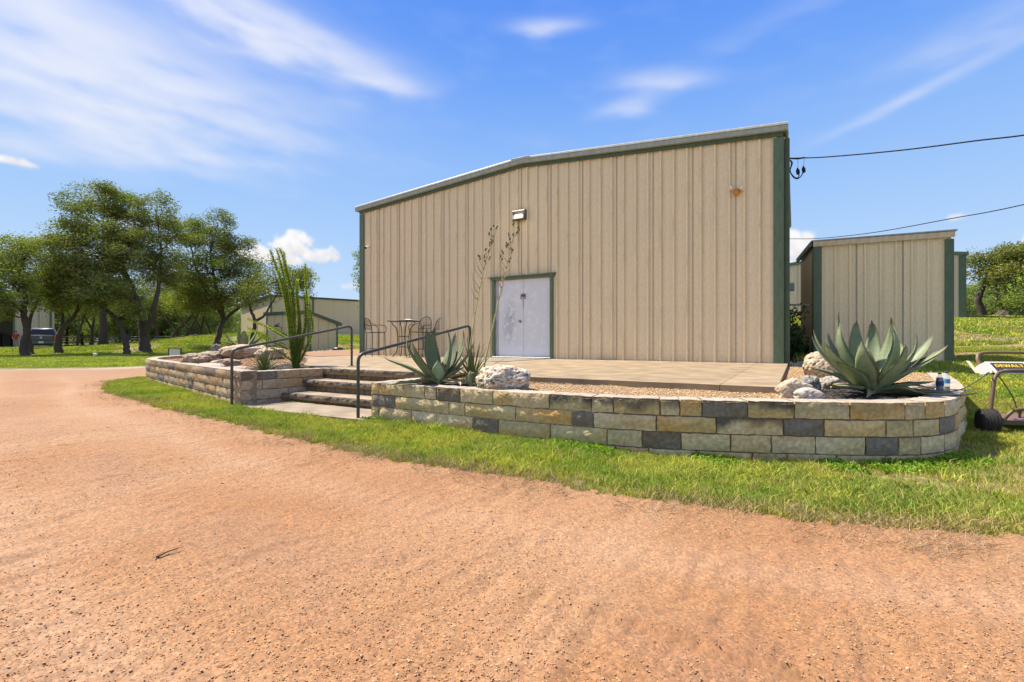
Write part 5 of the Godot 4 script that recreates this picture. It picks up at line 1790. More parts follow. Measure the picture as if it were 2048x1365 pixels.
	var wands := [[545, 502, 577, 610, 0.1], [553, 498, 580, 620, 0.0], [560, 503, 584, 600, -0.15], [565, 499, 590, 610, 0.12], [569, 545, 583, 640, 0.25], [575, 560, 590, 650, 0.2], [586, 555, 592, 640, -0.2], [598, 562, 603, 650, 0.1], [583, 575, 580, 660, -0.1], [593, 585, 598, 670, 0.3], [610, 529, 614, 630, 0.0], [617, 590, 616, 650, 0.2], [607, 590, 620, 660, -0.2], [602, 600, 606, 660, 0.25], [578, 540, 574, 640, -0.2], [570, 590, 577, 660, 0.15], [556, 530, 580, 650, 0.2], [613, 570, 612, 680, -0.1]]
	for q in wands.slice(0, 13):
		var a := Vector3(R(-0.06, 0.06), 0.0, R(-0.05, 0.08))
		var m1 := at(q[2], q[3], d) - ob + Vector3(0, 0, q[4] * 0.6)
		var tp := at(q[0], q[1], d) - ob + Vector3(0, 0, q[4])
		wand(oc, [a, a.lerp(m1, 0.5) + Vector3(m1.x * 0.12, 0, 0), m1, m1.lerp(tp, 0.6) + Vector3(R(-0.03, 0.03), 0, R(-0.03, 0.03)), tp], 0.025, Color(0.27, 0.37, 0.05))
	for q in [[571, 677, 540, 655, 509, 639], [571, 690, 535, 672, 508, 657], [575, 672, 560, 660, 547, 651], [583, 722, 566, 705, 549, 691], [577, 700, 548, 682, 530, 672]]:
		wand(oc, [at(q[0], q[1], d) - ob, at(q[2], q[3], d) - ob + Vector3(0, 0, 0.15), at(q[4], q[5], d) - ob + Vector3(0, 0, 0.25)], 0.015, Color(0.30, 0.37, 0.08))
	# narrow-leaved sotol in front of it
	rng.seed = 24
	pos = at(529, 738, 8.7)
	pos.y = surface("left_bed", pos.x, 8.7)[0]
	spray(thing("sotol", "spiky yellow-green sotol rosette in front of the ocotillo", "yucca", pos), 64, 0.44, 0.010, Color(0.17, 0.20, 0.055))
	# red yucca behind the middle agave, with two seed stalks
	pos = at(945, 755, 6.75)
	pos.y = 0.455
	var yu := thing("red_yucca", "spiky red yucca clump with two tall dry seed stalks before the workshop door", "yucca", pos)
	spray(yu, 58, 0.56, 0.010, Color(0.155, 0.19, 0.06), 0.15, 0.3)
	for q in [[[0.0, 935, 740], [941, 690], [955, 600], [968, 540], [986, 474], 0.0], [[0.0, 968, 735], [978, 690], [998, 600], [1013, 540], [1029, 468], 0.08]]:
		var path := [at(q[0][1], q[0][2], 6.75) - pos]
		for i in range(1, 5):
			path.append(at(q[i][0], q[i][1], 6.75) - pos + Vector3(0, 0, q[5] * i * 0.5))
		path = spline(path, 6)
		var rad := []
		for i in path.size():
			rad.append(lerpf(0.0125, 0.004, float(i) / (path.size() - 1)))
		var sb := MB.new()
		sb.tube(path, rad, 7, Color(0.44, 0.42, 0.17))
		for i in range(2, path.size() - 6, 2):
			sb.tube([path[i], path[i] + Vector3(R(-0.01, 0.01), 0.025, 0.014)], [0.009, 0.002], 4, Color(0.20, 0.13, 0.06))
		var tw := MB.new()
		var pods := []
		for i in range(path.size() - 13, path.size()):
			for h in 2:
				var st: Vector3 = path[i]
				var az := R(0, TAU)
				var l := R(0.10, 0.24)
				var e := st + Vector3(cos(az) * l * 0.5, l * R(0.7, 1.1), sin(az) * l * 0.5)
				tw.tube([st, st.lerp(e, 0.5) + Vector3(cos(az), -0.3, sin(az)) * 0.02, e], [0.0045, 0.0035, 0.002], 4, Color(0.36, 0.28, 0.16))
				if i > path.size() - 8:
					for g in 2:
						pods.append(st.lerp(e, R(0.5, 1.0)))
		var stalk := part("flower_stalk", sb, M["plain"], yu)
		part("twig", tw, M["plain"], stalk)
		for g in pods:
			var pb := MB.new()
			var s := R(0.6, 0.95)
			pb.lathe(g, [Vector2(0.003, -0.028 * s), Vector2(0.014 * s, -0.012 * s), Vector2(0.017 * s, 0.006 * s), Vector2(0.009 * s, 0.026 * s), Vector2(0.002, 0.032 * s)], 7, Color(0.22, 0.20, 0.06).lerp(Color(0.11, 0.08, 0.045), rng.randf()), Basis.from_euler(Vector3(R(-0.8, 0.8), 0, R(-0.8, 0.8))))
			part("seed_pod", pb, M["plain"], stalk)
	# dim shrub between the two buildings
	rng.seed = 26
	pos = G(6.75, 11.9, 0.42)
	var shr := thing("shrub", "dark shaded shrub in the gap between workshop and shed", "shrub", pos)
	shr.scale = Vector3(1.2, 1.5, 1.2)
	var stb := MB.new()
	var xf := []
	var cols := PackedColorArray()
	for i in 26:
		var tp := Vector3(R(-0.35, 0.35), R(0.2, 0.95), R(-0.5, 0.3))
		stb.tube([Vector3.ZERO, tp * 0.5 + Vector3(0, 0.08, 0), tp], [0.01, 0.007, 0.003], 4, Color(0.09, 0.07, 0.05))
		for j in 4:
			xf.append(Transform3D(Basis.from_euler(Vector3(R(0, 6), R(0, 6), 0)).scaled(Vector3.ONE * R(0.07, 0.14)), tp * R(0.6, 1.05)))
			cols.append(Color(0.05, 0.085, 0.03) * R(0.8, 1.3))
	part("stem", stb, M["bark"], shr)
	scatter("foliage", leaf_clump("shrub", 26, 0.5, 0.25, 1.0), M["leaf"], xf, cols, shr)


func wand(o: Node3D, pts: Array, r: float, k: Color) -> void:
	var path := spline(pts, 6)
	var rad := []
	for i in path.size():
		rad.append(lerpf(r, r * 0.3, float(i) / (path.size() - 1)))
	var b := MB.new()
	b.tube(path, rad, 6, Color(0.13, 0.155, 0.05))
	var acc := 0.0
	for i in path.size() - 1:
		var a: Vector3 = path[i]
		var c2: Vector3 = path[i + 1]
		var tn := (c2 - a).normalized()
		var n := int(a.distance_to(c2) / 0.0046)
		var side := tn.cross(Vector3(0.3, 0.2, 1)).normalized()
		for j in n:
			acc += 2.4
			var p := a.lerp(c2, float(j) / n)
			var out := side.rotated(tn, acc)
			var l := R(0.030, 0.056) * (1.0 if i > 1 else 0.7)
			var up := (out * 0.8 + tn * 0.7).normalized()
			var sd := up.cross(tn).normalized() * l * 0.3
			var q: Vector3 = p + out * rad[i]
			var tone := R(0.65, 1.35)
			var f := b.v.size()
			var kk := Color(k.r * tone * R(0.9, 1.2), k.g * tone, k.b * tone)
			b.p(q, kk)
			b.p(q + up * l * 0.55 + sd, kk)
			b.p(q + up * l, kk)
			b.p(q + up * l * 0.55 - sd, kk)
			b.q(f, f + 1, f + 2, f + 3)
	part("wand", b, M["leaf"], o)


# ---------------------------------------------------------------- rocks
func rock(called: String, label: String, pos: Vector3, size: Vector3, k: Color, k2: Color, pits: float, cell: float, rough: float, seed_: int, turn := 0.0, res := 40) -> Node3D:
	var nz := FastNoiseLite.new()
	nz.seed = seed_
	nz.noise_type = FastNoiseLite.TYPE_CELLULAR
	nz.cellular_return_type = FastNoiseLite.RETURN_DISTANCE
	nz.frequency = cell
	nz.fractal_type = FastNoiseLite.FRACTAL_NONE
	var nb := FastNoiseLite.new()
	nb.seed = seed_ + 5
	nb.frequency = 0.9
	nb.fractal_octaves = 5
	nb.noise_type = FastNoiseLite.TYPE_SIMPLEX_SMOOTH
	var b := MB.new()
	var w := res * 2
	for j in res + 1:
		for i in w:
			var th := PI * j / res
			var ph := TAU * i / w
			var n := Vector3(sin(th) * cos(ph), cos(th), sin(th) * sin(ph))
			var box := maxf(absf(n.x), maxf(absf(n.y), absf(n.z)))
			var base := lerpf(1.0, 0.82 / box, 0.15)
			var q := n * base
			var big := nb.get_noise_3dv(q * 1.0)
			var c2 := nz.get_noise_3dv(q * 10.0 + Vector3(0.4, 0.4, 0.4) * big * 6.0)  # -1 in the middle of a cell
			var hole := S(-0.58, -0.85, c2) * S(-0.2, 0.15, nb.get_noise_3dv(q * 2.2 + Vector3(7, 3, 1)))
			var fine := nb.get_noise_3dv(q * 6.0)
			var r := base * (1.0 + rough * big + 0.045 * fine + 0.03 * nb.get_noise_3dv(q * 15.0) - pits * hole)
			var kk := k.lerp(k2, S(-0.15, 0.25, nb.get_noise_3dv(q * 3.0 + Vector3(2, 9, 4))))
			kk = kk.lerp(Color(0.04, 0.037, 0.033), clampf((hole * 1.5 + S(0.24, 0.34, nb.get_noise_3dv(q * 9.0))) * minf(1.0, pits * 7.0), 0.0, 0.9))
			var tone := 1.0 + 0.3 * fine
			b.p(n * r * size * 0.5, Color(kk.r * tone, kk.g * tone, kk.b * tone))
	for j in res:
		for i in w:
			var a := j * w + i
			var c2 := j * w + (i + 1) % w
			b.q(a, c2, c2 + w, a + w)
	var o := thing(called, label, "rock", pos + Vector3(0, size.y * 0.36, 0), turn)
	part("stone_body", b, M["stone"], o)
	return o


func build_rocks() -> void:
	var cream := Color(0.60, 0.50, 0.37)
	var tan_ := Color(0.46, 0.30, 0.17)
	rock("boulder", "pale pitted limestone boulder with black holes behind the right planter wall", at(1007, 782, 5.55) * Vector3(1, 0, 1) + Vector3(0, 0.42, 0), Vector3(0.62, 0.36, 0.46), Color(0.76, 0.71, 0.62), Color(0.68, 0.50, 0.30), 0.17, 0.55, 0.25, 301, 0.2, 56)
	rock("boulder", "tan honeycombed boulder left of the biggest agave", at(1650, 750, 7.5) * Vector3(1, 0, 1) + Vector3(0, 0.42, 0), Vector3(0.72, 0.50, 0.5), Color(0.60, 0.46, 0.30), Color(0.64, 0.53, 0.38), 0.10, 0.5, 0.2, 302, 0.5, 50)
	rock("rock", "smooth cream rock, left of the pair before the patio corner", at(1588, 800, 4.75) * Vector3(1, 0, 1) + Vector3(0, 0.43, 0), Vector3(0.36, 0.23, 0.26), Color(0.62, 0.53, 0.42), Color(0.56, 0.40, 0.24), 0.0, 0.5, 0.3, 303, 0.4, 26)
	rock("rock", "small white rock with black flecks nearest the curved wall", at(1615, 806, 4.62) * Vector3(1, 0, 1) + Vector3(0, 0.43, 0), Vector3(0.28, 0.15, 0.22), Color(0.64, 0.60, 0.54), cream, 0.06, 0.9, 0.2, 304, 0.1, 26)
	rock("rock", "grey pitted rock wedged between the cream rock and the agave", at(1622, 776, 5.25) * Vector3(1, 0, 1) + Vector3(0, 0.43, 0), Vector3(0.22, 0.24, 0.2), Color(0.48, 0.46, 0.42), Color(0.25, 0.24, 0.23), 0.12, 0.7, 0.25, 305, 1.0, 26)
	rock("rock", "low grey rock half hidden behind the biggest agave", at(1664, 772, 5.7) * Vector3(1, 0, 1) + Vector3(0, 0.42, 0), Vector3(0.34, 0.2, 0.24), Color(0.46, 0.43, 0.38), cream, 0.08, 0.7, 0.25, 306, 0.3, 24)
	rock("rock", "flat pale rock right of the biggest agave's base", at(1845, 768, 5.6) * Vector3(1, 0, 1) + Vector3(0, 0.42, 0), Vector3(0.36, 0.14, 0.26), Color(0.50, 0.45, 0.39), cream, 0.05, 0.7, 0.2, 307, 0.3, 22)
	var g := func(px, d): return at(px, 700, d) * Vector3(1, 0, 1) + Vector3(0, surface("left_bed", at(px, 700, d).x, d)[0] - 0.03, 0)
	rock("boulder", "brown weathered boulder at the left end of the left planter's rock group", g.call(393, 10.7), Vector3(0.58, 0.36, 0.5), Color(0.42, 0.30, 0.19), Color(0.56, 0.42, 0.28), 0.12, 0.45, 0.3, 308, 0.3, 40)
	rock("boulder", "broken tan and cream boulder beside the brown weathered one", g.call(424, 11.2), Vector3(0.75, 0.32, 0.5), cream, tan_, 0.12, 0.4, 0.35, 309, 0.9, 36)
	rock("rock", "flat pale slab rock in front of the left planter's boulders", g.call(418, 9.7), Vector3(0.62, 0.17, 0.45), Color(0.58, 0.50, 0.41), cream, 0.03, 0.5, 0.2, 310, 0.2, 26)
	rock("rock", "low orange-brown rock below the mound agave", g.call(452, 10.2), Vector3(0.6, 0.2, 0.45), tan_, cream, 0.08, 0.5, 0.3, 311, 0.6, 28)
	rock("boulder", "broad tan rock ledge under the mound agave", g.call(490, 11.3), Vector3(1.15, 0.34, 0.6), Color(0.58, 0.41, 0.25), cream, 0.10, 0.45, 0.3, 312, 0.1, 40)
	rock("rock", "cream rock beside the ocotillo's leaning wands", g.call(541, 11.0), Vector3(0.62, 0.30, 0.5), cream, tan_, 0.06, 0.45, 0.3, 313, 0.7, 30)
	rock("rock", "small grey upright rock on top of the left mound", g.call(433, 12.6), Vector3(0.26, 0.30, 0.24), Color(0.26, 0.25, 0.24), Color(0.36, 0.34, 0.32), 0.05, 0.6, 0.3, 314, 0.7, 22)
	rock("rock", "whitish flat rock between sotol and left planter wall", g.call(470, 8.9), Vector3(0.5, 0.13, 0.36), Color(0.54, 0.47, 0.39), cream, 0.05, 0.5, 0.25, 315, 0.4, 24)
	rng.seed = 77
	for i in 6:
		rock("rubble_stone", ["dusty", "flat", "broken", "grey", "reddish", "chipped"][i] + " rubble stone in the shaded gap beside the workshop corner", G(6.25 + i * 0.17, 11.1 - 0.05 * i + R(-0.2, 0.2), 0.40), Vector3(R(0.16, 0.3), R(0.1, 0.16), R(0.15, 0.25)), Color(0.40, 0.36, 0.31) if i != 4 else Color(0.33, 0.14, 0.09), cream, 0.0, 0.5, 0.3, 330 + i, R(0, 3), 14)
	for i in 7:
		var px := 628.0 + i * 5.6
		var p := at(px, 690, 33.0)
		rock("edging_stone", "rough tan edging stone by the outbuilding", G(p.x, 33.0, land(p.x, 33.0) - 0.05), Vector3(0.32, R(0.28, 0.38), 0.3), Color(0.44, 0.32, 0.22), cream, 0.05, 0.5, 0.3, 340 + i, R(0, 3), 12).set_meta("group", "edging stones by the outbuilding")
	for c in get_children():
		if c.get_meta("group", "") == "edging stones by the outbuilding":
			c.set_meta("label", "rough tan edging stone in the short row beside the small outbuilding")


# ---------------------------------------------------------------- furniture and rails
func handrail(label: String, foot: Vector3, bend: Vector3, top: Vector3, landing: Vector3) -> void:
	var o := thing("handrail", label, "handrail", Vector3(foot.x, foot.y, foot.z))
	var k := Color(0.075, 0.075, 0.066)
	var path := [foot - Vector3(0, 0.1, 0), bend - Vector3(0, 0.10, 0)]
	var dir := (top - bend).normalized()
	for i in range(1, 6):
		var t := i / 6.0
		path.append((bend - Vector3(0, 0.1, 0)).lerp(bend, t).lerp(bend.lerp(bend + dir * 0.1, t), t))
	path.append(bend + dir * 0.1)
	path.append(top - dir * 0.1)
	for i in range(1, 6):
		var t := i / 6.0
		path.append((top - dir * 0.1).lerp(top, t).lerp(top.lerp(top - Vector3(0, 0.1, 0), t), t))
	path.append(top - Vector3(0, 0.1, 0))
	path.append(landing)
	path = path.map(func(q): return q - foot)
	var b := MB.new()
	b.tube(path, 0.0215, 12, k)
	part("rail", b, M["painted steel"], o)
	var f := MB.new()
	f.box(landing - foot + Vector3(0, 0.005, 0), Vector3(0.13, 0.01, 0.13), k, Basis(Vector3.UP, 0.5), 0.003)
	part("base_plate", f, M["painted steel"], o)


func bar_chair(called: String, label: String, pos: Vector3, turn: float) -> Node3D:  # sitter faces +x
	var o := thing(called, label, "chair", pos, turn, "bar chairs at the patio table")
	var k := Color(0.035, 0.033, 0.03)
	var m: Material = M["painted steel"]
	for q in [[0.21, 0.21], [0.21, -0.21], [-0.19, 0.19], [-0.19, -0.19]]:
		var b := MB.new()
		b.tube([Vector3(q[0] * 1.15, 0, q[1] * 1.15), Vector3(q[0] * 1.05, 0.3, q[1] * 1.05), Vector3(q[0], 0.74, q[1])], 0.011, 6, k)
		part("leg", b, m, o)
	var s := MB.new()
	s.tube([Vector3(-0.2, 0.74, 0.2), Vector3(0.0, 0.745, 0.235), Vector3(0.21, 0.75, 0.215), Vector3(0.24, 0.745, 0.0), Vector3(0.21, 0.75, -0.215), Vector3(0.0, 0.745, -0.235), Vector3(-0.2, 0.74, -0.2), Vector3(-0.2, 0.74, 0.2)], 0.011, 6, k)
	for i in 10:
		var z := -0.19 + i * 0.042
		s.tube([Vector3(-0.2, 0.74, z), Vector3(0.0, 0.735, z), Vector3(0.22, 0.747, z)], 0.006, 4, k)
	part("seat", s, m, o)
	for h in [0.24]:
		var f := MB.new()
		f.tube([Vector3(-0.205, h, 0.205), Vector3(0.235, h, 0.235), Vector3(0.235, h, -0.235), Vector3(-0.205, h, -0.205), Vector3(-0.205, h, 0.205)], 0.008, 5, k)
		part("foot_ring", f, m, o)
	var hp := []
	for i in 17:
		var a := PI * i / 16.0
		var x := -0.2 - 0.09 * sin(a) - 0.02
		hp.append(Vector3(x, 0.74 + 0.45 * pow(sin(a), 0.55), 0.215 * cos(a) * (1.0 + 0.12 * sin(a))))
	var hb := MB.new()
	hb.tube(hp, 0.011, 6, k)
	part("back_hoop", hb, m, o)
	var mid := MB.new()
	mid.tube([Vector3(-0.235, 0.84, 0.222), Vector3(-0.26, 0.84, 0.0), Vector3(-0.235, 0.84, -0.222)], 0.007, 5, k)
	part("back_rail", mid, m, o)
	for i in 9:
		var z := -0.17 + i * 0.0425
		var tp := 0.74 + 0.45 * pow(sin(acos(clampf(z / 0.235, -1, 1))), 0.55)
		var b := MB.new()
		b.tube([Vector3(-0.25, 0.84, z * 1.05), Vector3(-0.275, 0.98, z * 1.12 + 0.012 * sin(i)), Vector3(-0.29, tp, z)], 0.0048, 4, k)
		part("back_slat", b, m, o)
	for sz in [-1, 1]:
		var b := MB.new()
		b.tube(spline([Vector3(-0.27, 1.02, sz * 0.2), Vector3(-0.1, 0.97, sz * 0.265), Vector3(0.1, 0.965, sz * 0.275), Vector3(0.21, 0.93, sz * 0.265), Vector3(0.235, 0.82, sz * 0.25), Vector3(0.215, 0.745, sz * 0.215)], 4), 0.010, 6, k)
		part("armrest", b, m, o)
	return o


func build_furniture() -> void:
	var ps := mat("painted steel", Color.WHITE, 0.42)
	ps.metallic_specular = 0.4
	handrail("dark tubular handrail left of the steps, against the tan planter corner", G(-4.33, 7.53, -0.01), G(-4.33, 7.53, 0.865), G(-3.05, 9.27, 1.29), G(-3.05, 9.27, 0.521))
	handrail("dark tubular handrail right of the steps, beside the middle agave", G(-1.955, 6.19, -0.01), G(-1.955, 6.19, 0.825), G(-0.68, 7.92, 1.255), G(-0.68, 7.92, 0.42))
	var tp := G(-3.32, 14.9, 0.521)
	var t := thing("bar_table", "round dark metal bar table standing against the workshop wall", "table", tp)
	var k := Color(0.035, 0.033, 0.03)
	var b := MB.new()
	b.lathe(Vector3(0, 1.07, 0), [Vector2(0.02, 0.0), Vector2(0.47, 0.0), Vector2(0.495, 0.006), Vector2(0.495, 0.02), Vector2(0.47, 0.026), Vector2(0.02, 0.026)], 40, k)
	part("table_top", b, ps, t)
	for i in 4:
		var a := PI / 4 + i * PI / 2 + 0.3
		var dir := Vector3(cos(a), 0, sin(a))
		var lb := MB.new()
		lb.tube(spline([dir * 0.36 + Vector3(0, 1.06, 0), dir * 0.33 + Vector3(0, 0.98, 0), dir * 0.22 + Vector3(0, 0.86, 0), dir * 0.17 + Vector3(0, 0.6, 0), dir * 0.2 + Vector3(0, 0.2, 0), dir * 0.33, ], 4), 0.014, 6, k)
		part("leg", lb, ps, t)
	for h in [[0.62, 0.17], [0.30, 0.185]]:
		var ring := []
		for i in 21:
			ring.append(Vector3(cos(TAU * i / 20) * h[1], h[0], sin(TAU * i / 20) * h[1]))
		var rb := MB.new()
		rb.tube(ring, 0.011, 5, k)
		part("brace_ring", rb, ps, t)
	var hb := MB.new()
	hb.lathe(tp + Vector3(0.16, 1.097, 0.05), [Vector2(0.01, 0.0), Vector2(0.11, 0.0), Vector2(0.15, 0.02), Vector2(0.14, 0.028), Vector2(0.05, 0.05), Vector2(0.01, 0.055)], 18, Color(0.60, 0.55, 0.48))
	tag(struct("shallow_bowl", hb, M["plain"], "thing"), "shallow pale bowl lying on the round bar table", "bowl")
	bar_chair("bar_chair", "dark metal bar chair left of the round table", G(-4.25, 15.15, 0.521), 0.75)
	bar_chair("bar_chair", "nearer of two dark metal bar chairs right of the round table", G(-2.72, 14.5, 0.521), PI - 0.8)
	bar_chair("bar_chair", "dark metal bar chair right of the table, closest to the wall", G(-2.45, 15.2, 0.521), PI - 0.5)


# ---------------------------------------------------------------- small things
func text_mesh(s: String, h: float, bold := true) -> TextMesh:
	var f := SystemFont.new()
	f.font_names = PackedStringArray(["Droid Sans"])
	f.font_weight = 700 if bold else 400
	var t := TextMesh.new()
	t.font = f
	t.text = s
	t.font_size = 32
	t.pixel_size = h / 23.0
	t.depth = 0.002
	return t


func flat_mat(lin: Color) -> StandardMaterial3D:
	var m := StandardMaterial3D.new()
	m.albedo_color = lin.linear_to_srgb()
	m.roughness = 0.5
	return m


func build_small_things() -> void:
	var ps: Material = M["painted steel"]
	var dk: Material = M["dark metal"]
	# bottles on the end of the wall
	for i in 2:
		var d := 4.95 if i == 0 else 5.15
		var p := at(1880 if i == 0 else 1893, 790, d)
		p.y = 0.465
		var o := thing("drink_bottle", ["dark cola-filled plastic bottle with blue label on the planter wall", "clear half-empty plastic bottle with blue label behind the dark one"][i], "bottle", p)
		var gm := StandardMaterial3D.new()
		gm.albedo_color = Color(0.75, 0.85, 0.9, 0.22)
		gm.transparency = BaseMaterial3D.TRANSPARENCY_ALPHA
		gm.roughness = 0.08
		var body := [Vector2(0.02, 0.0), Vector2(0.030, 0.004), Vector2(0.032, 0.03), Vector2(0.0305, 0.06), Vector2(0.0325, 0.09), Vector2(0.0325, 0.13), Vector2(0.026, 0.165), Vector2(0.013, 0.188), Vector2(0.0125, 0.20)]
		var b := MB.new()
		b.lathe(Vector3.ZERO, body, 18, Color.WHITE)
		part("bottle_shell", b, gm, o)
		var lq := MB.new()
		if i == 0:
			lq.lathe(Vector3(0, 0.002, 0), [Vector2(0.018, 0.0), Vector2(0.028, 0.004), Vector2(0.030, 0.03), Vector2(0.0285, 0.06), Vector2(0.0305, 0.09), Vector2(0.0305, 0.13), Vector2(0.024, 0.162)], 16, Color(0.018, 0.010, 0.008))
		else:
			lq.lathe(Vector3(0, 0.002, 0), [Vector2(0.018, 0.0), Vector2(0.028, 0.004), Vector2(0.030, 0.03), Vector2(0.029, 0.05)], 16, Color(0.12, 0.15, 0.06))
		part("drink", lq, dk, o)
		var lb := MB.new()
		lb.lathe(Vector3(0, 0.088 if i else 0.082, 0), [Vector2(0.0325, 0.0), Vector2(0.0332, 0.001), Vector2(0.0332, 0.045), Vector2(0.0325, 0.046)], 18, Color(0.02, 0.05, 0.17) if i == 0 else Color(0.12, 0.30, 0.50))
		part("label_band", lb, M["plain"], o)
		var cp := MB.new()
		cp.lathe(Vector3(0, 0.198, 0), [Vector2(0.013, 0.0), Vector2(0.0148, 0.002), Vector2(0.0148, 0.014), Vector2(0.012, 0.016)], 14, Color(0.03, 0.06, 0.2))
		part("cap", cp, M["plain"], o)
	# thin cable coiled on the wall end
	var cb := MB.new()
	var path := spline([G(3.95, 4.75, 0.445), G(4.3, 4.66, 0.482), G(4.62, 4.85, 0.488), G(4.66, 5.05, 0.492), G(4.4, 5.12, 0.485), G(4.32, 4.95, 0.482), G(4.6, 5.0, 0.50), G(5.0, 5.2, 0.60), G(5.25, 5.35, 0.66), G(5.42, 5.42, 0.60), G(5.55, 5.4, 0.38), G(5.6, 5.4, 0.22)], 6)
	cb.tube(path, 0.006, 5, Color(0.09, 0.10, 0.05))
	tag(struct("thin_cable", cb, M["rubber"], "thing"), "thin olive cable looping off the end of the planter wall by the bottles", "cable")
	# wheeled steel frame cart
	var ct := thing("pressure_washer_cart", "rusty tube-frame wheeled cart with white label plate at the right edge", "cart", G(5.13, 5.25, land(5.13, 5.25)), -0.25)
	var rust := Color(0.145, 0.095, 0.06)
	for x in [0.0, 0.86]:
		var w := MB.new()
		w.lathe(Vector3.ZERO, [Vector2(0.078, -0.07), Vector2(0.105, -0.082), Vector2(0.122, -0.07), Vector2(0.129, -0.03), Vector2(0.129, 0.03), Vector2(0.122, 0.07), Vector2(0.105, 0.082), Vector2(0.078, 0.07)], 32, Color(0.028, 0.027, 0.026), Basis(Vector3.UP, -0.2) * Basis(Vector3.FORWARD, PI / 2))
		for i in 36:  # tread blocks
			for r in 5:
				var a := TAU * (i + 0.5 * (r % 2)) / 36.0
				var bb := Basis(Vector3.UP, -0.2) * Basis(Vector3.FORWARD, PI / 2) * Basis(Vector3.UP, -a)
				w.box(bb * Vector3(0.130, -0.056 + r * 0.028, 0), Vector3(0.007, 0.015, 0.014), Color(0.04, 0.038, 0.035), bb)
		var wo := part("tyre", w, M["rubber"], ct)
		wo.position = Vector3(x, 0.13, 0)
		var rm := MB.new()
		rm.lathe(Vector3.ZERO, [Vector2(0.012, -0.065), Vector2(0.03, -0.06), Vector2(0.035, -0.03), Vector2(0.068, -0.03), Vector2(0.072, -0.05), Vector2(0.076, -0.05), Vector2(0.076, 0.05), Vector2(0.07, 0.05), Vector2(0.06, 0.02), Vector2(0.012, 0.03)], 24, Color(0.14, 0.11, 0.085), Basis(Vector3.UP, -0.2) * Basis(Vector3.FORWARD, PI / 2))
		part("rim", rm, ps, wo)
	var fr := MB.new()
	fr.tube(spline([Vector3(0.03, 0.22, -0.02), Vector3(0.07, 0.44, -0.05), Vector3(0.11, 0.60, -0.08), Vector3(0.20, 0.665, -0.1), Vector3(0.45, 0.675, -0.1), Vector3(0.70, 0.665, -0.1), Vector3(0.78, 0.60, -0.08), Vector3(0.83, 0.44, -0.05), Vector3(0.86, 0.22, -0.02)], 5), 0.020, 10, rust)
	part("main_frame", fr, ps, ct)
	var hd := MB.new()
	hd.tube(spline([Vector3(0.075, 0.72, -0.26), Vector3(0.075, 0.80, -0.30), Vector3(0.14, 0.86, -0.33), Vector3(0.44, 0.865, -0.34), Vector3(0.74, 0.86, -0.33), Vector3(0.81, 0.80, -0.30), Vector3(0.81, 0.72, -0.26)], 5), 0.018, 9, rust * 1.3)
	part("handle", hd, ps, ct)
	for x in [0.10, 0.79]:
		var s := MB.new()
		s.tube([Vector3(x, 0.64, -0.09), Vector3(x - 0.02 * signf(x - 0.4), 0.74, -0.27)], 0.014, 7, rust)
		part("handle_strut", s, ps, ct)
	var lf := MB.new()
	lf.tube(spline([Vector3(0.12, 0.14, 0.02), Vector3(0.17, 0.22, 0.03), Vector3(0.26, 0.27, 0.03), Vector3(0.60, 0.28, 0.03), Vector3(0.70, 0.22, 0.03), Vector3(0.76, 0.14, 0.02)], 5), 0.018, 9, rust * 0.9)
	part("lower_bar", lf, ps, ct)
	var ax := MB.new()
	ax.box(Vector3(0.43, 0.125, 0.02), Vector3(0.66, 0.05, 0.03), Color(0.11, 0.075, 0.05), Basis(), 0.005)
	part("axle_beam", ax, ps, ct)
	var bp := MB.new()
	bp.box(Vector3(0.46, 0.15, -0.18), Vector3(0.60, 0.012, 0.36), Color(0.17, 0.09, 0.06), Basis(Vector3.RIGHT, 0.1), 0.003)
	part("base_plate", bp, ps, ct)
	var bolt := MB.new()
	bolt.lathe(Vector3(0.31, 0.17, -0.05), [Vector2(0.012, 0), Vector2(0.012, 0.05), Vector2(0.02, 0.055), Vector2(0.02, 0.075)], 8, Color(0.2, 0.13, 0.08))
	part("bolt", bolt, ps, ct)
	var tb := Basis(Vector3.RIGHT, -0.95)
	var lp := Vector3(0.42, 0.70, -0.17)
	var pl := MB.new()
	pl.prism([tb * Vector3(-0.31, -0.11, 0) + lp, tb * Vector3(0.32, -0.11, 0) + lp, tb * Vector3(0.32, 0.10, 0) + lp, tb * Vector3(-0.31, 0.10, 0) + lp], tb * Vector3(0, 0, 0.008), Color(0.48, 0.46, 0.42))
	pl.prism([tb * Vector3(-0.312, -0.09, 0.0) + lp, tb * Vector3(-0.312, 0.095, 0.0) + lp, tb * Vector3(-0.40, 0.03, 0.012) + lp, tb * Vector3(-0.47, -0.03, 0.0) + lp, tb * Vector3(-0.44, -0.12, -0.01) + lp], tb * Vector3(0, 0, 0.006), Color(0.48, 0.46, 0.40))
	pl.prism([tb * Vector3(-0.475, -0.09, -0.01) + lp, tb * Vector3(-0.45, -0.1, -0.01) + lp, tb * Vector3(-0.47, 0.07, 0.03) + lp, tb * Vector3(-0.50, 0.08, 0.03) + lp], tb * Vector3(0, 0, 0.006), Color(0.55, 0.52, 0.36))
	var plate := part("label_plate", pl, M["plain"], ct)
	var st := MB.new()
	st.box(lp + tb * Vector3(-0.125, -0.008, 0.0095), Vector3(0.30, 0.165, 0.002), Color(0.025, 0.025, 0.025), tb)
	st.box(lp + tb * Vector3(0.21, -0.008, 0.0095), Vector3(0.20, 0.165, 0.002), Color(0.025, 0.025, 0.025), tb)
	part("sticker", st, M["plain"], plate)
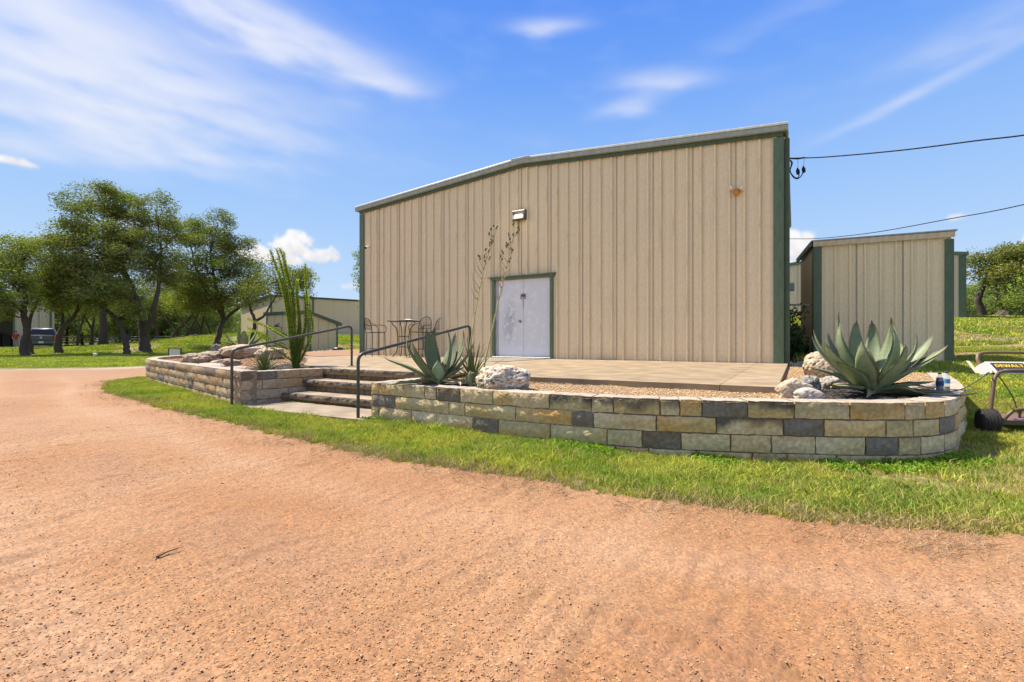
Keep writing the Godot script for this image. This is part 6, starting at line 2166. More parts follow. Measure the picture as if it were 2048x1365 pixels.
	for q in [["DEWALT", -0.125, 0.022, 0.048, Color(0.62, 0.44, 0.03)], ["4200 PSI", -0.125, -0.052, 0.030, Color(0.6, 0.58, 0.55)]]:
		var t := part("lettering", text_mesh(q[0], q[3]), flat_mat(q[4]), plate)
		t.transform = Transform3D(tb, lp + tb * Vector3(q[1], q[2], 0.0115))
	# white board on posts beyond the left planter
	var sg := thing("blank_sign", "small blank white board on dark posts behind the left planter's far wall", "sign", at(348, 715, 21.0) * Vector3(1, 0, 1) + Vector3(0, land(-14.5, 21.0), 0))
	var sb := MB.new()
	sb.box(Vector3(0.02, 0.47, 0.0), Vector3(0.46, 0.32, 0.02), Color(0.58, 0.55, 0.49), Basis(), 0.004)
	part("board", sb, M["plain"], sg)
	for x in [-0.25, 0.27]:
		var po := MB.new()
		po.box(Vector3(x, 0.3, -0.03), Vector3(0.05, 0.72, 0.05), Color(0.06, 0.05, 0.045), Basis(), 0.005)
		part("post", po, M["plain"], sg)
	var cpb := MB.new()
	cpb.box(Vector3(0.01, 0.665, -0.01), Vector3(0.6, 0.03, 0.08), Color(0.07, 0.06, 0.05), Basis(), 0.005)
	part("top_rail", cpb, M["plain"], sg)
	var wc := MB.new()
	var wp := at(190, 714, 30.0)
	wc.lathe(Vector3(wp.x, land(wp.x, 30.0), wp.z), [Vector2(0.08, 0), Vector2(0.08, 0.16), Vector2(0.12, 0.18), Vector2(0.10, 0.24), Vector2(0.02, 0.27)], 10, Color(0.62, 0.62, 0.58))
	tag(struct("utility_cap", wc, M["plain"], "thing"), "short white capped pipe standing in the left lawn", "pipe")
	var tb2 := MB.new()
	var tp := at(676, 690, 33.5)
	tb2.lathe(Vector3(tp.x, land(tp.x, 33.5), tp.z), [Vector2(0.25, 0), Vector2(0.34, 0.08), Vector2(0.34, 0.22), Vector2(0.28, 0.32), Vector2(0.1, 0.36)], 14, Color(0.015, 0.016, 0.016))
	tag(struct("black_tub", tb2, dk, "thing"), "low black rounded tub beside the edging stones by the outbuilding", "tub")
	# service cables and drip loop at the workshop's right side
	var bk := Color(0.012, 0.012, 0.014)
	var hook := at(1578, 317, 11.0)
	for q in [[hook, at(1655, 314, 10.2), at(1800, 301, 9.2), at(1950, 282, 8.4), at(2100, 262, 7.8), at(2500, 180, 6.6), "black service cable running from the workshop's upper corner to the right"], [at(1577, 478, 20.0), at(1640, 477, 18.0), at(1750, 465, 15.5), at(1900, 438, 13.4), at(2050, 409, 12.0), at(2500, 300, 9.8), "thin black cable passing above the storage shed roof"]]:
		var c := MB.new()
		c.tube(spline(q.slice(0, 6), 8), 0.013, 6, bk)
		tag(struct("overhead_cable", c, M["rubber"], "thing"), q[6], "cable")
	var dl := thing("drip_loop", "black looped service wires with splices hanging at the workshop's upper right corner", "cable", hook)
	for i in 2:
		var c := MB.new()
		c.tube(spline([Vector3(0.0, -0.02, 0), Vector3(0.06 + 0.02 * i, -0.10, 0), Vector3(0.03, -0.28, 0), Vector3(0.10, -0.42, 0.02 * i), Vector3(0.20, -0.46 + 0.02 * i, 0), Vector3(0.29 - 0.06 * i, -0.38, 0), Vector3(0.34 - 0.13 * i, -0.24 - 0.04 * i, 0)], 5), 0.011, 6, bk)
		part("wire", c, M["rubber"], dl)
		var s := MB.new()
		s.lathe(Vector3(0.335 - 0.13 * i, -0.26 - 0.04 * i, 0), [Vector2(0.012, -0.07), Vector2(0.035, -0.05), Vector2(0.04, 0.03), Vector2(0.02, 0.06), Vector2(0.01, 0.09)], 8, bk, Basis(Vector3.FORWARD, -0.15))
		part("splice", s, M["rubber"], dl)
		var tw := MB.new()
		tw.tube([Vector3(0.335 - 0.13 * i, -0.18 - 0.04 * i, 0), Vector3(0.345 - 0.14 * i, -0.01, 0.0)], 0.004, 4, bk)
		part("tie_wire", tw, M["rubber"], dl)
	var br := MB.new()
	br.box(Vector3(-0.03, 0.0, 0), Vector3(0.08, 0.06, 0.06), bk, Basis(), 0.01)
	br.tube([Vector3(0, 0, 0), Vector3(0.18, -0.025, 0.05), Vector3(0.3, -0.02, 0.1)], 0.018, 6, bk)
	part("anchor", br, M["rubber"], dl)
	# meter box and pipes on the workshop's shaded side
	var mp := at(1572, 575, 15.5)
	var mx := thing("meter_box", "grey electric meter box on the workshop's shaded right side", "meter", mp, -0.5262)
	var m1 := MB.new()
	m1.box(Vector3(0.1, 0, 0), Vector3(0.28, 0.24, 0.3), Color(0.34, 0.35, 0.37), Basis(), 0.02)
	part("box", m1, M["plain"], mx)
	var m2 := MB.new()
	m2.tube([Vector3(0.03, -0.12, 0.0), Vector3(0.03, -1.7, 0.0)], 0.035, 8, Color(0.10, 0.14, 0.12))
	m2.tube([Vector3(0.03, 0.12, 0.0), Vector3(0.03, 0.5, 0.0)], 0.045, 8, Color(0.05, 0.07, 0.07))
	part("conduit", m2, M["plain"], mx)
	var m3 := MB.new()
	m3.box(Vector3(0.05, -0.40, 0.1), Vector3(0.08, 0.22, 0.12), Color(0.50, 0.50, 0.48), Basis(), 0.01)
	part("junction_box", m3, M["plain"], mx)
	var pr := MB.new()
	pr.tube([at(1570, 610, 13.0), at(1622, 610, 12.4)], 0.024, 8, Color(0.40, 0.38, 0.34))
	tag(struct("gate_pipe", pr, M["plain"], "thing"), "grey horizontal pipe bridging the gap between workshop and storage shed", "pipe")
	# ladder, hose and wheelbarrow in the gap
	var ld := thing("ladder", "short aluminium ladder leaning in the gap beside the workshop", "ladder", at(1592, 709, 13.5) * Vector3(1, 0, 1) + Vector3(0, 0.5, 0), 0.2)
	for x in [-0.07, 0.07]:
		var b := MB.new()
		b.box(Vector3(x, 0.42, -0.05), Vector3(0.035, 0.95, 0.05), Color(0.42, 0.45, 0.52), Basis(Vector3.RIGHT, -0.12), 0.004)
		part("rail", b, ps, ld)
	for i in 4:
		var b := MB.new()
		b.box(Vector3(0, 0.14 + i * 0.22, -0.015 - i * 0.027), Vector3(0.14, 0.10, 0.035), Color(0.55, 0.58, 0.66), Basis(), 0.006)
		part("rung", b, ps, ld)
	var ho := thing("garden_hose", "dark hose hanging in a hoop between workshop and storage shed", "hose", at(1590, 660, 13.3))
	for i in 3:
		var ring := []
		for j in 21:
			var a := PI * (0.95 + 1.15 * j / 20.0)
			ring.append(Vector3(cos(a) * (0.25 + 0.02 * i), sin(a) * (0.19 + 0.02 * i) + 0.05, 0.02 * i))
		var b := MB.new()
		b.tube(ring, 0.011, 6, Color(0.02, 0.025, 0.05))
		part("loop", b, M["rubber"], ho)
	var wb := thing("wheelbarrow", "black wheelbarrow tipped up in the shade between workshop and storage shed", "wheelbarrow", at(1602, 712, 13.0) * Vector3(1, 0, 1) + Vector3(0, 0.46, 0), 0.4)
	var t1 := MB.new()
	t1.loft([[Vector3(-0.18, 0.15, -0.2), Vector3(0.18, 0.15, -0.2), Vector3(0.18, 0.15, 0.15), Vector3(-0.18, 0.15, 0.15)], [Vector3(-0.27, 0.42, -0.35), Vector3(0.27, 0.42, -0.35), Vector3(0.27, 0.42, 0.25), Vector3(-0.27, 0.42, 0.25)]], [Color(0.03, 0.035, 0.04), Color(0.03, 0.035, 0.04)])
	part("tray", t1, ps, wb)
	for s in [-1, 1]:
		var b := MB.new()
		b.tube(spline([Vector3(s * 0.05, 0.15, 0.45), Vector3(s * 0.12, 0.16, 0.1), Vector3(s * 0.2, 0.4, -0.4), Vector3(s * 0.22, 0.72, -0.62)], 4), 0.016, 7, Color(0.02, 0.02, 0.022))
		part("handle", b, ps, wb)
	var wh := MB.new()
	wh.lathe(Vector3(0, 0.16, 0.45), [Vector2(0.03, -0.04), Vector2(0.14, -0.04), Vector2(0.165, 0.0), Vector2(0.14, 0.04), Vector2(0.03, 0.04)], 20, Color(0.02, 0.02, 0.02), Basis(Vector3.FORWARD, PI / 2))
	part("wheel", wh, M["rubber"], wb)
	var dsp := MB.new()
	dsp.prism([G(5.98, 10.75, 0.43), G(6.12, 10.7, 0.43), G(6.35, 10.35, 0.40), G(6.22, 10.32, 0.40)], Vector3(0, 0.03, 0), GREEN * 1.2)
	tag(struct("downspout_splash", dsp, M["painted trim"], "thing"), "short green downspout foot at the workshop's right corner", "downspout")
	# pickup, seen from behind
	var tk := thing("pickup_truck", "dark grey pickup truck seen from behind beside the far garage", "truck", G(-40.6, 42.0, land(-40.6, 42.0)), 0.72)
	var gc := Color(0.105, 0.11, 0.125)
	var body := MB.new()
	var sec := [[-0.98, 0.45], [-1.0, 0.75], [-0.99, 1.02], [-0.93, 1.20], [0.93, 1.20], [0.99, 1.02], [1.0, 0.75], [0.98, 0.45]]
	var rings := []
	var cols := []
	for z in [0.0, -0.06, -2.2, -4.6, -5.5, -5.7]:
		var rg := []
		for q in sec:
			rg.append(Vector3(q[0] * (0.97 if z == 0.0 or z < -5.6 else 1.0), q[1] - (0.12 if z < -5.0 and q[1] > 1.1 else 0.0), z))
		rings.append(rg)
		cols.append(gc)
	body.loft(rings, cols)
	part("body", body, ps, tk)
	var cab := MB.new()
	cab.loft([[Vector3(-0.93, 1.19, -1.9), Vector3(0.93, 1.19, -1.9), Vector3(0.93, 1.19, -4.7), Vector3(-0.93, 1.19, -4.7)], [Vector3(-0.76, 1.80, -2.25), Vector3(0.76, 1.80, -2.25), Vector3(0.76, 1.80, -3.9), Vector3(-0.76, 1.80, -3.9)], [Vector3(-0.66, 1.87, -2.45), Vector3(0.66, 1.87, -2.45), Vector3(0.66, 1.87, -3.7), Vector3(-0.66, 1.87, -3.7)]], [gc, gc, gc])
	part("cab", cab, ps, tk)
	var rw := MB.new()
	rw.prism([Vector3(-0.82, 1.26, -1.92), Vector3(0.82, 1.26, -1.92), Vector3(0.70, 1.74, -2.19), Vector3(-0.70, 1.74, -2.19)], Vector3(0, 0.01, 0.02), Color(0.012, 0.013, 0.016))
	part("rear_window", rw, dk, tk)
	var tgt := MB.new()
	tgt.box(Vector3(0, 0.98, 0.02), Vector3(1.5, 0.42, 0.05), gc * 0.9, Basis(), 0.02)
	part("tailgate", tgt, ps, tk)
	var emb := MB.new()
	emb.lathe(Vector3(0, 1.0, 0.045), [Vector2(0.09, 0.0), Vector2(0.07, 0.02), Vector2(0.01, 0.02)], 12, Color(0.5, 0.5, 0.52), Basis(Vector3.RIGHT, PI / 2))
	part("badge", emb, ps, tk)
	var bu := MB.new()
	bu.box(Vector3(0, 0.58, 0.09), Vector3(1.9, 0.2, 0.22), Color(0.12, 0.12, 0.125), Basis(), 0.04)
	part("bumper", bu, ps, tk)
	var np := MB.new()
	np.box(Vector3(0, 0.60, 0.21), Vector3(0.32, 0.16, 0.02), Color(0.6, 0.6, 0.58))
	part("licence_plate", np, M["plain"], tk)
	for s in [-1, 1]:
		var tl := MB.new()
		tl.box(Vector3(s * 0.88, 0.95, 0.01), Vector3(0.19, 0.42, 0.07), Color(0.35, 0.02, 0.015), Basis(), 0.03)
		part("taillight", tl, ps, tk)
		var mi := MB.new()
		mi.box(Vector3(s * 1.13, 1.32, -4.0), Vector3(0.24, 0.2, 0.12), Color(0.03, 0.03, 0.03), Basis(), 0.04)
		part("mirror", mi, ps, tk)
		for z in [-1.1, -4.7]:
			var w := MB.new()
			w.lathe(Vector3(s * 0.86, 0.39, z), [Vector2(0.2, -0.13), Vector2(0.36, -0.13), Vector2(0.39, -0.09), Vector2(0.39, 0.09), Vector2(0.36, 0.13), Vector2(0.2, 0.13)], 20, Color(0.02, 0.02, 0.02), Basis(Vector3.FORWARD, PI / 2))
			part("wheel", w, M["rubber"], tk)
	var un := MB.new()
	un.box(Vector3(0, 0.42, -2.8), Vector3(1.5, 0.2, 5.2), Color(0.02, 0.02, 0.02))
	part("underbody", un, dk, tk)
	build_person()
	# loose things on the drive
	var tw := MB.new()
	tw.tube([G(-1.625, 2.215, 0.014), G(-1.595, 2.25, 0.026), G(-1.562, 2.29, 0.03)], [0.0045, 0.0035, 0.002], 5, Color(0.10, 0.065, 0.045))
	tw.tube([G(-1.622, 2.218, 0.015), G(-1.605, 2.19, 0.018)], 0.002, 4, Color(0.38, 0.3, 0.2))
	tag(struct("twig", tw, M["plain"], "thing"), "small dark forked twig lying on the gravel drive", "twig")


func build_person() -> void:
	# worker in a red shirt and tan trousers by the open bay, half turned
	var base := at(31, 690, 50.5)
	base.y = land(base.x, 50.5)
	var o := thing("person", "person in red shirt and tan trousers standing at the open garage bay", "person", base, 0.9)
	var caps := []  # [a, b, ra, rb, colour]
	var red := Color(0.36, 0.035, 0.04)
	var tan2 := Color(0.36, 0.26, 0.17)
	var skin := Color(0.40, 0.22, 0.14)
	for s in [-1, 1]:
		caps.append([Vector3(s * 0.09, 0.92, 0), Vector3(s * 0.11, 0.5, 0.03 * s), 0.095, 0.065, tan2])
		caps.append([Vector3(s * 0.11, 0.5, 0.03 * s), Vector3(s * 0.12, 0.09, 0.0), 0.065, 0.05, tan2])
		caps.append([Vector3(s * 0.12, 0.05, -0.03), Vector3(s * 0.14, 0.04, 0.16), 0.05, 0.04, Color(0.05, 0.04, 0.035)])
		caps.append([Vector3(s * 0.19, 1.40, 0), Vector3(s * 0.27, 1.12, 0.0), 0.062, 0.05, red])
		caps.append([Vector3(s * 0.27, 1.12, 0.0), Vector3(s * 0.22, 0.92, 0.16), 0.045, 0.035, skin])
		caps.append([Vector3(s * 0.22, 0.92, 0.16), Vector3(s * 0.20, 0.86, 0.22), 0.04, 0.03, skin])
	caps.append([Vector3(0, 0.98, 0), Vector3(0, 1.25, 0), 0.135, 0.15, red])
	caps.append([Vector3(-0.1, 1.36, 0), Vector3(0.1, 1.36, 0), 0.095, 0.095, red])
	caps.append([Vector3(0, 1.42, 0), Vector3(0, 1.52, 0.01), 0.055, 0.05, skin])
	caps.append([Vector3(0, 1.60, 0.01), Vector3(0, 1.66, 0.0), 0.085, 0.09, skin])
	caps.append([Vector3(0, 1.60, 0.095), Vector3(0, 1.585, 0.105), 0.018, 0.02, skin])
	var cell := 0.03
	var n := Vector3i(26, 62, 20)
	var org := Vector3(-0.39, -0.03, -0.26)
	var f := PackedFloat32Array()
	f.resize(n.x * n.y * n.z)
	for z in n.z:
		for y in n.y:
			for x in n.x:
				f[(z * n.y + y) * n.x + x] = person_field(org + Vector3(x, y, z) * cell, caps)[0]
	var id := {}
	var b := MB.new()
	for z in n.z - 1:
		for y in n.y - 1:
			for x in n.x - 1:
				var acc := Vector3.ZERO
				var cnt := 0
				for e in [[0, 0, 0, 1, 0, 0], [0, 1, 0, 1, 1, 0], [0, 0, 1, 1, 0, 1], [0, 1, 1, 1, 1, 1], [0, 0, 0, 0, 1, 0], [1, 0, 0, 1, 1, 0], [0, 0, 1, 0, 1, 1], [1, 0, 1, 1, 1, 1], [0, 0, 0, 0, 0, 1], [1, 0, 0, 1, 0, 1], [0, 1, 0, 0, 1, 1], [1, 1, 0, 1, 1, 1]]:
					var fa := f[((z + e[2]) * n.y + y + e[1]) * n.x + x + e[0]]
					var fb := f[((z + e[5]) * n.y + y + e[4]) * n.x + x + e[3]]
					if (fa < 0.0) != (fb < 0.0):
						acc += Vector3(x + e[0], y + e[1], z + e[2]).lerp(Vector3(x + e[3], y + e[4], z + e[5]), fa / (fa - fb))
						cnt += 1
				if cnt:
					var p := org + acc / cnt * cell
					id[Vector3i(x, y, z)] = b.p(p, person_field(p, caps)[1])
	for z in range(1, n.z - 1):
		for y in range(1, n.y - 1):
			for x in range(1, n.x - 1):
				var f0 := f[(z * n.y + y) * n.x + x] < 0.0
				for ax in 3:
					var st := Vector3i(1 if ax == 0 else 0, 1 if ax == 1 else 0, 1 if ax == 2 else 0)
					var q := Vector3i(x, y, z) + st
					var f1 := f[(q.z * n.y + q.y) * n.x + q.x] < 0.0
					if f0 != f1:
						var u := Vector3i(1 if ax == 1 else 0, 1 if ax == 2 else 0, 1 if ax == 0 else 0)
						var v := Vector3i(1 if ax == 2 else 0, 1 if ax == 0 else 0, 1 if ax == 1 else 0)
						var c := Vector3i(x, y, z)
						var ids := [id.get(c - u - v, -1), id.get(c - v, -1), id.get(c, -1), id.get(c - u, -1)]
						if ids.min() >= 0:
							if f0:
								b.q(ids[0], ids[1], ids[2], ids[3])
							else:
								b.q(ids[0], ids[3], ids[2], ids[1])
	part("figure", b, M["plain"], o)
	var h := MB.new()
	h.lathe(Vector3(0, 1.64, -0.005), [Vector2(0.10, 0.0), Vector2(0.10, 0.05), Vector2(0.08, 0.10), Vector2(0.02, 0.125)], 12, Color(0.05, 0.035, 0.025))
	part("hair", h, M["plain"], o)


func person_field(p: Vector3, caps: Array) -> Array:
	var best := 1e9
	var k := Color.WHITE
	var sm := 1e9
	for c in caps:
		var a: Vector3 = c[0]
		var ba: Vector3 = c[1] - a
		var t := clampf((p - a).dot(ba) / maxf(ba.length_squared(), 1e-6), 0.0, 1.0)
		var dd: float = (p - a - ba * t).length() - lerpf(c[2], c[3], t)
		if dd < best:
			best = dd
			k = c[4]
		var hh := maxf(0.05 - absf(sm - dd), 0.0) / 0.05
		sm = minf(sm, dd) - hh * hh * 0.0125
	return [sm, k]


# ---------------------------------------------------------------- loose cover: grass, pebbles, mulch
func tuft(key: String, blades: int, h: float, spread: float, w: float) -> ArrayMesh:
	rng.seed = hash(key)
	var b := MB.new()
	for i in blades:
		var az := R(0, TAU)
		var r := spread * sqrt(rng.randf())
		var p := Vector3(cos(az) * r, -0.01, sin(az) * r)
		var lean := Vector3(R(-1, 1), 0, R(-1, 1)) * h * 0.75
		var l := h * R(0.5, 1.2)
		var sd := Vector3(R(-1, 1), 0, R(-1, 1)).normalized() * w
		var m := p + Vector3(0, l * 0.6, 0) + lean * 0.35
		var e := p + Vector3(0, l * R(0.75, 1.0), 0) + lean
		var tone := R(0.55, 1.45)
		var k := Color(tone * R(0.9, 1.15), tone, tone)
		var f := b.v.size()
		b.p(p - sd, k * 0.9)
		b.p(p + sd, k * 0.9)
		b.p(m + sd * 0.8, k)
		b.p(m - sd * 0.8, k)
		b.p(e, k * 1.1)
		b.q(f, f + 1, f + 2, f + 3)
		b.t(f + 3, f + 2, f + 4)
	return b.mesh()


func grass_tone(x: float, d: float, dry: float) -> Color:
	var g := n1.get_noise_2d(x * 9.0, d * 9.0) * 0.7 + n2.get_noise_2d(x * 20.0, d * 20.0) * 0.3
	var k := Color(0.275, 0.375, 0.058).lerp(Color(0.57, 0.545, 0.10), clampf(0.5 + 1.9 * g, 0.0, 1.0))
	if rng.randf() < 0.17 + dry:
		k = Color(0.50, 0.39, 0.15).lerp(Color(0.42, 0.38, 0.11), rng.randf())
	elif rng.randf() < 0.12:
		k = Color(0.14, 0.24, 0.035)
	var t := R(0.65, 1.35)
	return Color(k.r * t, k.g * t, k.b * t)


func grow(called: String, mesh: Mesh, x0: float, x1: float, d0: float, d1: float, count: int, sc: float, poly: PackedVector2Array, edge_dry: bool) -> void:
	var xf := []
	var cols := PackedColorArray()
	for i in count:
		var x := R(x0, x1)
		var d := R(d0, d1)
		var q := Vector2(x, d)
		if poly.size() and not inside(q, poly):
			continue
		if d < 19.0 and (inside(q, right_bed) or inside(q, slab_poly) or inside(q, pad_poly) or inside(q, left_bed)):
			continue
		if d < 12.0 and x < 16.0 and (road_edge(x) - d) * 0.82 > 0.16:
			continue
		var bare := n2.get_noise_2d(x * 1.3 + 50.0, d * 1.3)
		if bare > 0.34 and rng.randf() < 0.8:
			continue
		if x > 7.5 and d > 12.0 and d < 17.0 and n2.get_noise_2d(x * 1.2, d * 5.0) + 0.25 - absf(d - 14.4) * 0.3 > 0.1:
			continue
		var dry := (0.45 if x > 4.6 else 0.28) * S(-0.1, 0.5, n1.get_noise_2d(x * 4.0 + 20.0, d * 6.0)) + 0.12 * S(0.1, 0.4, bare)
		if edge_dry:
			var near := 9.0
			for k in range(0, 220, 3):
				near = minf(near, lawn_poly[k].distance_squared_to(q))
			near = sqrt(near)
			dry += 0.5 * S(0.32, 0.05, near)
			if near < 0.22 and rng.randf() < 0.5:
				continue
		var s := sc * R(0.65, 1.3) * (1.0 + 0.5 * n2.get_noise_2d(x * 8.0, d * 8.0))
		xf.append(Transform3D(Basis(Vector3.UP, R(0, TAU)).scaled(Vector3(s, s * R(0.7, 1.2), s)), G(x, d, land(x, d))))
		cols.append(grass_tone(x, d, dry))
	scatter(called, mesh, M["leaf"], xf, cols, self)


func build_grass() -> void:
	rng.seed = 900
	var a := tuft("near", 10, 0.052, 0.05, 0.0020)
	var b := tuft("mid", 12, 0.075, 0.12, 0.0045)
	var c := tuft("far", 16, 0.10, 0.40, 0.013)
	var e := tuft("tall", 7, 0.095, 0.035, 0.0042)
	rng.seed = 904
	grow("grass", e, -10.4, 9.0, 2.2, 13.6, 42000, 0.85, lawn_poly, true)
	rng.seed = 901
	grow("grass", a, -4.6, 6.5, 2.2, 8.6, 165000, 1.0, lawn_poly, true)
	grow("grass", a, -10.4, -4.6, 7.0, 13.6, 75000, 1.15, lawn_poly, true)
	grow("grass", a, 4.6, 9.5, 2.2, 8.0, 70000, 1.05, lawn_poly, false)
	grow("grass", b, 5.0, 16.0, 7.0, 16.0, 60000, 1.1, lawn_poly, false)
	grow("grass", c, 9.0, 34.0, 15.0, 36.0, 34000, 0.9, PackedVector2Array(), false)
	var far := PackedVector2Array([Vector2(-60, 18.6), Vector2(-26, 18.3), Vector2(-18, 18.4), Vector2(-15, 19.2), Vector2(-14.0, 24), Vector2(-13.4, 31), Vector2(-8, 34.5), Vector2(-6, 50), Vector2(-30, 58), Vector2(-75, 58)])
	grow("grass", c, -60.0, -6.0, 17.5, 36.0, 75000, 0.75, far, false)
	grow("grass", c, -75.0, -6.0, 36.0, 62.0, 36000, 1.3, far, false)
	# broad-leaved weeds along the foot of the curved wall
	var xf := []
	var cols := PackedColorArray()
	for i in 2600:
		var k := rng.randi() % (right_line.size() - 70)
		var p: Vector2 = right_line[k]
		var nx: Vector2 = right_line[k + 1]
		var t := (nx - p).normalized()
		var q := p.lerp(nx, rng.randf()) + Vector2(t.y, -t.x) * (0.03 + 0.30 * pow(rng.randf(), 1.8))
		if n1.get_noise_2d(q.x * 14.0, 3.0) < 0.12:
			continue
		var s := R(0.02, 0.038)
		xf.append(Transform3D(Basis.from_euler(Vector3(R(-0.4, 0.4), R(0, TAU), R(-0.4, 0.4))).scaled(Vector3(s, s * 0.7, s)), G(q.x, q.y, land(q.x, q.y) + s * R(0.5, 1.2))))
		var tn := R(0.7, 1.3)
		cols.append(Color(0.25 * tn, 0.38 * tn, 0.05 * tn))
	scatter("weeds", leaf_clump("weed", 16, 0.75, 0.4, 0.6), M["leaf"], xf, cols, self)
	# dead straw at the drive's edge
	xf = []
	cols = PackedColorArray()
	for i in 5200:
		var k := rng.randi() % 222
		var p: Vector2 = lawn_poly[k]
		var q := p + Vector2(R(-0.25, 0.25), -pow(rng.randf(), 2.2) * 0.55 + 0.12)
		if n2.get_noise_2d(q.x * 10.0, q.y * 10.0) < -0.1:
			continue
		xf.append(Transform3D(Basis.from_euler(Vector3(R(-1.5, -1.0), R(0, TAU), 0)).scaled(Vector3.ONE * R(0.4, 0.9)), G(q.x, q.y, land(q.x, q.y) + 0.02)))
		var tn := R(0.7, 1.2)
		cols.append(Color(0.42 * tn, 0.31 * tn, 0.16 * tn))
	scatter("dry_straw", tuft("straw", 4, 0.09, 0.03, 0.0012), M["plain"], xf, cols, self)
	# one flattened dry tuft out on the drive
	xf = []
	cols = PackedColorArray()
	for i in 70:
		var q := Vector2(2.12 + R(-0.22, 0.22), 2.30 + R(-0.10, 0.12))
		xf.append(Transform3D(Basis.from_euler(Vector3(R(-1.5, -0.9), R(0, TAU), 0)).scaled(Vector3.ONE * R(0.4, 0.8)), G(q.x, q.y, land(q.x, q.y) + 0.02)))
		cols.append(Color(0.40, 0.33, 0.2) * R(0.7, 1.1))
	scatter("dry_straw", tuft("straw", 4, 0.09, 0.03, 0.0012), M["plain"], xf, cols, self)
	# loose stones on the drive
	var peb := []
	for v in 3:
		rng.seed = 40 + v
		var m := MB.new()
		var rings := []
		for j in 4:
			var ring := []
			for i in 6:
				var aa := TAU * i / 6.0 + 0.3 * j
				var rr: float = [0.35, 0.95, 0.9, 0.4][j] * R(0.7, 1.15)
				ring.append(Vector3(cos(aa) * rr, [-0.45, -0.15, 0.25, 0.5][j] * R(0.8, 1.2), sin(aa) * rr))
			rings.append(ring)
		m.loft(rings, [Color.WHITE, Color.WHITE, Color.WHITE, Color.WHITE])
		peb.append(m.mesh())
	rng.seed = 902
	for v in 3:
		xf = []
		cols = PackedColorArray()
		for i in 34000:
			var d := 1.25 + 6.5 * pow(rng.randf(), 2.3)
			var x := R(-1.15, 1.15) * (d + 0.4)
			var q := Vector2(x, d)
			if not inside(q, road_poly):
				continue
			if n1.get_noise_2d(x * 7.0 + 31.0, d * 9.0) + R(-0.35, 0.35) < -0.02:
				continue
			var s := R(0.0013, 0.0028) + 0.0030 * pow(rng.randf(), 9.0) + 0.0003 * d
			xf.append(Transform3D(Basis.from_euler(Vector3(R(-0.5, 0.5), R(0, TAU), R(-0.5, 0.5))).scaled(Vector3(s, s * R(0.5, 0.9), s * R(0.7, 1.3))), Vector3(x, surface("road", x, d)[0] + s * 0.15, -d)))
			var t := R(0.78, 1.12)
			var k := Color(0.42, 0.215, 0.10)
			match rng.randi() % 14:
				0, 1:
					k = Color(0.52, 0.33, 0.2)
				2:
					k = Color(0.44, 0.28, 0.17)
				3:
					k = Color(0.22, 0.13, 0.08)
				4:
					k = Color(0.36, 0.17, 0.08)
			cols.append(Color(k.r * t, k.g * t, k.b * t))
		scatter("loose_pebbles", peb[v], M["pebble"], xf, cols, self)
	# river gravel in the beds
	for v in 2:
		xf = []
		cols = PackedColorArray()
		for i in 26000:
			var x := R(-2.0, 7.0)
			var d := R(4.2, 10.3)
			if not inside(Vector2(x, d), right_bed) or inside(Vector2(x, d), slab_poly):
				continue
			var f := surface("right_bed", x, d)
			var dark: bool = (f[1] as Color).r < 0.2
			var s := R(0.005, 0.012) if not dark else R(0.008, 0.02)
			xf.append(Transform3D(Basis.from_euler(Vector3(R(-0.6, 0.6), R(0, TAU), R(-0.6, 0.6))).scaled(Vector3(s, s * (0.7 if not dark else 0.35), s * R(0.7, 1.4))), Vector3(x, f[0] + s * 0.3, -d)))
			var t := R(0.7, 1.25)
			cols.append(Color(0.54 * t, 0.36 * t, 0.19 * t) if not dark else Color(0.055 * t, 0.045 * t, 0.04 * t))
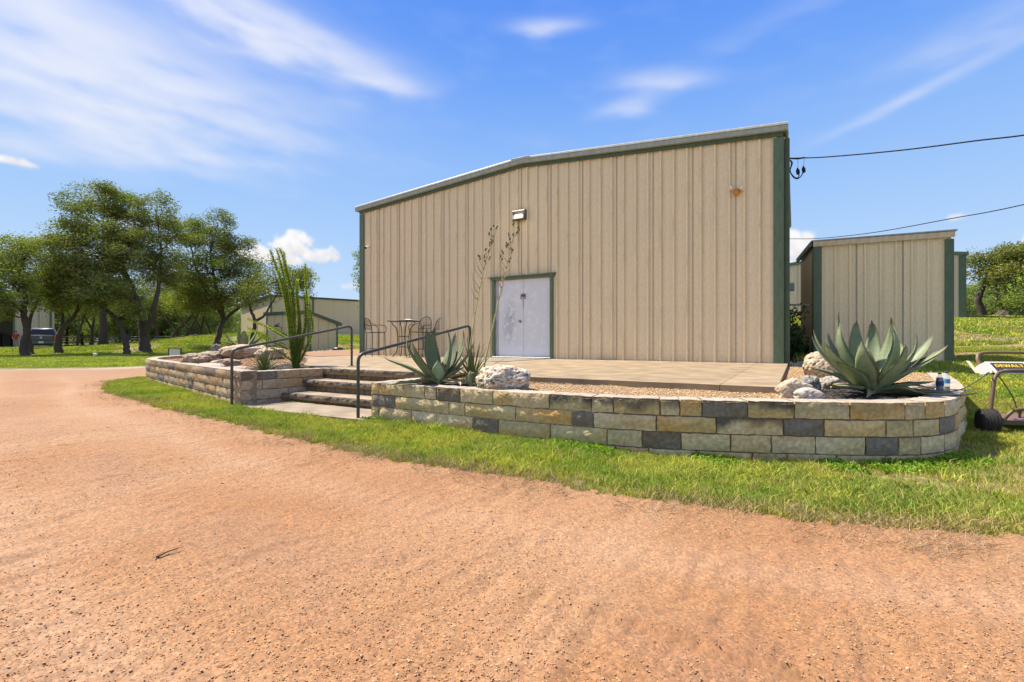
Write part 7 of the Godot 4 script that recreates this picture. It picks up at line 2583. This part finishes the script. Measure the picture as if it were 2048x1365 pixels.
		for i in 12000:
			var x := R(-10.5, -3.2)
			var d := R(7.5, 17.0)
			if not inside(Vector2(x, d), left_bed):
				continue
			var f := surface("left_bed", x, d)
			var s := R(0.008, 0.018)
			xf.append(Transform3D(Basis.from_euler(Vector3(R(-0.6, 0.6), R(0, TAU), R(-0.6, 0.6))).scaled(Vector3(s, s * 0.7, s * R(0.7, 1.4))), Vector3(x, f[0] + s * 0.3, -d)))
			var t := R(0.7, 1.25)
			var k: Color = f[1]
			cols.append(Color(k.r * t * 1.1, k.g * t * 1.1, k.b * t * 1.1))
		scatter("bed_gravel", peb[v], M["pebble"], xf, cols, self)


func _ready() -> void:
	# camera, sky, sun, exposure
	var cam := Camera3D.new()
	cam.name = "camera"
	cam.position = Vector3(0, 1.0, 0)
	cam.fov = 69.98
	cam.near = 0.05
	cam.far = 1500.0
	add_child(cam)
	n1.noise_type = FastNoiseLite.TYPE_SIMPLEX_SMOOTH
	n1.seed = 3
	n1.frequency = 0.06
	n1.fractal_octaves = 3
	n2.noise_type = FastNoiseLite.TYPE_SIMPLEX_SMOOTH
	n2.seed = 8
	n2.frequency = 0.1
	n2.fractal_octaves = 2
	n3.noise_type = FastNoiseLite.TYPE_SIMPLEX_SMOOTH
	n3.seed = 12
	n3.frequency = 0.1
	n3.fractal_octaves = 1
	var env := Environment.new()
	env.background_mode = Environment.BG_SKY
	env.sky = Sky.new()
	env.sky.sky_material = make_sky()
	env.tonemap_mode = Environment.TONE_MAPPER_LINEAR
	env.tonemap_exposure = EXPOSURE
	env.sdfgi_enabled = true
	env.ssao_enabled = true
	env.ssil_enabled = true
	var we := WorldEnvironment.new()
	we.name = "environment"
	we.environment = env
	add_child(we)
	var sun := DirectionalLight3D.new()
	sun.name = "sun"
	sun.light_color = Color(1.0, 0.955, 0.88)
	sun.light_energy = 1.6
	sun.light_angular_distance = 0.5
	sun.shadow_enabled = true
	add_child(sun)
	sun.look_at_from_position(Vector3(-46.7, 84.8, -25.0), Vector3.ZERO, Vector3.UP)
	plot()
	build_land()
	build_walls()
	build_main_building()
	build_other_buildings()
	build_trees()
	build_plants()
	build_rocks()
	build_furniture()
	build_small_things()
	build_grass()
